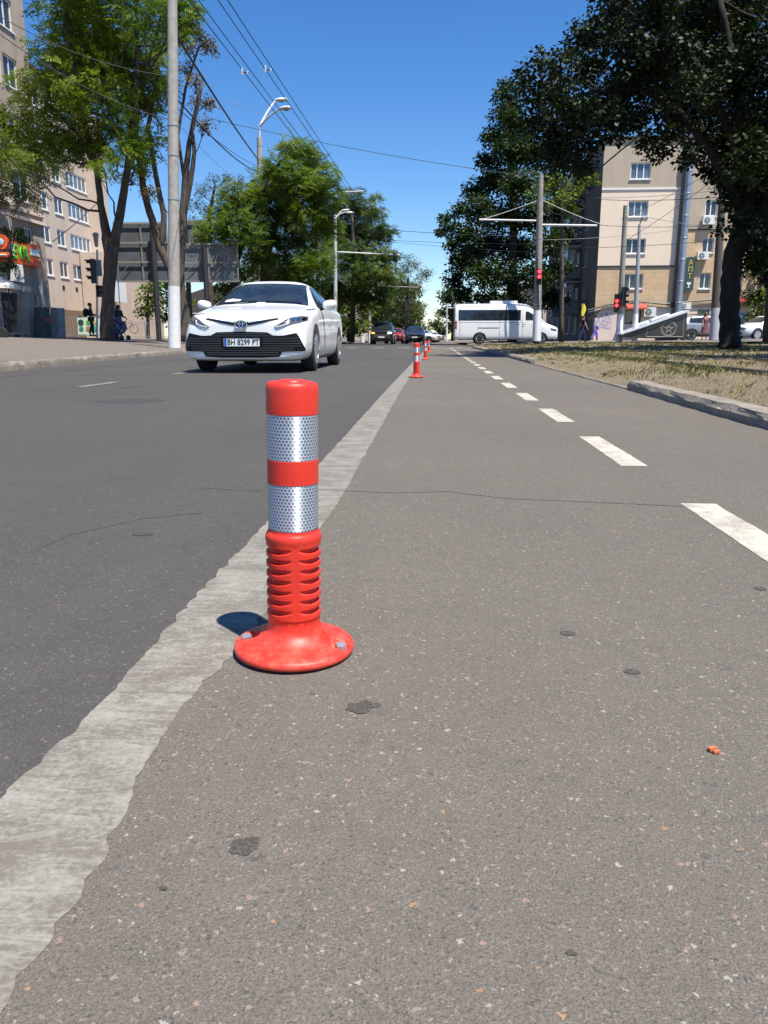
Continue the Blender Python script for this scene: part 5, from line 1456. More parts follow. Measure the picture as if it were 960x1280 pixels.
b = MB(); q = P(60, 400, 38.9); b.bx(q.x - .12, q.x + .14, q.y, q.y + .02, q.z - .05, q.z + .07); b.build('red_tag', M_plain('tag_red', (.7, .03, .03), .5), s2_)
s3_ = draped('covered_stall', 63, 79, 386, 42, CLOTH, 'grey covered stall leaning against the corner at the right of the shops', seed=8, lean=.2)
b = MB(); b.bx(P(70, 423, 42).x, P(80, 423, 42).x, 41.4, 42.5, .44, .52); b.build('base', DARKMET, s3_)
q0, q1 = P(14, 423, 36), P(34, 423, 36)
st = empty('bench', ((q0.x + q1.x) / 2, 36, .4), 'low stone bench beside the scooter', 'bench')
b = MB(); b.bx(q0.x, q1.x, 35.8, 36.4, .66, .76); b.build('seat', KERB, st)
b = MB(); b.bx(q0.x + .1, q0.x + .25, 35.85, 36.35, .38, .66); b.build('leg', KERB, st)
b = MB(); b.bx(q1.x - .25, q1.x - .1, 35.85, 36.35, .38, .66); b.build('leg', KERB, st)
# wall-mounted long white downpipe
b = MB(); a = P(60, 340, 46.5); b.tube([(XN + .15, 46.6, 3.6), (XN + .25, 46.6, 3.0), (XN + .35, 46.9, 1.0)], .09, 8); b.build('downpipe', UPVC, nb, smooth=True)
# ---- fence along the far left
def fence(x0, x1, Y, z0, h, label, step=.16):
    root = empty('fence', ((x0 + x1) / 2, Y, z0), label, 'fence')
    n = int((x1 - x0) / 2.4) + 1
    b = MB()
    for k in range(int((x1 - x0) / step)): b.tube([(x0 + k * step, Y, z0 + .08), (x0 + k * step, Y, z0 + h)], .012, 4, cap=False)
    b.build('bars', STEEL_G, root)
    b = MB(); b.bx(x0, x1, Y - .02, Y + .02, z0 + .15, z0 + .19); b.bx(x0, x1, Y - .02, Y + .02, z0 + h - .12, z0 + h - .08); b.build('rails', STEEL_G, root)
    for k in range(n + 1):
        b = MB(); x = x0 + (x1 - x0) * k / n; b.bx(x - .035, x + .035, Y - .035, Y + .035, z0 - .05, z0 + h + .05); b.build('post', STEEL_G, root)
fence(P(80, 423, 58).x, P(124, 423, 58).x, 57.6, .55, 1.55, 'grey bar fence behind the man with the backpack')
fence(P(150, 423, 62).x, P(214, 423, 62).x, 62, .45, 1.35, 'grey bar fence behind the stroller, left of the white footed pole')
pb = P(111, 408, 57)
bn = empty('banner', (pb.x, 57, .55), 'pale green banner with map shapes hung on the fence behind the man', 'banner')
b = MB(); b.bx(pb.x - .85, pb.x + .85, 57.0, 57.06, P(111, 418, 57).z, P(111, 397, 57).z); b.build('panel', M_plain('banner_pale', (.62, .74, .62), .7), bn)
rnd = random.Random(3)
for k, c_ in enumerate(((.05, .25, .15), (.35, .22, .05), (.1, .35, .3), (.02, .06, .05), (.15, .4, .1), (.5, .45, .2))):
    b = MB(); x, z_ = pb.x - .6 + (k % 3) * .5 + rnd.random() * .1, P(111, 411 if k < 3 else 403, 57).z
    b.lathe((x, 0, z_), [(.13 + rnd.random() * .1, 56.975), (.13 + rnd.random() * .1, 56.999)], 7, 'Y'); b.build('map_shape', M_plain('map_patch', c_, .7), bn)
# ---- billboards seen from behind
BBACK = M_plain('billboard_back', (.17, .19, .21), .6, .3, var=.3, scale=1.0); BFR = M_plain('billboard_frame', (.24, .225, .20), .7, var=.2)  # frame tone darkened to hold the tree shade on the boards
BDARK = M_plain('billboard_dark', (.09, .10, .11), .7, var=.3, scale=1.5)
def billboard(px0, px1, py0, py1, Y, nx, nz, label, post_px=None, rz=0, back=BBACK, legs=True):
    a, c_ = P(px0, py1, Y), P(px1, py0, Y)
    root = empty('billboard', ((a.x + c_.x) / 2, Y, .4), label, 'billboard', 'billboards seen from behind')
    b = MB(); b.bx(a.x, c_.x, Y, Y + .06, a.z, c_.z); b.build('panel', back, root)
    b = MB()
    for k in range(nx + 1): x = a.x + (c_.x - a.x) * k / nx; b.bx(x - .035, x + .035, Y - .09, Y - .003, a.z, c_.z)
    for k in range(nz + 1): z_ = a.z + (c_.z - a.z) * k / nz; b.bx(a.x - .04, c_.x + .04, Y - .14, Y - .092, z_ - .05, z_ + .05)
    for k in range(nx): b.tube([(a.x + (c_.x - a.x) * k / nx, Y - .16, a.z + .1), (a.x + (c_.x - a.x) * (k + .6) / nx, Y - .16, a.z + (c_.z - a.z) / nz)], .022, 4)
    b.build('frame', BFR, root)
    if post_px:
        x = P(post_px, 400, Y).x; b = MB(); b.tube([(x, Y - .35, .1), (x, Y - .35, c_.z - .2)], .16, 10); b.build('post', DARKMET, root, smooth=True)
    return root
billboard(148, 208, 279, 352, 46, 2, 3, 'dark billboard back left of the white footed pole', 200, back=BDARK)
billboard(226, 296.5, 305, 352, 47, 2, 2, 'grey billboard back with steel frame behind the white sedan', 262)
billboard(229, 262, 276, 304, 49, 2, 1, 'upper grey billboard back above the other, partly behind leaves', 240)
billboard(312, 350, 316, 345, 62, 2, 1, 'small far grey billboard back seen through the trees above the sedan', 330)
# ---- low far buildings through the trees, both sides
def far_house(x0, x1, Y0_, Y1_, h, mat, label, roof=ROOFM, pitch=1.5):
    root = empty('house', ((x0 + x1) / 2, Y0_, .3), label, 'house')
    b = MB(); b.bx(x0, x1, Y0_, Y1_, .1, h); b.build('wall', mat, root)
    b = MB(); ov = .4
    b.add([(x0 - ov, Y0_ - ov, h), (x1 + ov, Y0_ - ov, h), (x1 + ov, Y1_ + ov, h), (x0 - ov, Y1_ + ov, h), ((x0 + x1) / 2, Y0_ - ov, h + pitch), ((x0 + x1) / 2, Y1_ + ov, h + pitch)], [(0, 1, 4), (1, 2, 5, 4), (2, 3, 5), (3, 0, 4, 5), (0, 3, 2, 1)]); b.build('roof', roof, root)
    n = max(2, int((Y1_ - Y0_) / 3.5)); sgn = 1 if x1 < 0 else -1; xx = x1 if x1 < 0 else x0
    for k in range(n):
        y_ = Y0_ + (Y1_ - Y0_) * (k + .5) / n
        for z_ in ((1.2, 4.2) if h > 5 else (1.2,)):
            b = MB(); b.bx(min(xx + sgn * .003, xx + sgn * .06), max(xx + sgn * .003, xx + sgn * .06), y_ - .5, y_ + .5, z_, z_ + 1.5)
            w_ = b.build('window', UPVC, root)
            b = MB(); b.bx(min(xx + sgn * .062, xx + sgn * .075), max(xx + sgn * .062, xx + sgn * .075), y_ - .42, y_ + .42, z_ + .08, z_ + 1.42); b.build('pane', GLASS_D, w_)
    for k in range(3):
        x_ = x0 + (x1 - x0) * (k + .5) / 3
        b = MB(); b.bx(x_ - .5, x_ + .5, Y0_ - .06, Y0_ - .003, 1.2, 2.8); w_ = b.build('window', UPVC, root)
        b = MB(); b.bx(x_ - .42, x_ + .42, Y0_ - .075, Y0_ - .062, 1.28, 2.72); b.build('pane', GLASS_D, w_)
    return root
far_house(-24, -15.5, 72, 96, 3.9, LEFTB, 'low beige house with dark pitched roof behind the trees beyond the crossing, left')
far_house(-23, -14.5, 104, 130, 6.5, GREYW, 'grey two storey house farther down the left side behind the trees')
far_house(13, 24, 98, 130, 7.5, LEFTB, 'beige two storey house down the right side behind dark trees')
far_house(14, 24, 140, 180, 9, GREYW, 'grey house at the far right side of the road')
far_house(-24, -13.5, 150, 190, 9, LEFTB, 'beige three storey house at the far left side of the road')
# ================================================================== poles, lamps, lights, signs
def pole(base, top, r0, r1, white, label, mat=CONC, group='whitewashed poles', name='utility_pole', bands=(), n=16):
    base = Vector(base); top = Vector(top)
    root = empty(name, base, label, 'pole', group)
    d = top - base; f = white / d.length
    q = base + d * f
    b = MB(); b.tube([q, base + d * .5, top], [r0 + (r1 - r0) * f, (r0 + r1) / 2, r1], n); b.build('shaft', mat, root, smooth=40)
    if white > 0:
        b = MB(); b.tube([base - Vector((0, 0, .05)), q], [r0 + .012, r0 + (r1 - r0) * f + .006], n); b.build('whitewashed_foot', WHITEWASH, root, smooth=40)
    for h in bands:
        p = base + d * h; rr = r0 + (r1 - r0) * h
        b = MB(); b.tube([p, p + d.normalized() * .05], rr + .012, n); b.build('clamp', STEEL_G, root, smooth=40)
    return root
def lamp_head(root, p0, p1, p2, k=1.0):
    b = MB(); b.tube([p0, (Vector(p0) + Vector(p1)) / 2 + Vector((0, 0, .1)), p1], [.05 * k, .045 * k, .04 * k], 8); arm = b.build('arm', STEEL_P, root, smooth=True)
    p1 = Vector(p1); p2 = Vector(p2); d = p2 - p1
    M = Matrix((d.normalized(), Vector((0, 0, 1)).cross(d.normalized()).normalized(), d.normalized().cross(Vector((0, 0, 1)).cross(d.normalized()).normalized()))).transposed()
    b = MB(); b.tube([p1, p1 + d * .15, p1 + d * .5, p1 + d * .85, p2], [.05 * k, .12 * k, .17 * k, .15 * k, .04 * k], 12)
    c_ = (p1 + p2) / 2; b.v = [(v[0], v[1], c_.z + (v[2] - c_.z) * .55) for v in b.v]
    hd = b.build('lamp_head', STEEL_P, root, smooth=True)
    b = MB(); b.tube([p1 + d * .35 - Vector((0, 0, .05)), p1 + d * .6 - Vector((0, 0, .085)), p1 + d * .9 - Vector((0, 0, .04))], [.07, .11, .05], 10); b.build('lamp_glass', LAMPG, hd, smooth=True)
# big pole on the left pavement
pb_ = P(218, 433, 27); pt_ = P(215.5, 0, 27)
pl = pole(pb_, pb_ + (pt_ - pb_) * 1.06, .205, .150, P(218, 358, 27).z - pb_.z, 'tall concrete pole with a whitewashed foot, left of the white sedan', bands=(.42, .54, .62, .95))
# pole with two lamp heads
b0_ = P(327, 425, 57); t0_ = P(324.5, 172, 57)
dl = pole((b0_.x, 57, .13), t0_, .24, .19, 2.2, 'pole with two curved lamp arms rising above the feathery tree', bands=(.96, .88))
nk = P(324.5, 158, 57)
b = MB(); b.tube([t0_ - Vector((0, 0, .3)), nk], .07, 8); b.build('neck', STEEL_P, dl, smooth=True)
lamp_head(dl, nk, P(343.5, 126.5, 58), P(359, 123, 58.4), 1.5)
lamp_head(dl, nk, P(349, 136, 56.5), P(364, 134.5, 56.3), 1.5)
# slim pale lamp pole with cross arm
t1_ = P(419, 268, 66); b1_ = P(419.5, 426, 66)
sl = pole((b1_.x, 66, .13), t1_, .17, .13, 1.6, 'slim pale lamp pole with a long cross arm right of the sedan', mat=STEEL_P)
lamp_head(sl, P(420, 272, 66), P(431, 265.5, 66.2), P(442.5, 266, 66.4))
lamp_head(sl, P(420, 272, 66), P(427, 264, 67), P(437, 261.5, 67.4))
def cross_arm(root, p0, p1, r=.05, stay=None, mat=STEEL_P):
    b = MB(); b.tube([p0, p1], r, 8); o = b.build('cross_arm', mat, root, smooth=True)
    if stay is not None:
        b = MB(); b.tube([stay, (Vector(p0) + Vector(p1)) / 2], .012, 5); b.build('stay_wire', WIRE_P, o)
cross_arm(sl, P(420, 315, 66), P(500, 319, 66), .075, P(420, 290, 66))
# the other poles down the left side
o = pole((P(453, 427, 84).x, 84, .13), P(452.5, 300, 84), .22, .16, P(453, 409, 84).z, 'brown pole with a white foot in front of trees, left of the grey one', mat=CONC_D)
o = pole((P(462, 427, 80).x, 80, .13), P(461.5, 348, 80), .17, .13, P(462, 410, 80).z, 'grey pole with a cross arm directly left of the black off-roader', mat=CONC)
cross_arm(o, P(462, 357, 80), P(523, 359.5, 80), .06, None, BFR)
o = pole((P(507, 425, 118).x, 118, .13), P(506.8, 375, 118), .12, .09, 1.6, 'thin distant pole between the black off-roader and the dark blue car', mat=STEEL_P)
o = pole((P(398, 425, 52).x, 52, .13), P(398, 236, 52), .17, .13, 1.7, 'grey pole hidden in the feathery trees with an arm above them', mat=CONC)
cross_arm(o, P(396, 242, 52), P(455, 239, 52), .045)
o = pole((P(558.5, 424, 112).x, 112, .13), P(558.5, 378, 112), .13, .10, 1.9, 'thin distant pole with cross arms just left of the minibus', mat=STEEL_P)
cross_arm(o, P(558, 385, 112), P(572, 385, 112), .05); cross_arm(o, P(558, 397, 112), P(573, 397, 112), .05)
# pole with the red light in front of the minibus
YP = 49.0
p0 = P(670.5, 432, YP); p0.z = .38
rp = pole(p0, P(676, 218, YP), .26, .155, P(671, 388, YP).z - .38, 'grey pole with white foot in front of the minibus, a red light on it', mat=CONC_D, bands=(.98, .62, .28, .22))
cross_arm(rp, P(673, 276, YP), P(599, 274.5, YP), .055, None); cross_arm(rp, P(675, 281, YP), P(746, 282, YP), .06)
b = MB(); b.tube([P(671.5, 276, YP - .15), P(670, 300, YP - .3), P(672, 340, YP - .3), P(673.2, 385, YP - .25)], .05, 6); b.build('cable', DARKMET, rp, smooth=True)
REDON = lit('signal_red_lit', (1, .02, .03), 5.0); SIGOFF = M_plain('signal_lens_off', (.03, .05, .04), .3)
def signal(loc, label, lit_rows=(0,), rows=3, face=Vector((0, -1, 0)), s=.30, group='traffic lights at the crossing', extra=None):
    """loc: centre of the head; face: way it looks"""
    loc = Vector(loc); root = empty('traffic_light', loc, label, 'traffic light', group)
    sd_ = Vector((-face.y, face.x, 0)); M = Matrix((sd_, -face, Vector((0, 0, 1)))).transposed()
    hgt = s * 1.12 * rows
    b = MB(); b.box(loc, (s * 1.05, s * .7, hgt), M=M); hs = b.build('housing', BLACKP, root)
    for k in range(rows):
        c_ = loc + Vector((0, 0, hgt / 2 - s * 1.12 * (k + .5))) + face * (s * .36)
        vs = [c_ + (sd_ * math.cos(2 * PI * j / 18) + Vector((0, 0, 1)) * math.sin(2 * PI * j / 18)) * s * .40 for j in range(18)]
        b = MB(); b.add(vs + [v + face * .012 for v in vs], [tuple(range(18)), tuple(range(18, 36))] + [(j, (j + 1) % 18, 18 + (j + 1) % 18, 18 + j) for j in range(18)])
        b.build('lens', REDON if k in lit_rows else SIGOFF, hs)
        b = MB(); q = []
        for j in range(0, 11):
            a = PI * j / 10 - 0; v = sd_ * math.cos(a) * s * .47 + Vector((0, 0, 1)) * math.sin(a) * s * .47
            q += [c_ + v, c_ + v + face * s * (.75 if 2 < j < 8 else .5)]
        b.add(q, [(2 * j, 2 * j + 2, 2 * j + 3, 2 * j + 1) for j in range(10)])
        b.build('visor', BLACKP, hs, normals=False)
    return root
sg1 = signal(P(674, 346, YP - .45), 'traffic light with red lamps lit on the pole before the minibus', (0, 1), 3, s=.27)
# two poles by the memorial
YQ = 48.5
q0 = P(773.5, 428, YQ); q1 = P(782, 257, YQ)
pA = pole(q0, q1, .20, .13, P(776, 393, YQ).z - q0.z, 'leaning grey pole with white foot carrying signals left of the memorial', mat=CONC_D)
q0 = P(793, 429, YQ - 1); q1 = P(799.5, 281, YQ - 1)
pB = pole(q0, q1, .165, .085, P(795, 393, YQ).z - q0.z, 'thinner leaning pole with white foot at the low end of the memorial', mat=STEEL_G)
b = MB(); b.tube([P(799.5, 281, YQ - 1), P(803, 271, YQ - 1)], .03, 6); b.build('bracket', DARKMET, pB)
sgA = signal(P(770.5, 379, YQ - .1), 'traffic light with red lamps lit left of the leaning pole', (1, 2), 4, s=.235)
sgB = signal(P(779.5, 371, YQ - .4), 'black traffic light seen from the side, right of the lit red one', (), 3, face=Vector((1, 0, 0)), s=.33)
# big pole with pale foot right
YR_ = 40.0
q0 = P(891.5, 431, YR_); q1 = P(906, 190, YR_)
pC = pole(q0, q1, .215, .145, P(893, 385, YR_).z - q0.z, 'wide dark pole with grey whitewash left of the dark trunk', mat=M_plain('shaded_dark_pole', (.085, .075, .065), .9, var=.25))  # shade is put into the dark tone of this pole
pC.children[1].data.materials[0] = M_plain('whitewash_grey', (.36, .37, .39), .85, var=.2)  # foot greyer than on the other whitewashed poles
# blue road sign behind the minibus
q = P(629.5, 377, 60)
bs = empty('road_sign', (q.x, 60, .2), 'blue square road sign on a thin post showing above the minibus roof', 'sign')
b = MB(); b.bx(q.x - .38, q.x + .38, 60, 60.04, q.z - .25, q.z + .3); b.build('plate', M_plain('road_sign_blue', (.015, .08, .35), .4), bs)
b = MB(); b.tube([(q.x, 60.06, .1), (q.x, 60.06, q.z + .5)], .035, 8); b.build('post', STEEL_G, bs)
# left corner: signal post with lantern
YS = 41.0
ps = P(121.5, 425, YS); ps.z = .5
tl = empty('signal_post', ps, 'slim grey signal post left of the big tree trunk with a dark lantern on top', 'post')
b = MB(); b.tube([ps, P(121.5, 312, YS)], .055, 10); b.build('shaft', STEEL_P, tl, smooth=True)
b = MB(); lt = P(120, 300, YS)
b.lathe((lt.x, lt.y, lt.z), [(.05, -.35), (.09, -.3), (.16, .22), (.19, .26), (.13, .34), (.03, .38)], 6); b.build('lantern', M_plain('lantern_glass', (.20, .28, .32), .3), tl)
b = MB(); b.bx(lt.x - .17, lt.x + .17, lt.y - .05, lt.y + .05, P(120, 345, YS).z, P(120, 325, YS).z); b.build('grey_box', M_plain('grey_blue_box', (.16, .22, .25), .5), tl)
signal(P(116.5, 339, YS - .1), 'black traffic light with three visors facing left, on the slim grey post', (), 3, face=Vector((-.9, -.43, 0)).normalized(), s=.36)
signal(P(124, 364, YS - .2), 'small dark pedestrian light lower on the slim grey post', (), 2, face=Vector((.9, -.43, 0)).normalized(), s=.26)
pw = P(145, 341, 43)
ws_ = empty('white_board', (pw.x, 43, pw.z), 'narrow white board hung on the right of the big trunk', 'sign')
b = MB(); b.bx(pw.x - .14, pw.x + .16, 43, 43.05, P(145, 351, 43).z, P(145, 330, 43).z); b.build('board', WHT, ws_)
b = MB(); b.tube([(pw.x + .05, 43.08, .4), (pw.x + .05, 43.08, P(145, 330, 43).z)], .03, 6); b.build('post', STEEL_P, ws_)
# ================================================================== wires (each wire one thing)
def wire(p0, p1, r, sag, label, group=None, mat=WIRE, name='wire', n=14):
    b = MB(); p0 = Vector(p0); p1 = Vector(p1)
    pts = [p0.lerp(p1, k / n) - Vector((0, 0, sag * 4 * (k / n) * (1 - k / n))) for k in range(n + 1)]
    b.tube(pts, r, 5, cap=True)
    o = b.build(name, mat, None, smooth='all')
    return tag(o, label, 'wire', group)
TG = 'overhead wires of the trolleybus line'
for xw, lab in ((-3.96, 'leftmost of the four overhead wires running down the road'), (-3.80, 'second of the four overhead wires from the left'), (-3.47, 'third of the four overhead wires from the left'), (-3.31, 'rightmost of the four overhead wires running down the road')):
    wire((xw - .45, 2.5, 6.05), (xw + .55, 66, 6.35), .009, .12, lab, TG)
for (px, py, Y), lab in (((303, 89, 0), 'small white insulator on the left pair of overhead wires'), ((332, 86, 0), 'small white insulator on the right pair of overhead wires')):
    Y = 5.55 * 960 / 336 * .98
    p = P(px, py, Y)
    r_ = empty('insulator', p, lab, 'insulator', 'insulators on the overhead wires')
    b = MB(); b.box(p, (.025, .025, .12)); b.box(p + Vector((.10, 0, -.02)), (.025, .025, .05)); b.build('body', STEEL_P, r_)
    b = MB(); b.tube([p + Vector((-.02, 0, -.02)), p + Vector((.13, 0, -.02))], .010, 5); b.build('bar', DARKMET, r_)
wire(P(218, 40, 27), P(323, 200, 57), .045, .15, 'thick black cable from the tall left pole to the lamp pole')
wire(P(218, 120, 27), P(322, 215, 57), .03, .35, 'black cable sagging behind the bare branches to the lamp pole')
wire(P(239, 0, 22), P(276, 52, 30), .012, .05, 'thin wire crossing the sky above the brown leaves')
wire(P(218, 132, 27.2), P(322, 208, 57), .014, .2, 'thin wire below the sagging cable to the lamp pole')
wire(P(228, 160, 34), P(300, 226, 48), .010, .2, 'very thin low wire behind the bare tree', mat=WIRE_P)
wire(P(266, 149, 50), P(676, 222, YP), .016, .25, 'span wire crossing the sky from the lamp pole to the right', mat=WIRE)
wire(P(285, 127, 46), P(430, 170, 70), .012, .2, 'faint thin wire in the sky left of the lamp heads', mat=WIRE_P)
wire(P(470, 286, 70), P(676, 296, YP), .018, .1, 'highest of the three short wires across the gap over the road')
wire(P(470, 299, 72), P(676, 305, YP), .014, .1, 'middle of the three short wires across the gap over the road')
wire(P(470, 300, 78), P(676, 316, YP + 1), .012, .1, 'lowest of the three short wires across the gap over the road')
wire(P(0, 43, 24), P(214, 150, 27), .014, .3, 'dark cable across the leaves at the top left')
wire(P(-5, 18, 24), P(214, 95, 27), .012, .3, 'upper dark cable across the leaves at the top left')
wire(P(66, 302, 47), P(125, 250, 60), .03, .1, 'black cable slanting up across the beige apartment block')
wire(P(735, 224, YB - 4), P(815, 158, 50), .05, -.1, 'thick cable slanting up over the top window of the corner block', mat=WIRE)
wire(P(812, 160, 50), P(970, -20, 26), .03, .2, 'dark cable rising through the dark leaves at the top right', mat=WIRE_P)
wire(P(676, 249, YP), P(760, 283, YB - 3), .022, .1, 'pale stay wire from the pole before the minibus down to the right', mat=STEEL_P)
wire(P(676, 249, YP), P(600, 275, YP), .018, .05, 'pale stay wire from the pole before the minibus down to the left', mat=STEEL_P)
for k, (a, c_, lab) in enumerate([((745, 247, 58), (905, 237, 41), 'uppermost long wire over the cream front'), ((745, 249, 58), (905, 246, 41), 'long wire over the cream front ending at the dark pole'), ((745, 281, 50), (905, 281, 41), 'level wire at the height of the third floor sills'), ((676, 300, YP), (840, 288, YB - 2), 'wire rising gently over the pink panel'), ((676, 310, YP), (905, 300, 41), 'low wire passing below the thin leaning pole top'), ((783, 265, YQ), (905, 285, 41), 'wire from the leaning pole top to the dark pole'), ((783, 300, YQ), (905, 215, 41), 'slanting wire rising to the right over the front'), ((775, 275, YQ), (905, 205, 41), 'upper slanting wire rising to the right over the front')]):
    wire(P(*a), P(*c_), .013 if k != 1 else .017, .12, lab, 'thin wires in front of the corner block', mat=WIRE_P if k in (0, 3, 5) else WIRE)
# ================================================================== trees
def protos(kind, rnd):
    out = []
    for _ in range(6):
        q = []
        def leaf(c, d, nrm, l, w_):
            d = Vector(d).normalized(); nrm = Vector(nrm); sde = d.cross(nrm)
            if sde.length < 1e-3: sde = d.orthogonal()
            sde.normalize(); c = Vector(c)
            q.append([c, c + d * l * .5 + sde * w_ / 2, c + d * l, c + d * l * .5 - sde * w_ / 2])
        if kind == 'pinnate':
            for k in range(6):
                x = .05 + k * .075; droop = -.25 * x * x
                for s_ in (-1, 1):
                    leaf((x, 0, droop), (.35, s_, -.25 + rnd.uniform(-.2, .2)), (rnd.uniform(-.3, .3), rnd.uniform(-.3, .3), 1), .17, .062)
            leaf((.5, 0, -.07), (1, 0, -.3), (0, 0, 1), .16, .06)
        elif kind == 'broad':
            for k in range(7):
                a = rnd.uniform(0, 2 * PI); r_ = rnd.uniform(.02, .22)
                leaf((r_ * math.cos(a), r_ * math.sin(a), rnd.uniform(-.12, .12)), (math.cos(a), math.sin(a), rnd.uniform(-.7, .2)), (rnd.uniform(-.6, .6), rnd.uniform(-.6, .6), 1), .19, .13)
        else:
            for k in range(8):
                a = rnd.uniform(0, 2 * PI); r_ = rnd.uniform(.02, .26)
                leaf((r_ * math.cos(a), r_ * math.sin(a), rnd.uniform(-.15, .15)), (math.cos(a), math.sin(a), rnd.uniform(-.9, .3)), (rnd.uniform(-.8, .8), rnd.uniform(-.8, .8), 1), .15, .055)
        out.append(np.array([[list(v) for v in f] for f in q]).reshape(-1, 3))
    return out
_pr = {}
def foliage(name, clumps, kind, mat, parent, seed, scale=1.0, shell=.55, tint=(.1, .9), flat=.75):
    """clumps: (x,y,z,r,n[,rz factor]) ; leaf sprays spread through the volume of every clump"""
    g_ = np.random.default_rng(seed)
    if kind not in _pr: _pr[kind] = protos(kind, random.Random(11))
    pr = _pr[kind]
    V = []; T = []
    for cl in clumps:
        cx, cy, cz, r, n = cl[:5]; fz = cl[5] if len(cl) > 5 else flat
        n = int(n)
        d = g_.normal(size=(n, 3)); d /= np.linalg.norm(d, axis=1)[:, None]
        rr = r * g_.random(n) ** shell
        # lumpy clump: several lobes
        lob = g_.normal(size=(5, 3)); lob /= np.linalg.norm(lob, axis=1)[:, None]
        bump = 1 + .30 * np.max(d @ lob.T, axis=1) - .15
        pos = d * (rr * bump)[:, None] * np.array([1, 1, fz]) + np.array([cx, cy, cz])
        az = np.arctan2(d[:, 1], d[:, 0]) + g_.normal(size=n) * .9
        pitch = g_.normal(size=n) * .45 - .15
        roll = g_.normal(size=n) * .5
        sc = scale * g_.uniform(.7, 1.25, n)
        ca, sa, cp, sp_, cr, sr = np.cos(az), np.sin(az), np.cos(pitch), np.sin(pitch), np.cos(roll), np.sin(roll)
        X = np.stack([ca * cp, sa * cp, sp_], 1); Y_ = np.stack([-sa, ca, 0 * ca], 1); Z = np.cross(X, Y_)
        Y2 = Y_ * cr[:, None] + Z * sr[:, None]; Z2 = -Y_ * sr[:, None] + Z * cr[:, None]
        base = g_.uniform(tint[0], tint[1])
        tt = np.clip(base + g_.normal(size=n) * .22, 0, 1)
        which = g_.integers(0, len(pr), n)
        for k, p_ in enumerate(pr):
            m = which == k
            if not m.any(): continue
            loc = p_[None, :, :] * sc[m][:, None, None]
            wv = loc[..., 0:1] * X[m][:, None, :] + loc[..., 1:2] * Y2[m][:, None, :] + loc[..., 2:3] * Z2[m][:, None, :] + pos[m][:, None, :]
            V.append(wv.reshape(-1, 3)); T.append(np.repeat(tt[m], p_.shape[0] // 4))
    V = np.concatenate(V); T = np.concatenate(T)
    off = Vector((0, 0, 0)); p = parent
    while p is not None: off = off + WLOC.get(p.name, Vector((0, 0, 0))); p = p.parent
    V = V - np.array(off)
    me = bpy.data.meshes.new(name); nq = len(V) // 4
    me.vertices.add(len(V)); me.vertices.foreach_set('co', V.astype(np.float32).ravel())
    me.loops.add(len(V)); me.loops.foreach_set('vertex_index', np.arange(len(V), dtype=np.int32))
    me.polygons.add(nq); me.polygons.foreach_set('loop_start', np.arange(0, len(V), 4, dtype=np.int32)); me.polygons.foreach_set('loop_total', np.full(nq, 4, dtype=np.int32))
    me.update(calc_edges=True)
    a = me.attributes.new('tint', 'FLOAT', 'FACE'); a.data.foreach_set('value', T.astype(np.float32))
    me.materials.append(mat)
    o = bpy.data.objects.new(name, me); C.objects.link(o); o.parent = parent
    return o
def curve(p0, p1, bend, n=6, rnd=random):
    p0, p1 = Vector(p0), Vector(p1); pts = []
    for k in range(n + 1):
        f = k / n
        q = p0.lerp(p1, f) + Vector(bend) * (4 * f * (1 - f))
        if 0 < k < n: q += Vector((rnd.uniform(-1, 1), rnd.uniform(-1, 1), rnd.uniform(-1, 1))) * (p1 - p0).length * .025
        pts.append(q)
    return pts
NLEAF = 0
def tree(name, label, base, trunks, clumps, kind, lmat, bark, seed, dens=1.0, cat='tree', group=None, limb_r=.07, scale=1.0, shell=.55, extra=None, tint=(.1, .9), flat=.75, tw=4, up=.5):
    """trunks: list of [(x,y,z,r)...]; clumps (x,y,z,r)"""
    global NLEAF
    rnd = random.Random(seed)
    root = empty(name, base, label, cat, group)
    b = MB()
    joints = []
    for tr in trunks:
        pts = [Vector(p[:3]) for p in tr]; rad = [p[3] for p in tr]
        Q = []; Rr = []
        for i in range(len(pts) - 1):
            for k in range(4):
                f = k / 4; Q.append(pts[i].lerp(pts[i + 1], f) + Vector((rnd.uniform(-1, 1), rnd.uniform(-1, 1), 0)) * rad[i] * .10); Rr.append((rad[i] + (rad[i + 1] - rad[i]) * f) * rnd.uniform(.97, 1.04))
        Q.append(pts[-1]); Rr.append(rad[-1])
        b.tube(Q, Rr, 12)
        joints += [(q, r_) for q, r_ in zip(Q, Rr)]
    tk = b.build('trunk', bark, root, smooth='all')
    b = MB()
    for c_ in clumps:
        cc = Vector(c_[:3]); r = c_[3]
        cand = [j for j in joints if cc.z - 2.2 < j[0].z < cc.z + up] or [j for j in joints if j[0].z < cc.z + .3] or joints
        j = min(cand, key=lambda q: (q[0] - cc).length + (max(0, 2 - (cc.z - q[0].z)) * .5 if up < 1 else 0))
        lr = min(j[1] * .7, limb_r * (.6 + r * .35))
        pts = curve(j[0], cc, (0, 0, -.10 * (cc - j[0]).length), 6, rnd)
        b.tube(pts, [lr + (.018 - lr) * k / 6 for k in range(7)], 6)
        for k in range(tw):
            d = Vector((rnd.gauss(0, 1), rnd.gauss(0, 1), rnd.gauss(.2, .7))).normalized() * r * rnd.uniform(.7, 1.05)
            s_ = pts[rnd.choice((3, 4, 5, 6))]
            b.tube(curve(s_, cc + d, (0, 0, -.05), 3, rnd), [.02, .015, .01, .006], 4)
    b.build('branches', bark, root, smooth='all')
    cl = [(c_[0], c_[1], c_[2], c_[3], max(30, dens * 95 * c_[3] ** 2.2 / scale ** 1.5)) for c_ in clumps]
    NLEAF += sum(c_[4] for c_ in cl)
    if cl: foliage('crown', cl, kind, lmat, root, seed, scale, shell, tint=tint, flat=flat)
    if extra: extra(root)
    return root
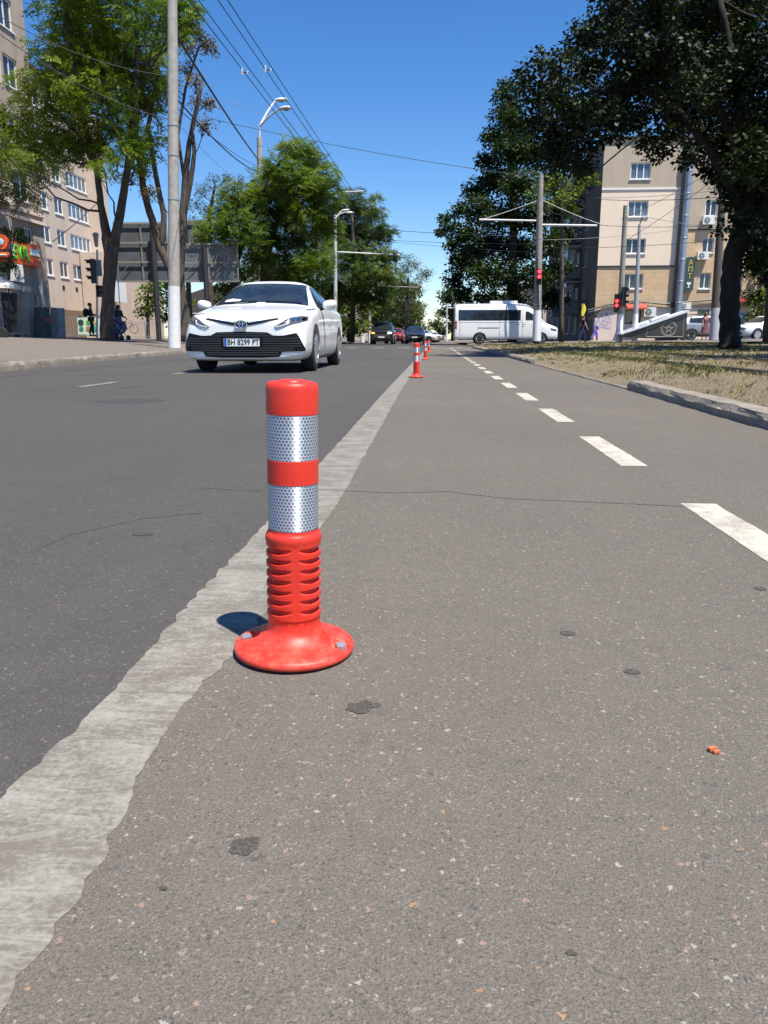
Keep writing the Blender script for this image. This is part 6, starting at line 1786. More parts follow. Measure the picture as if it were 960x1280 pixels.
def PC(items, Y, rnd, spread=2.0, k=1.0):
    out = []
    for it in items:
        px, py, r = it[:3]; y = Y + rnd.uniform(-spread, spread) if len(it) < 4 else it[3]
        p = P(px, py, y); out.append((p.x, p.y, p.z, r * y / 960 * k))
    return out
rn = random.Random(21)
# --- A: big feathery tree, left
YA = 34.0
def T(pts, Y, dy=0.0):
    out = []
    for i, (px, py, wpx) in enumerate(pts):
        y = Y + dy * i
        p = P(px, py, y); out.append((p.x, p.y, p.z, wpx / 2 / 960 * y))
    return out
ba = P(134, 427, YA)
clA = PC([(58, 62, 18), (95, 25, 42), (150, 55, 48), (60, 112, 38), (115, 115, 45), (175, 100, 38), (25, 160, 40), (80, 165, 42), (140, 165, 36), (185, 172, 26), (5, 192, 26), (60, 190, 24), (112, 188, 24), (160, 190, 20), (-40, 145, 40), (85, -40, 45), (130, -40, 60), (200, 20, 40), (205, -50, 50), (70, -110, 70), (180, -130, 60), (100, 70, 35), (130, 210, 15), (170, 205, 14), (35, 205, 14), (226, 8, 20), (234, 32, 12), (222, 45, 14)], YA, rn, 3.2)
clA += PC([(85, 95, 40), (120, 60, 52), (118, -20, 50), (170, 120, 36)], YA + 4, rn, 1.5)
tree('feathery_tree', 'big feathery green tree at the left, its dark trunk forking above the traffic light', (ba.x, YA, ba.z),
     [T([(134, 430, 19), (134, 395, 16), (137, 350, 15), (139, 318, 17), (133, 292, 11), (126, 255, 8), (121, 215, 7), (105, 150, 6), (90, 80, 5), (80, 0, 3)], YA),
      T([(139, 322, 14), (147, 285, 11), (155, 240, 9), (160, 205, 8), (166, 150, 7), (172, 80, 5), (170, -10, 4)], YA),
      T([(121, 215, 5), (100, 170, 4), (60, 130, 3)], YA)], clA, 'pinnate', LEAF_F, BARK_D, 101, 1.5, limb_r=.06, shell=.5, tint=(.35, 1))
# --- B: sparse tree with brown leaves behind the tall pole
YBt = 37.0
bb = P(228, 423, YBt)
clB = PC([(250, 45, 13), (262, 58, 10), (240, 60, 12), (232, 85, 11), (243, 100, 9), (256, 155, 9), (245, 128, 8), (185, 75, 14), (195, 120, 12), (180, 130, 10), (200, 60, 14), (232, 30, 12), (215, 100, 10), (262, 130, 7), (175, 215, 12), (160, 225, 10), (187, 240, 10)], YBt, rn, 1.5)
tree('bare_tree', 'thin half bare tree with brownish leaves rising behind the tall whitewashed pole', (bb.x, YBt, bb.z),
     [T([(228, 425, 13), (227, 390, 12), (225, 340, 11), (228, 280, 10), (231, 230, 8), (236, 180, 6), (247, 130, 5), (252, 108, 4)], YBt),
      T([(236, 424, 11), (230, 385, 11), (215, 340, 10), (201, 312, 10), (190, 275, 9), (180, 240, 8), (175, 205, 7), (170, 160, 5), (178, 110, 4)], YBt + .6),
      T([(201, 312, 8), (205, 270, 7), (196, 225, 6), (185, 160, 5), (196, 100, 4), (200, 60, 3)], YBt + .6),
      T([(228, 280, 7), (238, 230, 6), (243, 190, 5), (240, 160, 4)], YBt),
      T([(231, 230, 4), (222, 170, 4), (232, 110, 3), (248, 60, 2), (262, 48, 2)], YBt)], clB, 'small', LEAF_B, BARK, 102, .34, limb_r=.03, shell=.8, tw=6)
# --- C: feathery tree mass behind the sedan
YC = 50.0
bc = P(297, 428, YC)
clC = PC([(372, 188, 17), (388, 200, 14), (350, 212, 20), (398, 218, 18), (335, 232, 20), (375, 235, 26), (405, 245, 18), (305, 248, 24), (285, 268, 20), (345, 262, 28), (385, 268, 24), (265, 288, 16), (300, 290, 26), (340, 298, 26), (380, 300, 24), (410, 285, 16), (280, 312, 14), (325, 325, 20), (365, 330, 20), (395, 330, 18), (270, 325, 8), (282, 342, 7), (298, 340, 9), (360, 180, 9), (410, 228, 10), (256, 300, 7), (352, 350, 16), (385, 358, 16)], YC, rn, 2.6, 1.2)
tree('feathery_tree', 'dense feathery tree right behind the white sedan, hiding part of the billboard', (bc.x, YC, .3),
     [T([(296, 428, 9), (295, 370, 9), (294, 330, 9), (305, 290, 8), (320, 250, 6), (340, 215, 4), (368, 185, 2)], YC),
      T([(330, 428, 11), (331, 380, 11), (330, 330, 9), (345, 280, 7), (365, 240, 5), (380, 205, 3)], YC + 1)], clC, 'pinnate', LEAF_F, BARK_D, 103, 2.3, limb_r=.035, tint=(.1, .85))
clC2 = PC([(250, 238, 12), (268, 228, 12), (285, 236, 14), (300, 226, 10), (245, 256, 12), (262, 260, 14), (240, 275, 10), (283, 222, 7)], 58, rn, 1.5)
tree('sparse_tree', 'olive tree with yellowish tips just above the upper billboard', (P(262, 423, 58).x, 58, .4), [T([(262, 428, 8), (262, 340, 7), (262, 270, 5), (268, 235, 3)], 58)], clC2, 'small', LEAF_O, BARK, 104, 1.0, limb_r=.04)
# --- D: the row of trees down the left side
YD = 68.0
clD = PC([(440, 250, 16), (425, 262, 16), (455, 262, 14), (470, 268, 12), (440, 285, 22), (465, 295, 20), (480, 290, 12), (420, 300, 20), (445, 318, 22), (475, 322, 18), (490, 318, 9), (425, 335, 20), (455, 345, 20), (480, 345, 16), (415, 362, 18), (442, 368, 18), (468, 370, 18), (408, 275, 14), (400, 320, 16), (470, 245, 6)], YD, rn, 3, 1.15)
tree('roadside_tree', 'bright green bushy tree behind the slim lamp pole with the cross arm', (P(440, 423, YD).x, YD, .3), [T([(440, 428, 6), (441, 380, 6), (442, 320, 5), (440, 265, 3)], YD)], clD, 'pinnate', LEAF_M, BARK_D, 105, 2.0, limb_r=.05, tint=(.2, .9))
YE = 92.0
clE = PC([(505, 335, 12), (518, 330, 9), (528, 345, 10), (535, 340, 6), (505, 355, 14), (520, 362, 12), (498, 375, 14), (512, 385, 14), (525, 380, 8), (490, 395, 12), (506, 402, 11), (518, 398, 8), (500, 345, 8), (510, 322, 6), (485, 380, 12)], YE, rn, 3)
tree('roadside_tree', 'tree with rust coloured top leaning towards the gap at the end of the left row', (P(508, 423, YE).x, YE, .2), [T([(508, 426, 5), (508, 390, 4.5), (510, 350, 3)], YE)], clE, 'small', LEAF_O, BARK, 106, 1.2, limb_r=.05, scale=1.4, tint=(.2, 1))
def bushy(px, Y, pytop, wpx, label, mat, seed, kind='broad', dens=1.0, scale=1.5, name='roadside_tree', pybot=408, zb=.2, tint=(.1, .9), trunkw=5):
    r2 = random.Random(seed); items = []
    h = pybot - pytop
    rows_ = max(3, int(h / 18))
    for j in range(rows_):
        f = (j + .5) / rows_; ww = wpx * (.35 + .65 * math.sin(PI * min(1, f * .75 + .12)))
        nn = max(1, int(ww / 16))
        for i in range(nn): items.append((px + (i + .5 - nn / 2) * ww / nn + r2.uniform(-4, 4), pytop + h * f + r2.uniform(-4, 4), max(7, min(15, h / rows_ * .8)) * r2.uniform(.8, 1.15)))
    cl = PC(items, Y, r2, wpx / 2 / 960 * Y * .5)
    return tree(name, label, (P(px, 423, Y).x, Y, zb), [T([(px, 427, trunkw), (px, (pytop + pybot) / 2 + 20, trunkw * .85), (px, pytop + h * .3, trunkw * .4)], Y)], cl, kind, mat, BARK_D, seed, dens, limb_r=.05, scale=scale, tint=tint)
bushy(365, 74, 330, 90, 'dark bushy tree low behind the sedan roof, below the feathery crown', LEAF_M, 107, dens=.9)
bushy(470, 100, 330, 46, 'dense dark tree behind the two far poles on the left side', LEAF_M, 108, dens=1.0)
bushy(300, 70, 330, 60, 'dark bushy tree behind the grey billboard back', LEAF_D, 109, dens=.9)
bushy(215, 68, 345, 46, 'small bushy tree between the dark billboard and the tall pole', LEAF_M, 110, dens=.8)
bushy(185, 66, 352, 20, 'young green tree under the dark billboard', LEAF_F, 111, dens=.8, pybot=400)
bushy(502, 128, 352, 40, 'far round tree closing the left row of trees', LEAF_M, 112, dens=1.0, scale=2, pybot=412)
bushy(524, 190, 376, 20, 'very far tree at the left edge of the gap', LEAF_O, 113, dens=.9, scale=3, pybot=415)
bushy(566, 180, 362, 26, 'far tree just right of the gap beyond the thin pole', LEAF_O, 114, dens=1.0, scale=3, pybot=416)
bushy(548, 300, 388, 14, 'farthest tree in the middle of the gap', LEAF_O, 115, dens=.9, scale=4, pybot=418)
bushy(410, 80, 350, 40, 'dark tree between the sedan mirror and the slim lamp pole', LEAF_D, 131, dens=1.0)
bushy(345, 64, 338, 74, 'lighter green bushy tree filling the space under the feathery crown behind the sedan', LEAF_M, 141, dens=1.0, pybot=418, tint=(.3, 1))
bushy(436, 78, 352, 60, 'light green low tree around the foot of the slim lamp pole', LEAF_M, 142, dens=1.0, pybot=418, tint=(.4, 1))
bushy(482, 96, 350, 44, 'light green tree reaching down behind the black off-roader', LEAF_M, 143, dens=1.0, pybot=416, tint=(.4, 1))
# --- F: tall tree beyond the crossing, right of the gap
YF = 62.0
clF = PC([(633, 105, 8), (628, 118, 11), (640, 130, 14), (648, 110, 8), (630, 145, 16), (650, 160, 20), (618, 170, 16), (640, 190, 24), (610, 200, 14), (665, 190, 22), (620, 225, 22), (650, 232, 24), (595, 238, 16), (685, 225, 20), (600, 262, 22), (632, 268, 24), (665, 270, 24), (575, 262, 12), (700, 260, 20), (562, 285, 11), (585, 292, 20), (615, 305, 24), (650, 310, 24), (685, 305, 22), (565, 305, 10), (575, 325, 18), (605, 340, 24), (640, 348, 24), (675, 345, 22), (570, 350, 14), (580, 370, 16), (612, 375, 20), (645, 380, 20), (555, 272, 5), (705, 295, 16), (700, 335, 16), (575, 395, 12), (600, 400, 12), (716, 240, 13), (730, 228, 9), (735, 212, 8), (560, 372, 8), (588, 318, 20), (690, 372, 18), (550, 290, 4)], YF, rn, 4)
clF = [(x, y, z, r) for x, y, z, r in clF]
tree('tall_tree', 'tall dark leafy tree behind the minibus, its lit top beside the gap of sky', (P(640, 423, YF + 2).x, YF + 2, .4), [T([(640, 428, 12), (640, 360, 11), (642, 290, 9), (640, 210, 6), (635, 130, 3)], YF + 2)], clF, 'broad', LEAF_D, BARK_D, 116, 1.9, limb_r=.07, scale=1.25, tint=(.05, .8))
clF2 = PC([(690, 235, 14), (705, 248, 14), (722, 232, 13), (738, 222, 10), (700, 222, 12), (670, 240, 12), (715, 262, 10), (680, 255, 12)], 55, rn, 1.5)
tree('roadside_tree', 'light green branchy tree above the cross arm left of the corner block', (P(700, 423, 56).x, 56, .4), [T([(702, 428, 6), (702, 330, 5), (703, 250, 3)], 56)], clF2, 'broad', LEAF_M, BARK, 117, .9, limb_r=.04, tint=(.2, 1))
# --- G: near dark tree whose crown hangs over the right side
YG = 21.0
bg = P(912, 434, YG)
itG = [(655, 95, 13), (672, 80, 18), (700, 75, 22), (665, 120, 20), (695, 118, 26), (668, 150, 18), (690, 160, 26), (715, 195, 24), (690, 195, 20), (735, 50, 26), (735, 90, 28), (740, 140, 30), (738, 178, 24), (728, 210, 14), (775, 20, 30), (785, 60, 30), (785, 110, 30), (790, 150, 26), (775, 158, 16), (808, 176, 15), (820, 20, 32), (830, 70, 34), (835, 120, 32), (835, 165, 20), (823, 192, 11), (870, 30, 40), (880, 85, 36), (885, 135, 34), (875, 172, 22), (868, 200, 13), (925, 40, 44), (930, 100, 44), (925, 160, 40), (905, 205, 20), (950, 200, 40), (945, 250, 36), (925, 280, 24), (955, 310, 34), (938, 330, 20), (985, 60, 50), (985, 150, 50), (990, 240, 50), (990, 320, 40), (800, -30, 40), (870, -40, 50), (940, -40, 50), (1040, 0, 60), (1050, 120, 60), (1050, 240, 55), (955, 270, 34), (968, 205, 38), (905, 180, 26), (850, 145, 26), (760, 140, 26), (715, 130, 24), (700, 185, 22), (770, 40, 26), (720, 160, 22), (925, 225, 26), (958, 240, 30), (900, 20, 36), (840, 60, 28), (700, 200, 18), (722, 205, 14), (860, 190, 16), (760, -15, 24), (912, 225, 20), (960, 345, 16), (885, 215, 9), (700, 50, 0), (938, 225, 28), (915, 245, 22), (800, 90, 30), (860, 110, 34)]
itG = [i for i in itG if i[2] > 0]
clG = []
for px, py, r in itG:
    y = YG + rn.uniform(-1.5, 3.0); p = P(px, py, y); clG.append((p.x, p.y, p.z, r * y / 960))
    if r > 24:
        y = YG + rn.uniform(3.0, 6.0); p = P(px + rn.uniform(-12, 12), py - 6, y); clG.append((p.x, p.y, p.z, r * y / 960 * .8))
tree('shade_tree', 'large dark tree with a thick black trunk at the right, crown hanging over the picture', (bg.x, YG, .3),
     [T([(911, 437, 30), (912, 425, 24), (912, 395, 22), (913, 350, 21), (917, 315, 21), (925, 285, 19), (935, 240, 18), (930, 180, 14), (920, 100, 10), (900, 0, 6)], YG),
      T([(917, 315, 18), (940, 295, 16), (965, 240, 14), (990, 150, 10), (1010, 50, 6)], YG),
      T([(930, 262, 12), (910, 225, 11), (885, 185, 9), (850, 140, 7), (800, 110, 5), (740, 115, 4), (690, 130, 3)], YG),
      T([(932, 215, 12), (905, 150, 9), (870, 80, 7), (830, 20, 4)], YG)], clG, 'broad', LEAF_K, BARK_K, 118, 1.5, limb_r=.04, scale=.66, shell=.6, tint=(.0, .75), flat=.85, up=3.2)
# trunk at the far right edge and the lit greenery behind
clH = PC([(945, 345, 16), (960, 335, 18), (940, 372, 12), (955, 370, 16), (945, 395, 12), (958, 398, 14), (975, 360, 20), (975, 395, 16)], 60, rn, 2)
tree('garden_tree', 'sunlit green bushy tree at the right edge behind the white parked car', (P(955, 423, 60).x, 60, .4), [T([(953, 428, 5), (953, 370, 4)], 60)], clH, 'broad', LEAF_M, BARK, 119, 1.2, scale=1.3, tint=(.3, 1))
tree('street_tree', 'dark trunk cut by the right edge of the picture', (P(962, 430, 30).x, 30, .3), [T([(961, 433, 14), (962, 400, 13), (966, 350, 12), (975, 300, 9)], 30)], PC([(1010, 280, 40), (1000, 330, 26)], 30, rn, 1), 'broad', LEAF_D, BARK_D, 120, .8)
# trees out to the right of the tracks whose shade falls on the verge
for k, (x, y, lab) in enumerate([(9.2, 26.5, ''), (7.8, 33.5, '')]):
    pass
def offcrown(cx, cy, cz, n, seed, rad):
    r2 = random.Random(seed)
    return [(cx + r2.uniform(-rad, rad), cy + r2.uniform(-rad, rad), cz + r2.uniform(-1.5, 1.8), r2.uniform(1.1, 1.7)) for _ in range(n)]
for x, y, sd_, lab in ((11.4, 11.5, 201, 'leafy tree right of the tracks, out beyond the right edge of the picture'), (13.0, 17.0, 202, 'second leafy tree right of the tracks beyond the right edge')):
    tree('shade_tree', lab, (x, y, .3), [[(x, y, .2, .32), (x, y, 3.5, .26), (x - .3, y, 6.5, .18), (x - .6, y, 9, .08)]], offcrown(x - .3, y, 8.2, 22, sd_, 2.6), 'broad', LEAF_D, BARK_D, sd_, .7, limb_r=.05, scale=1.1)
tree('street_tree', 'tree growing close against the facade of the left edge building', (-22.4, 36.6, .5), [[(-22.4, 36.6, .3, .26), (-22.4, 36.8, 4, .2), (-22.2, 37.4, 7.5, .13), (-22, 38.5, 10, .05)]],
     [(-22.0 + rn.uniform(-1, 1.0), 39 + rn.uniform(-6, 7), z_ + rn.uniform(-.6, .6), rn.uniform(1.0, 1.7)) for z_ in (8.0, 8.4, 8.9, 9.4, 9.9, 10.3, 9.1, 10.6)], 'pinnate', LEAF_M, BARK_D, 205, .45, limb_r=.04)
# small plant hanging at the shop sign
clP = PC([(18, 295, 9), (10, 318, 8), (30, 300, 7), (5, 335, 7), (14, 330, 6), (25, 290, 7), (8, 290, 7)], 38, rn, .6)
tree('climbing_plant', 'leafy climbing plant around the orange signs at the left edge', (P(12, 423, 38).x, 38, .5), [T([(12, 425, 2.5), (11, 370, 2), (13, 320, 1.5), (18, 298, 1)], 38)], clP, 'broad', LEAF_M, BARK, 121, 1.3, cat='plant', limb_r=.02, scale=.6)
# ---- grass of the verge (nobody could count it)
def grass(name, label, pts, h, seed, mat=GRASSM, tint=(.1, 1)):
    g_ = np.random.default_rng(seed); V = []; T_ = []
    for x, y, n, hh, tn in pts:
        for _ in range(n):
            a = g_.uniform(0, 2 * PI); r_ = g_.uniform(0, .05); px, py = x + r_ * math.cos(a) * 1.6, y + r_ * math.sin(a) * 1.6
            z0 = zv(px, py) - .004; l = hh * g_.uniform(.5, 1.2); ln = g_.uniform(.2, 1.1) * l; w_ = .0028 + .003 * g_.random()
            a2 = g_.uniform(0, 2 * PI); dx, dy = math.cos(a2), math.sin(a2)
            V += [(px - dy * w_, py + dx * w_, z0), (px + dy * w_, py - dx * w_, z0), (px + dx * ln * .4 + dy * w_ * .7, py + dy * ln * .4 - dx * w_ * .7, z0 + l * .7), (px + dx * ln, py + dy * ln, z0 + l)]
            T_.append(min(1, max(0, tn + g_.normal() * .15)))
    V = np.array(V, dtype=np.float32); nq = len(V) // 4
    me = bpy.data.meshes.new(name); me.vertices.add(len(V)); me.vertices.foreach_set('co', V.ravel())
    me.loops.add(len(V)); me.loops.foreach_set('vertex_index', np.arange(len(V), dtype=np.int32))
    me.polygons.add(nq); me.polygons.foreach_set('loop_start', np.arange(0, len(V), 4, dtype=np.int32)); me.polygons.foreach_set('loop_total', np.full(nq, 4, dtype=np.int32))
    me.update(calc_edges=True)
    a = me.attributes.new('tint', 'FLOAT', 'FACE'); a.data.foreach_set('value', np.array(T_, dtype=np.float32)); me.materials.append(mat)
    o = bpy.data.objects.new(name, me); C.objects.link(o)
    return tag(o, label, 'grass', kind='stuff')
g_ = random.Random(9); tuf = []
for _ in range(6500):
    y = 3.2 + 41 * g_.random() ** 1.5; x = 2.0 + (3.6 + y * .32) * g_.random() ** 1.25
    if y < 15.5 and x < 2.06: continue
    gn = (math.sin(x * 2.3 + y * .9) + math.sin(x * 1.1 - y * 1.7 + 2)) * .5
    green = gn > .3 or (y > 13 and g_.random() < .6)
    if not green and g_.random() < .35: continue
    far = 1 + y * .02
    hh = (.028 + .035 * g_.random()) * (1.0 if green else .7) * far
    if x < 2.5: hh *= .7
    tuf.append((x, y, 7 if y < 12 else 6, hh, .12 + .25 * g_.random() if green else .55 + .4 * g_.random()))
for _ in range(70):   # tall green weeds by the rails
    y = 9 + 14 * g_.random(); x = 3.1 + g_.random() * .25
    tuf.append((x, y, 6, .06 + .05 * g_.random(), .12))
grass('grass', 'short dry grass and green tufts covering the tram verge', tuf, .1, 4)
# weeds in the kerb gap, straw bits
# ================================================================== people
SKIN = M_plain('skin', (.50, .30, .21), .6, var=.05); SKIN_D = M_plain('skin_tan', (.36, .20, .13), .6, var=.05)
def cloth(n, c): return M_plain(n, c, .85, var=.15, scale=12)
HAIRD = M_plain('hair_dark', (.02, .015, .012), .6, var=.2, scale=40); HAIRB = M_plain('hair_brown', (.10, .055, .03), .6, var=.2, scale=40)
EYE = M_plain('eye_dark', (.02, .02, .02), .3)
def skin_mesh(name, verts, edges, rads, mat, parent, rootv=0, sub=2):
    me = bpy.data.meshes.new(name); me.from_pydata(verts, edges, []); me.materials.append(mat)
    o = bpy.data.objects.new(name + '_s', me); C.objects.link(o)
    me_sk = o.modifiers.new('k', 'SKIN')
    sv = me.skin_vertices[0].data if me.skin_vertices else None
    for i, r_ in enumerate(rads):
        sv[i].radius = (r_, r_) if not hasattr(r_, '__len__') else r_
        sv[i].use_root = (i == rootv)
    s_ = o.modifiers.new('s', 'SUBSURF'); s_.levels = sub; s_.render_levels = sub
    bpy.context.view_layer.update()
    m2 = evaluated(o); bpy.data.objects.remove(o)
    m2.polygons.foreach_set('use_smooth', [True] * len(m2.polygons))
    if not m2.materials: m2.materials.append(mat)
    o = bpy.data.objects.new(name, m2); C.objects.link(o); o.parent = parent
    return o
def person(loc, rz, label, h=1.72, skin=SKIN, hair=HAIRD, stride=.22, arms=(.1, -.1), top=(.2, .2, .2), legs=(.05, .05, .08), sleeves=True, shorts=False, skirt=None, long_hair=False, backpack=None, bag=None, bend=(0, 0), shoe=(.03, .03, .03), trousers_w=1.0, group=None):
    k = h / 1.72
    root = empty('person', loc, label, 'person', group, rz)
    f = stride; J = {}
    # joints (front = -Y)
    J['pel'] = (0, 0, .95); J['sp'] = (0, .0, 1.12); J['ch'] = (0, -.01, 1.32); J['nk'] = (0, 0, 1.46); J['hd'] = (0, -.015, 1.56); J['tp'] = (0, -.005, 1.66)
    for s_, n_ in ((-1, 'L'), (1, 'R')):
        st = f * s_
        J['hip' + n_] = (.09 * s_, 0, .90)
        J['kn' + n_] = (.10 * s_, -st * .55 - .03, .50)
        J['an' + n_] = (.10 * s_, -st + (.06 if st < 0 else 0), .085 + (.04 if st < -.1 else 0))
        J['to' + n_] = (.115 * s_, -st - .16 + (.05 if st < 0 else 0), .03)
        J['sh' + n_] = (.175 * s_, 0, 1.40)
        a = arms[0 if s_ < 0 else 1]; bd = bend[0 if s_ < 0 else 1]
        J['el' + n_] = (.215 * s_, -a * .6, 1.13)
        J['wr' + n_] = (.215 * s_ * (1 - bd * .35), -a * 1.0 - .05 - bd * .20, .90 + bd * .22)
        J['ha' + n_] = (.210 * s_ * (1 - bd * .45), -a * 1.1 - .07 - bd * .25, .82 + bd * .26)
    names = list(J); idx = {n_: i for i, n_ in enumerate(names)}
    rad = dict(pel=(.145, .10), sp=(.125, .09), ch=(.15, .10), nk=(.052, .052), hd=(.078, .095), tp=(.06, .075))
    for n_ in 'LR':
        rad.update({'hip' + n_: .085, 'kn' + n_: .055, 'an' + n_: .038, 'to' + n_: .035, 'sh' + n_: .055, 'el' + n_: .038, 'wr' + n_: .026, 'ha' + n_: (.024, .036)})
    E = [('pel', 'sp'), ('sp', 'ch'), ('ch', 'nk'), ('nk', 'hd'), ('hd', 'tp')]
    for n_ in 'LR': E += [('pel', 'hip' + n_), ('hip' + n_, 'kn' + n_), ('kn' + n_, 'an' + n_), ('an' + n_, 'to' + n_), ('ch', 'sh' + n_), ('sh' + n_, 'el' + n_), ('el' + n_, 'wr' + n_), ('wr' + n_, 'ha' + n_)]
    V = [tuple(c_ * k for c_ in J[n_]) for n_ in names]; R_ = [tuple(q * k for q in rad[n_]) if hasattr(rad[n_], '__len__') else rad[n_] * k for n_ in names]
    # fingers and thumb
    for n_, s_ in (('L', -1), ('R', 1)):
        ha = Vector(J['ha' + n_])
        for q in range(4):
            V.append(tuple((ha + Vector((.004 * s_, -.03 + q * .02, -.055))) * k)); R_.append(.009 * k); E.append(('ha' + n_, len(V) - 1))
            V.append(tuple((ha + Vector((-.008 * s_, -.032 + q * .02, -.095 + abs(q - 1.3) * .008))) * k)); R_.append(.007 * k); E.append((len(V) - 2, len(V) - 1))
        V.append(tuple((ha + Vector((-.01 * s_, -.055, -.02))) * k)); R_.append(.011 * k); E.append(('ha' + n_, len(V) - 1))
    V.append(tuple(Vector((0, -.112, 1.565)) * k)); R_.append(.012 * k); E.append(('hd', len(V) - 1))   # nose
    ed = [(idx.get(a, a), idx.get(c_, c_)) for a, c_ in E]
    body = skin_mesh('body', V, ed, R_, skin, root)
    for s_ in (-1, 1):
        b = MB(); b.lathe((s_ * .030 * k, -.100 * k, 1.585 * k), [(.001, -.006), (.008, 0), (.001, .006)], 8, 'Y'); b.build('eye', EYE, body, local=True)
    b = MB(); b.lathe((0, .008 * k, 0), [(.078 * k, 1.50 * k) if False else (.084 * k, 1.56 * k), (.094 * k, 1.60 * k), (.092 * k, 1.66 * k), (.070 * k, 1.705 * k), (.03 * k, 1.725 * k), (.002, 1.727 * k)], 16)
    b.v = [(x, (y + .010 * k if y < 0 else y * 1.12), z) for x, y, z in b.v]
    if long_hair: b.tube([(0, .05 * k, 1.66 * k), (0, .095 * k, 1.52 * k), (0, .10 * k, 1.38 * k), (0, .095 * k, 1.28 * k)], [.07 * k, .085 * k, .08 * k, .03 * k], 10)
    b.build('hair', hair, body, smooth='all', local=True)
    def sub(name, chain, rr, mat):
        Vs = []; Es = []; Rs = []; ix = {}
        for a, c_ in chain:
            for n_ in (a, c_):
                if n_ not in ix: ix[n_] = len(Vs); Vs.append(tuple(q * k for q in (J[n_] if n_ in J else n_))); Rs.append(tuple(q * k for q in rr[n_]) if hasattr(rr[n_], '__len__') else rr[n_] * k)
            Es.append((ix[a], ix[c_]))
        return skin_mesh(name, Vs, Es, Rs, mat, root, 0)
    J['el2L'] = tuple(Vector(J['shL']).lerp(Vector(J['elL']), .62)); J['el2R'] = tuple(Vector(J['shR']).lerp(Vector(J['elR']), .62))
    J['nb'] = (0, 0, 1.435)
    ch = [('pel', 'sp'), ('sp', 'ch'), ('ch', 'nb')]; rr = dict(pel=(.165, .125), sp=(.148, .11), ch=(.168, .118), nb=(.06, .06))
    for n_ in 'LR':
        if sleeves == 'long': ch += [('ch', 'sh' + n_), ('sh' + n_, 'el' + n_), ('el' + n_, 'wr' + n_)]; rr.update({'sh' + n_: .070, 'el' + n_: .053, 'wr' + n_: .038})
        else: ch += [('ch', 'sh' + n_), ('sh' + n_, 'el2' + n_)]; rr.update({'sh' + n_: .070, 'el2' + n_: .058})
    sub('shirt', ch, rr, cloth('shirt_cloth', top))
    if skirt is None:
        ch = []; rr = dict(pel=(.158, .118))
        for n_ in 'LR':
            J['k2' + n_] = tuple(Vector(J['kn' + n_]) + Vector((0, 0, .05))); J['a2' + n_] = tuple(Vector(J['an' + n_]) + Vector((0, .005, .03)))
            ch += [('pel', 'hip' + n_), ('hip' + n_, 'k2' + n_)]; rr.update({'hip' + n_: .100 * trousers_w, 'k2' + n_: .074 * trousers_w, 'a2' + n_: .060 * trousers_w})
            if not shorts: ch += [('k2' + n_, 'a2' + n_)]
        sub('trousers', ch, rr, cloth('trouser_cloth', legs))
    else:
        b = MB(); n = 20; vs = []
        lv = [(1.08, .15, .11), (.95, .175, .135), (.75, .20, .18), (.5, .24, .23), (skirt, .27, .27)]
        for z_, a, c_ in lv:
            for j in range(n):
                q = 2 * PI * j / n; w_ = 1 + .05 * math.sin(q * 5) * (1.1 - z_)
                vs.append((a * w_ * math.cos(q) * k, c_ * w_ * math.sin(q) * k, z_ * k))
        b.add(vs, [(i * n + j, i * n + (j + 1) % n, (i + 1) * n + (j + 1) % n, (i + 1) * n + j) for i in range(len(lv) - 1) for j in range(n)]); b.build('skirt', cloth('skirt_cloth', legs), root, smooth='all', local=True)
    for n_ in 'LR':
        a, t_ = Vector(J['an' + n_]), Vector(J['to' + n_])
        skin_mesh('shoe', [tuple((a + Vector((0, .05, -.04))) * k), tuple((a + Vector((0, -.02, -.03))) * k), tuple(t_ * k)], [(0, 1), (1, 2)], [.042 * k, .048 * k, .04 * k], cloth('shoe', shoe), root, 0, 1)
    if backpack:
        b = MB(); b.tube([(0, .19 * k, 1.02 * k), (0, .22 * k, 1.08 * k), (0, .22 * k, 1.30 * k), (0, .18 * k, 1.42 * k)], [.09 * k, .15 * k, .15 * k, .08 * k], 12)
        b.build('backpack_body', cloth('backpack_cloth', backpack), root, smooth='all', local=True).name = 'backpack'
    if bag:
        b = MB(); b.box((.26 * k, .0, .86 * k), (.09 * k, .32 * k, .26 * k)); b.tube([(.2 * k, -.1, .98 * k), (.19 * k, 0, 1.40 * k), (.2 * k, .1, .98 * k)], .012, 5)
        o = b.build('shoulder_bag', cloth('bag_cloth', bag), root, local=True)
    return root
def gz(px, py, Y): return tuple(P(px, py, Y))
person(gz(115.5, 420.5, 41), R(118), 'man in dark clothes with a black backpack standing by the slim signal post', h=1.74, top=(.025, .03, .04), legs=(.02, .022, .03), sleeves='long', backpack=(.012, .012, .014), bend=(.8, .8), stride=.06)
wl = gz(150.5, 424, 37)
person(wl, R(158), 'woman in dark top and blue skirt with a pushchair right of the big left trunk', h=1.60, top=(.03, .03, .05), legs=(.04, .07, .20), skirt=.35, sleeves='long', bend=(.9, .9), hair=HAIRD, long_hair=True, bag=(.02, .02, .02))
person(gz(143.5, 424, 38), R(150), 'person in a light blue top half hidden by the big left trunk', h=1.68, top=(.22, .35, .50), legs=(.05, .09, .22), sleeves=True)
person(gz(231.5, 424.5, 42), R(20), 'woman in a pink top with a black bag partly behind the thin tree trunk', h=1.62, top=(.72, .42, .42), legs=(.02, .02, .025), shorts=True, bag=(.015, .015, .015), hair=HAIRB)
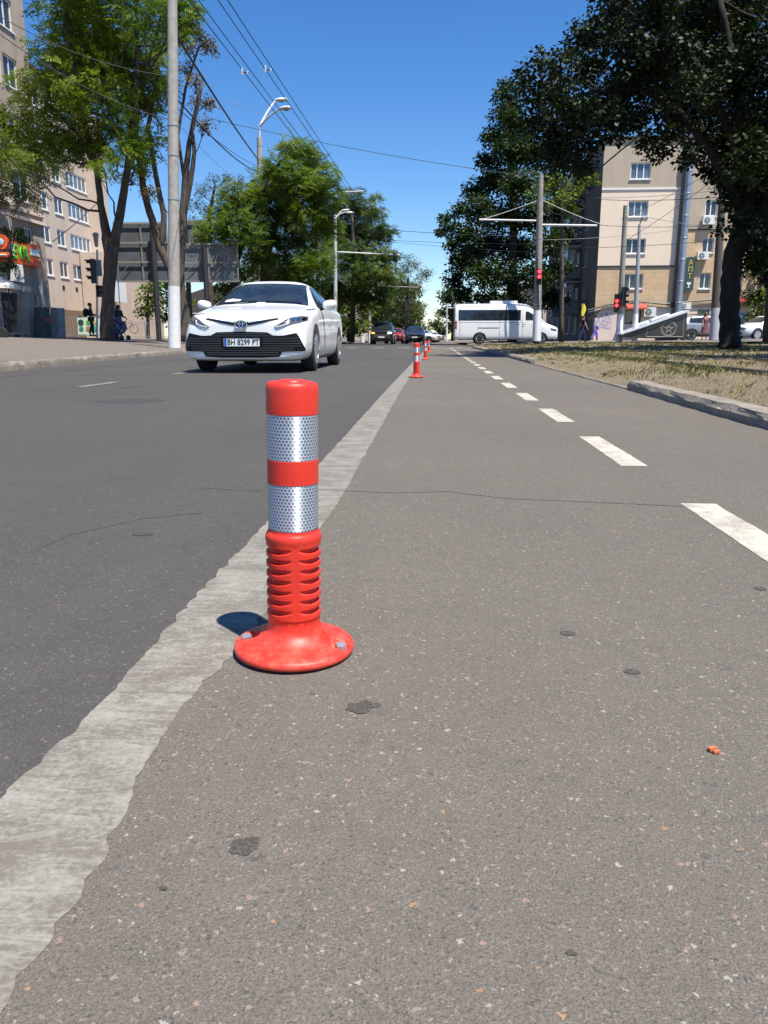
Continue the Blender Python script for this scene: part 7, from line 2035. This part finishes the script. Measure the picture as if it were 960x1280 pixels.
# pushchair
wp = Vector(gz(149.5, 425.5, 35.8))
pc_ = empty('pushchair', wp, 'dark pushchair in front of the woman in the blue skirt', 'pushchair', None, R(150))
b = MB(); b.tube([(0, .25, .35), (0, 0, .42), (0, -.25, .62), (0, -.2, .85)], [.12, .2, .2, .14], 12); b.build('seat', cloth('pushchair_cloth', (.03, .04, .09)), pc_, smooth=True, local=True)
b = MB()
for s_ in (-1, 1): b.tube([(s_ * .2, .5, 1.0), (s_ * .22, .2, .6), (s_ * .22, -.3, .12)], .014, 6); b.tube([(s_ * .22, -.05, .5), (s_ * .22, .3, .12)], .014, 6)
b.tube([(-.2, .5, 1.0), (.2, .5, 1.0)], .016, 6); b.build('frame', STEEL_G, pc_, local=True)
for sx in (-.24, .24):
    for y_ in (-.32, .32):
        b = MB(); b.lathe((sx, y_, .12), [(.05, -.02), (.12, -.02), (.12, .02), (.05, .02)], 14, 'X'); b.build('wheel', TYRE, pc_, local=True)
WALK = None
person(gz(727.5, 427.5, 53), R(95), 'walking person in a black top, left one of the pair at the wall', h=1.74, top=(.015, .015, .02), legs=(.03, .03, .10), stride=.20, arms=(.18, -.18), trousers_w=1.1, group=WALK)
person(gz(743, 427.5, 52.5), R(95), 'walking person in a pale shirt and bright violet trousers, the right one of the pair', h=1.76, top=(.42, .44, .52), legs=(.20, .14, .55), stride=.20, arms=(-.18, .2), sleeves='long', shoe=(.5, .6, .1), trousers_w=1.15, group=WALK)
fp = Vector(gz(729, 393, 52.2))
fl = empty('flag', (fp.x, 52.2, fp.z - .2), 'small yellow flag held above the left walking person', 'flag')
b = MB(); b.tube([(fp.x - .05, 52.25, fp.z - .5), (fp.x - .12, 52.25, fp.z + .75)], .014, 6); b.build('staff', DARKMET, fl)
b = MB()
for i in range(7):
    for j in range(5): b.v.append((fp.x - .12 + .32 * (j / 4) * (1 - abs(i - 2.5) / 6), 52.25 + .04 * math.sin(j * 1.6 + i), fp.z + .66 - i * .13))
b.f = [(i * 5 + j, i * 5 + j + 1, (i + 1) * 5 + j + 1, (i + 1) * 5 + j) for i in range(6) for j in range(4)]; b.m = [0] * 24
b.build('cloth', M_plain('flag_yellow', (.75, .62, .05), .8), fl, smooth='all')
person(gz(880, 425.5, 49), R(10), 'woman in a dark red dress standing in the shade beside the silver grey estate', h=1.66, top=(.16, .05, .06), legs=(.15, .045, .055), skirt=.45, long_hair=True, hair=HAIRB, skin=SKIN_D, stride=.04)
print('LEAF SPRAYS', int(NLEAF))
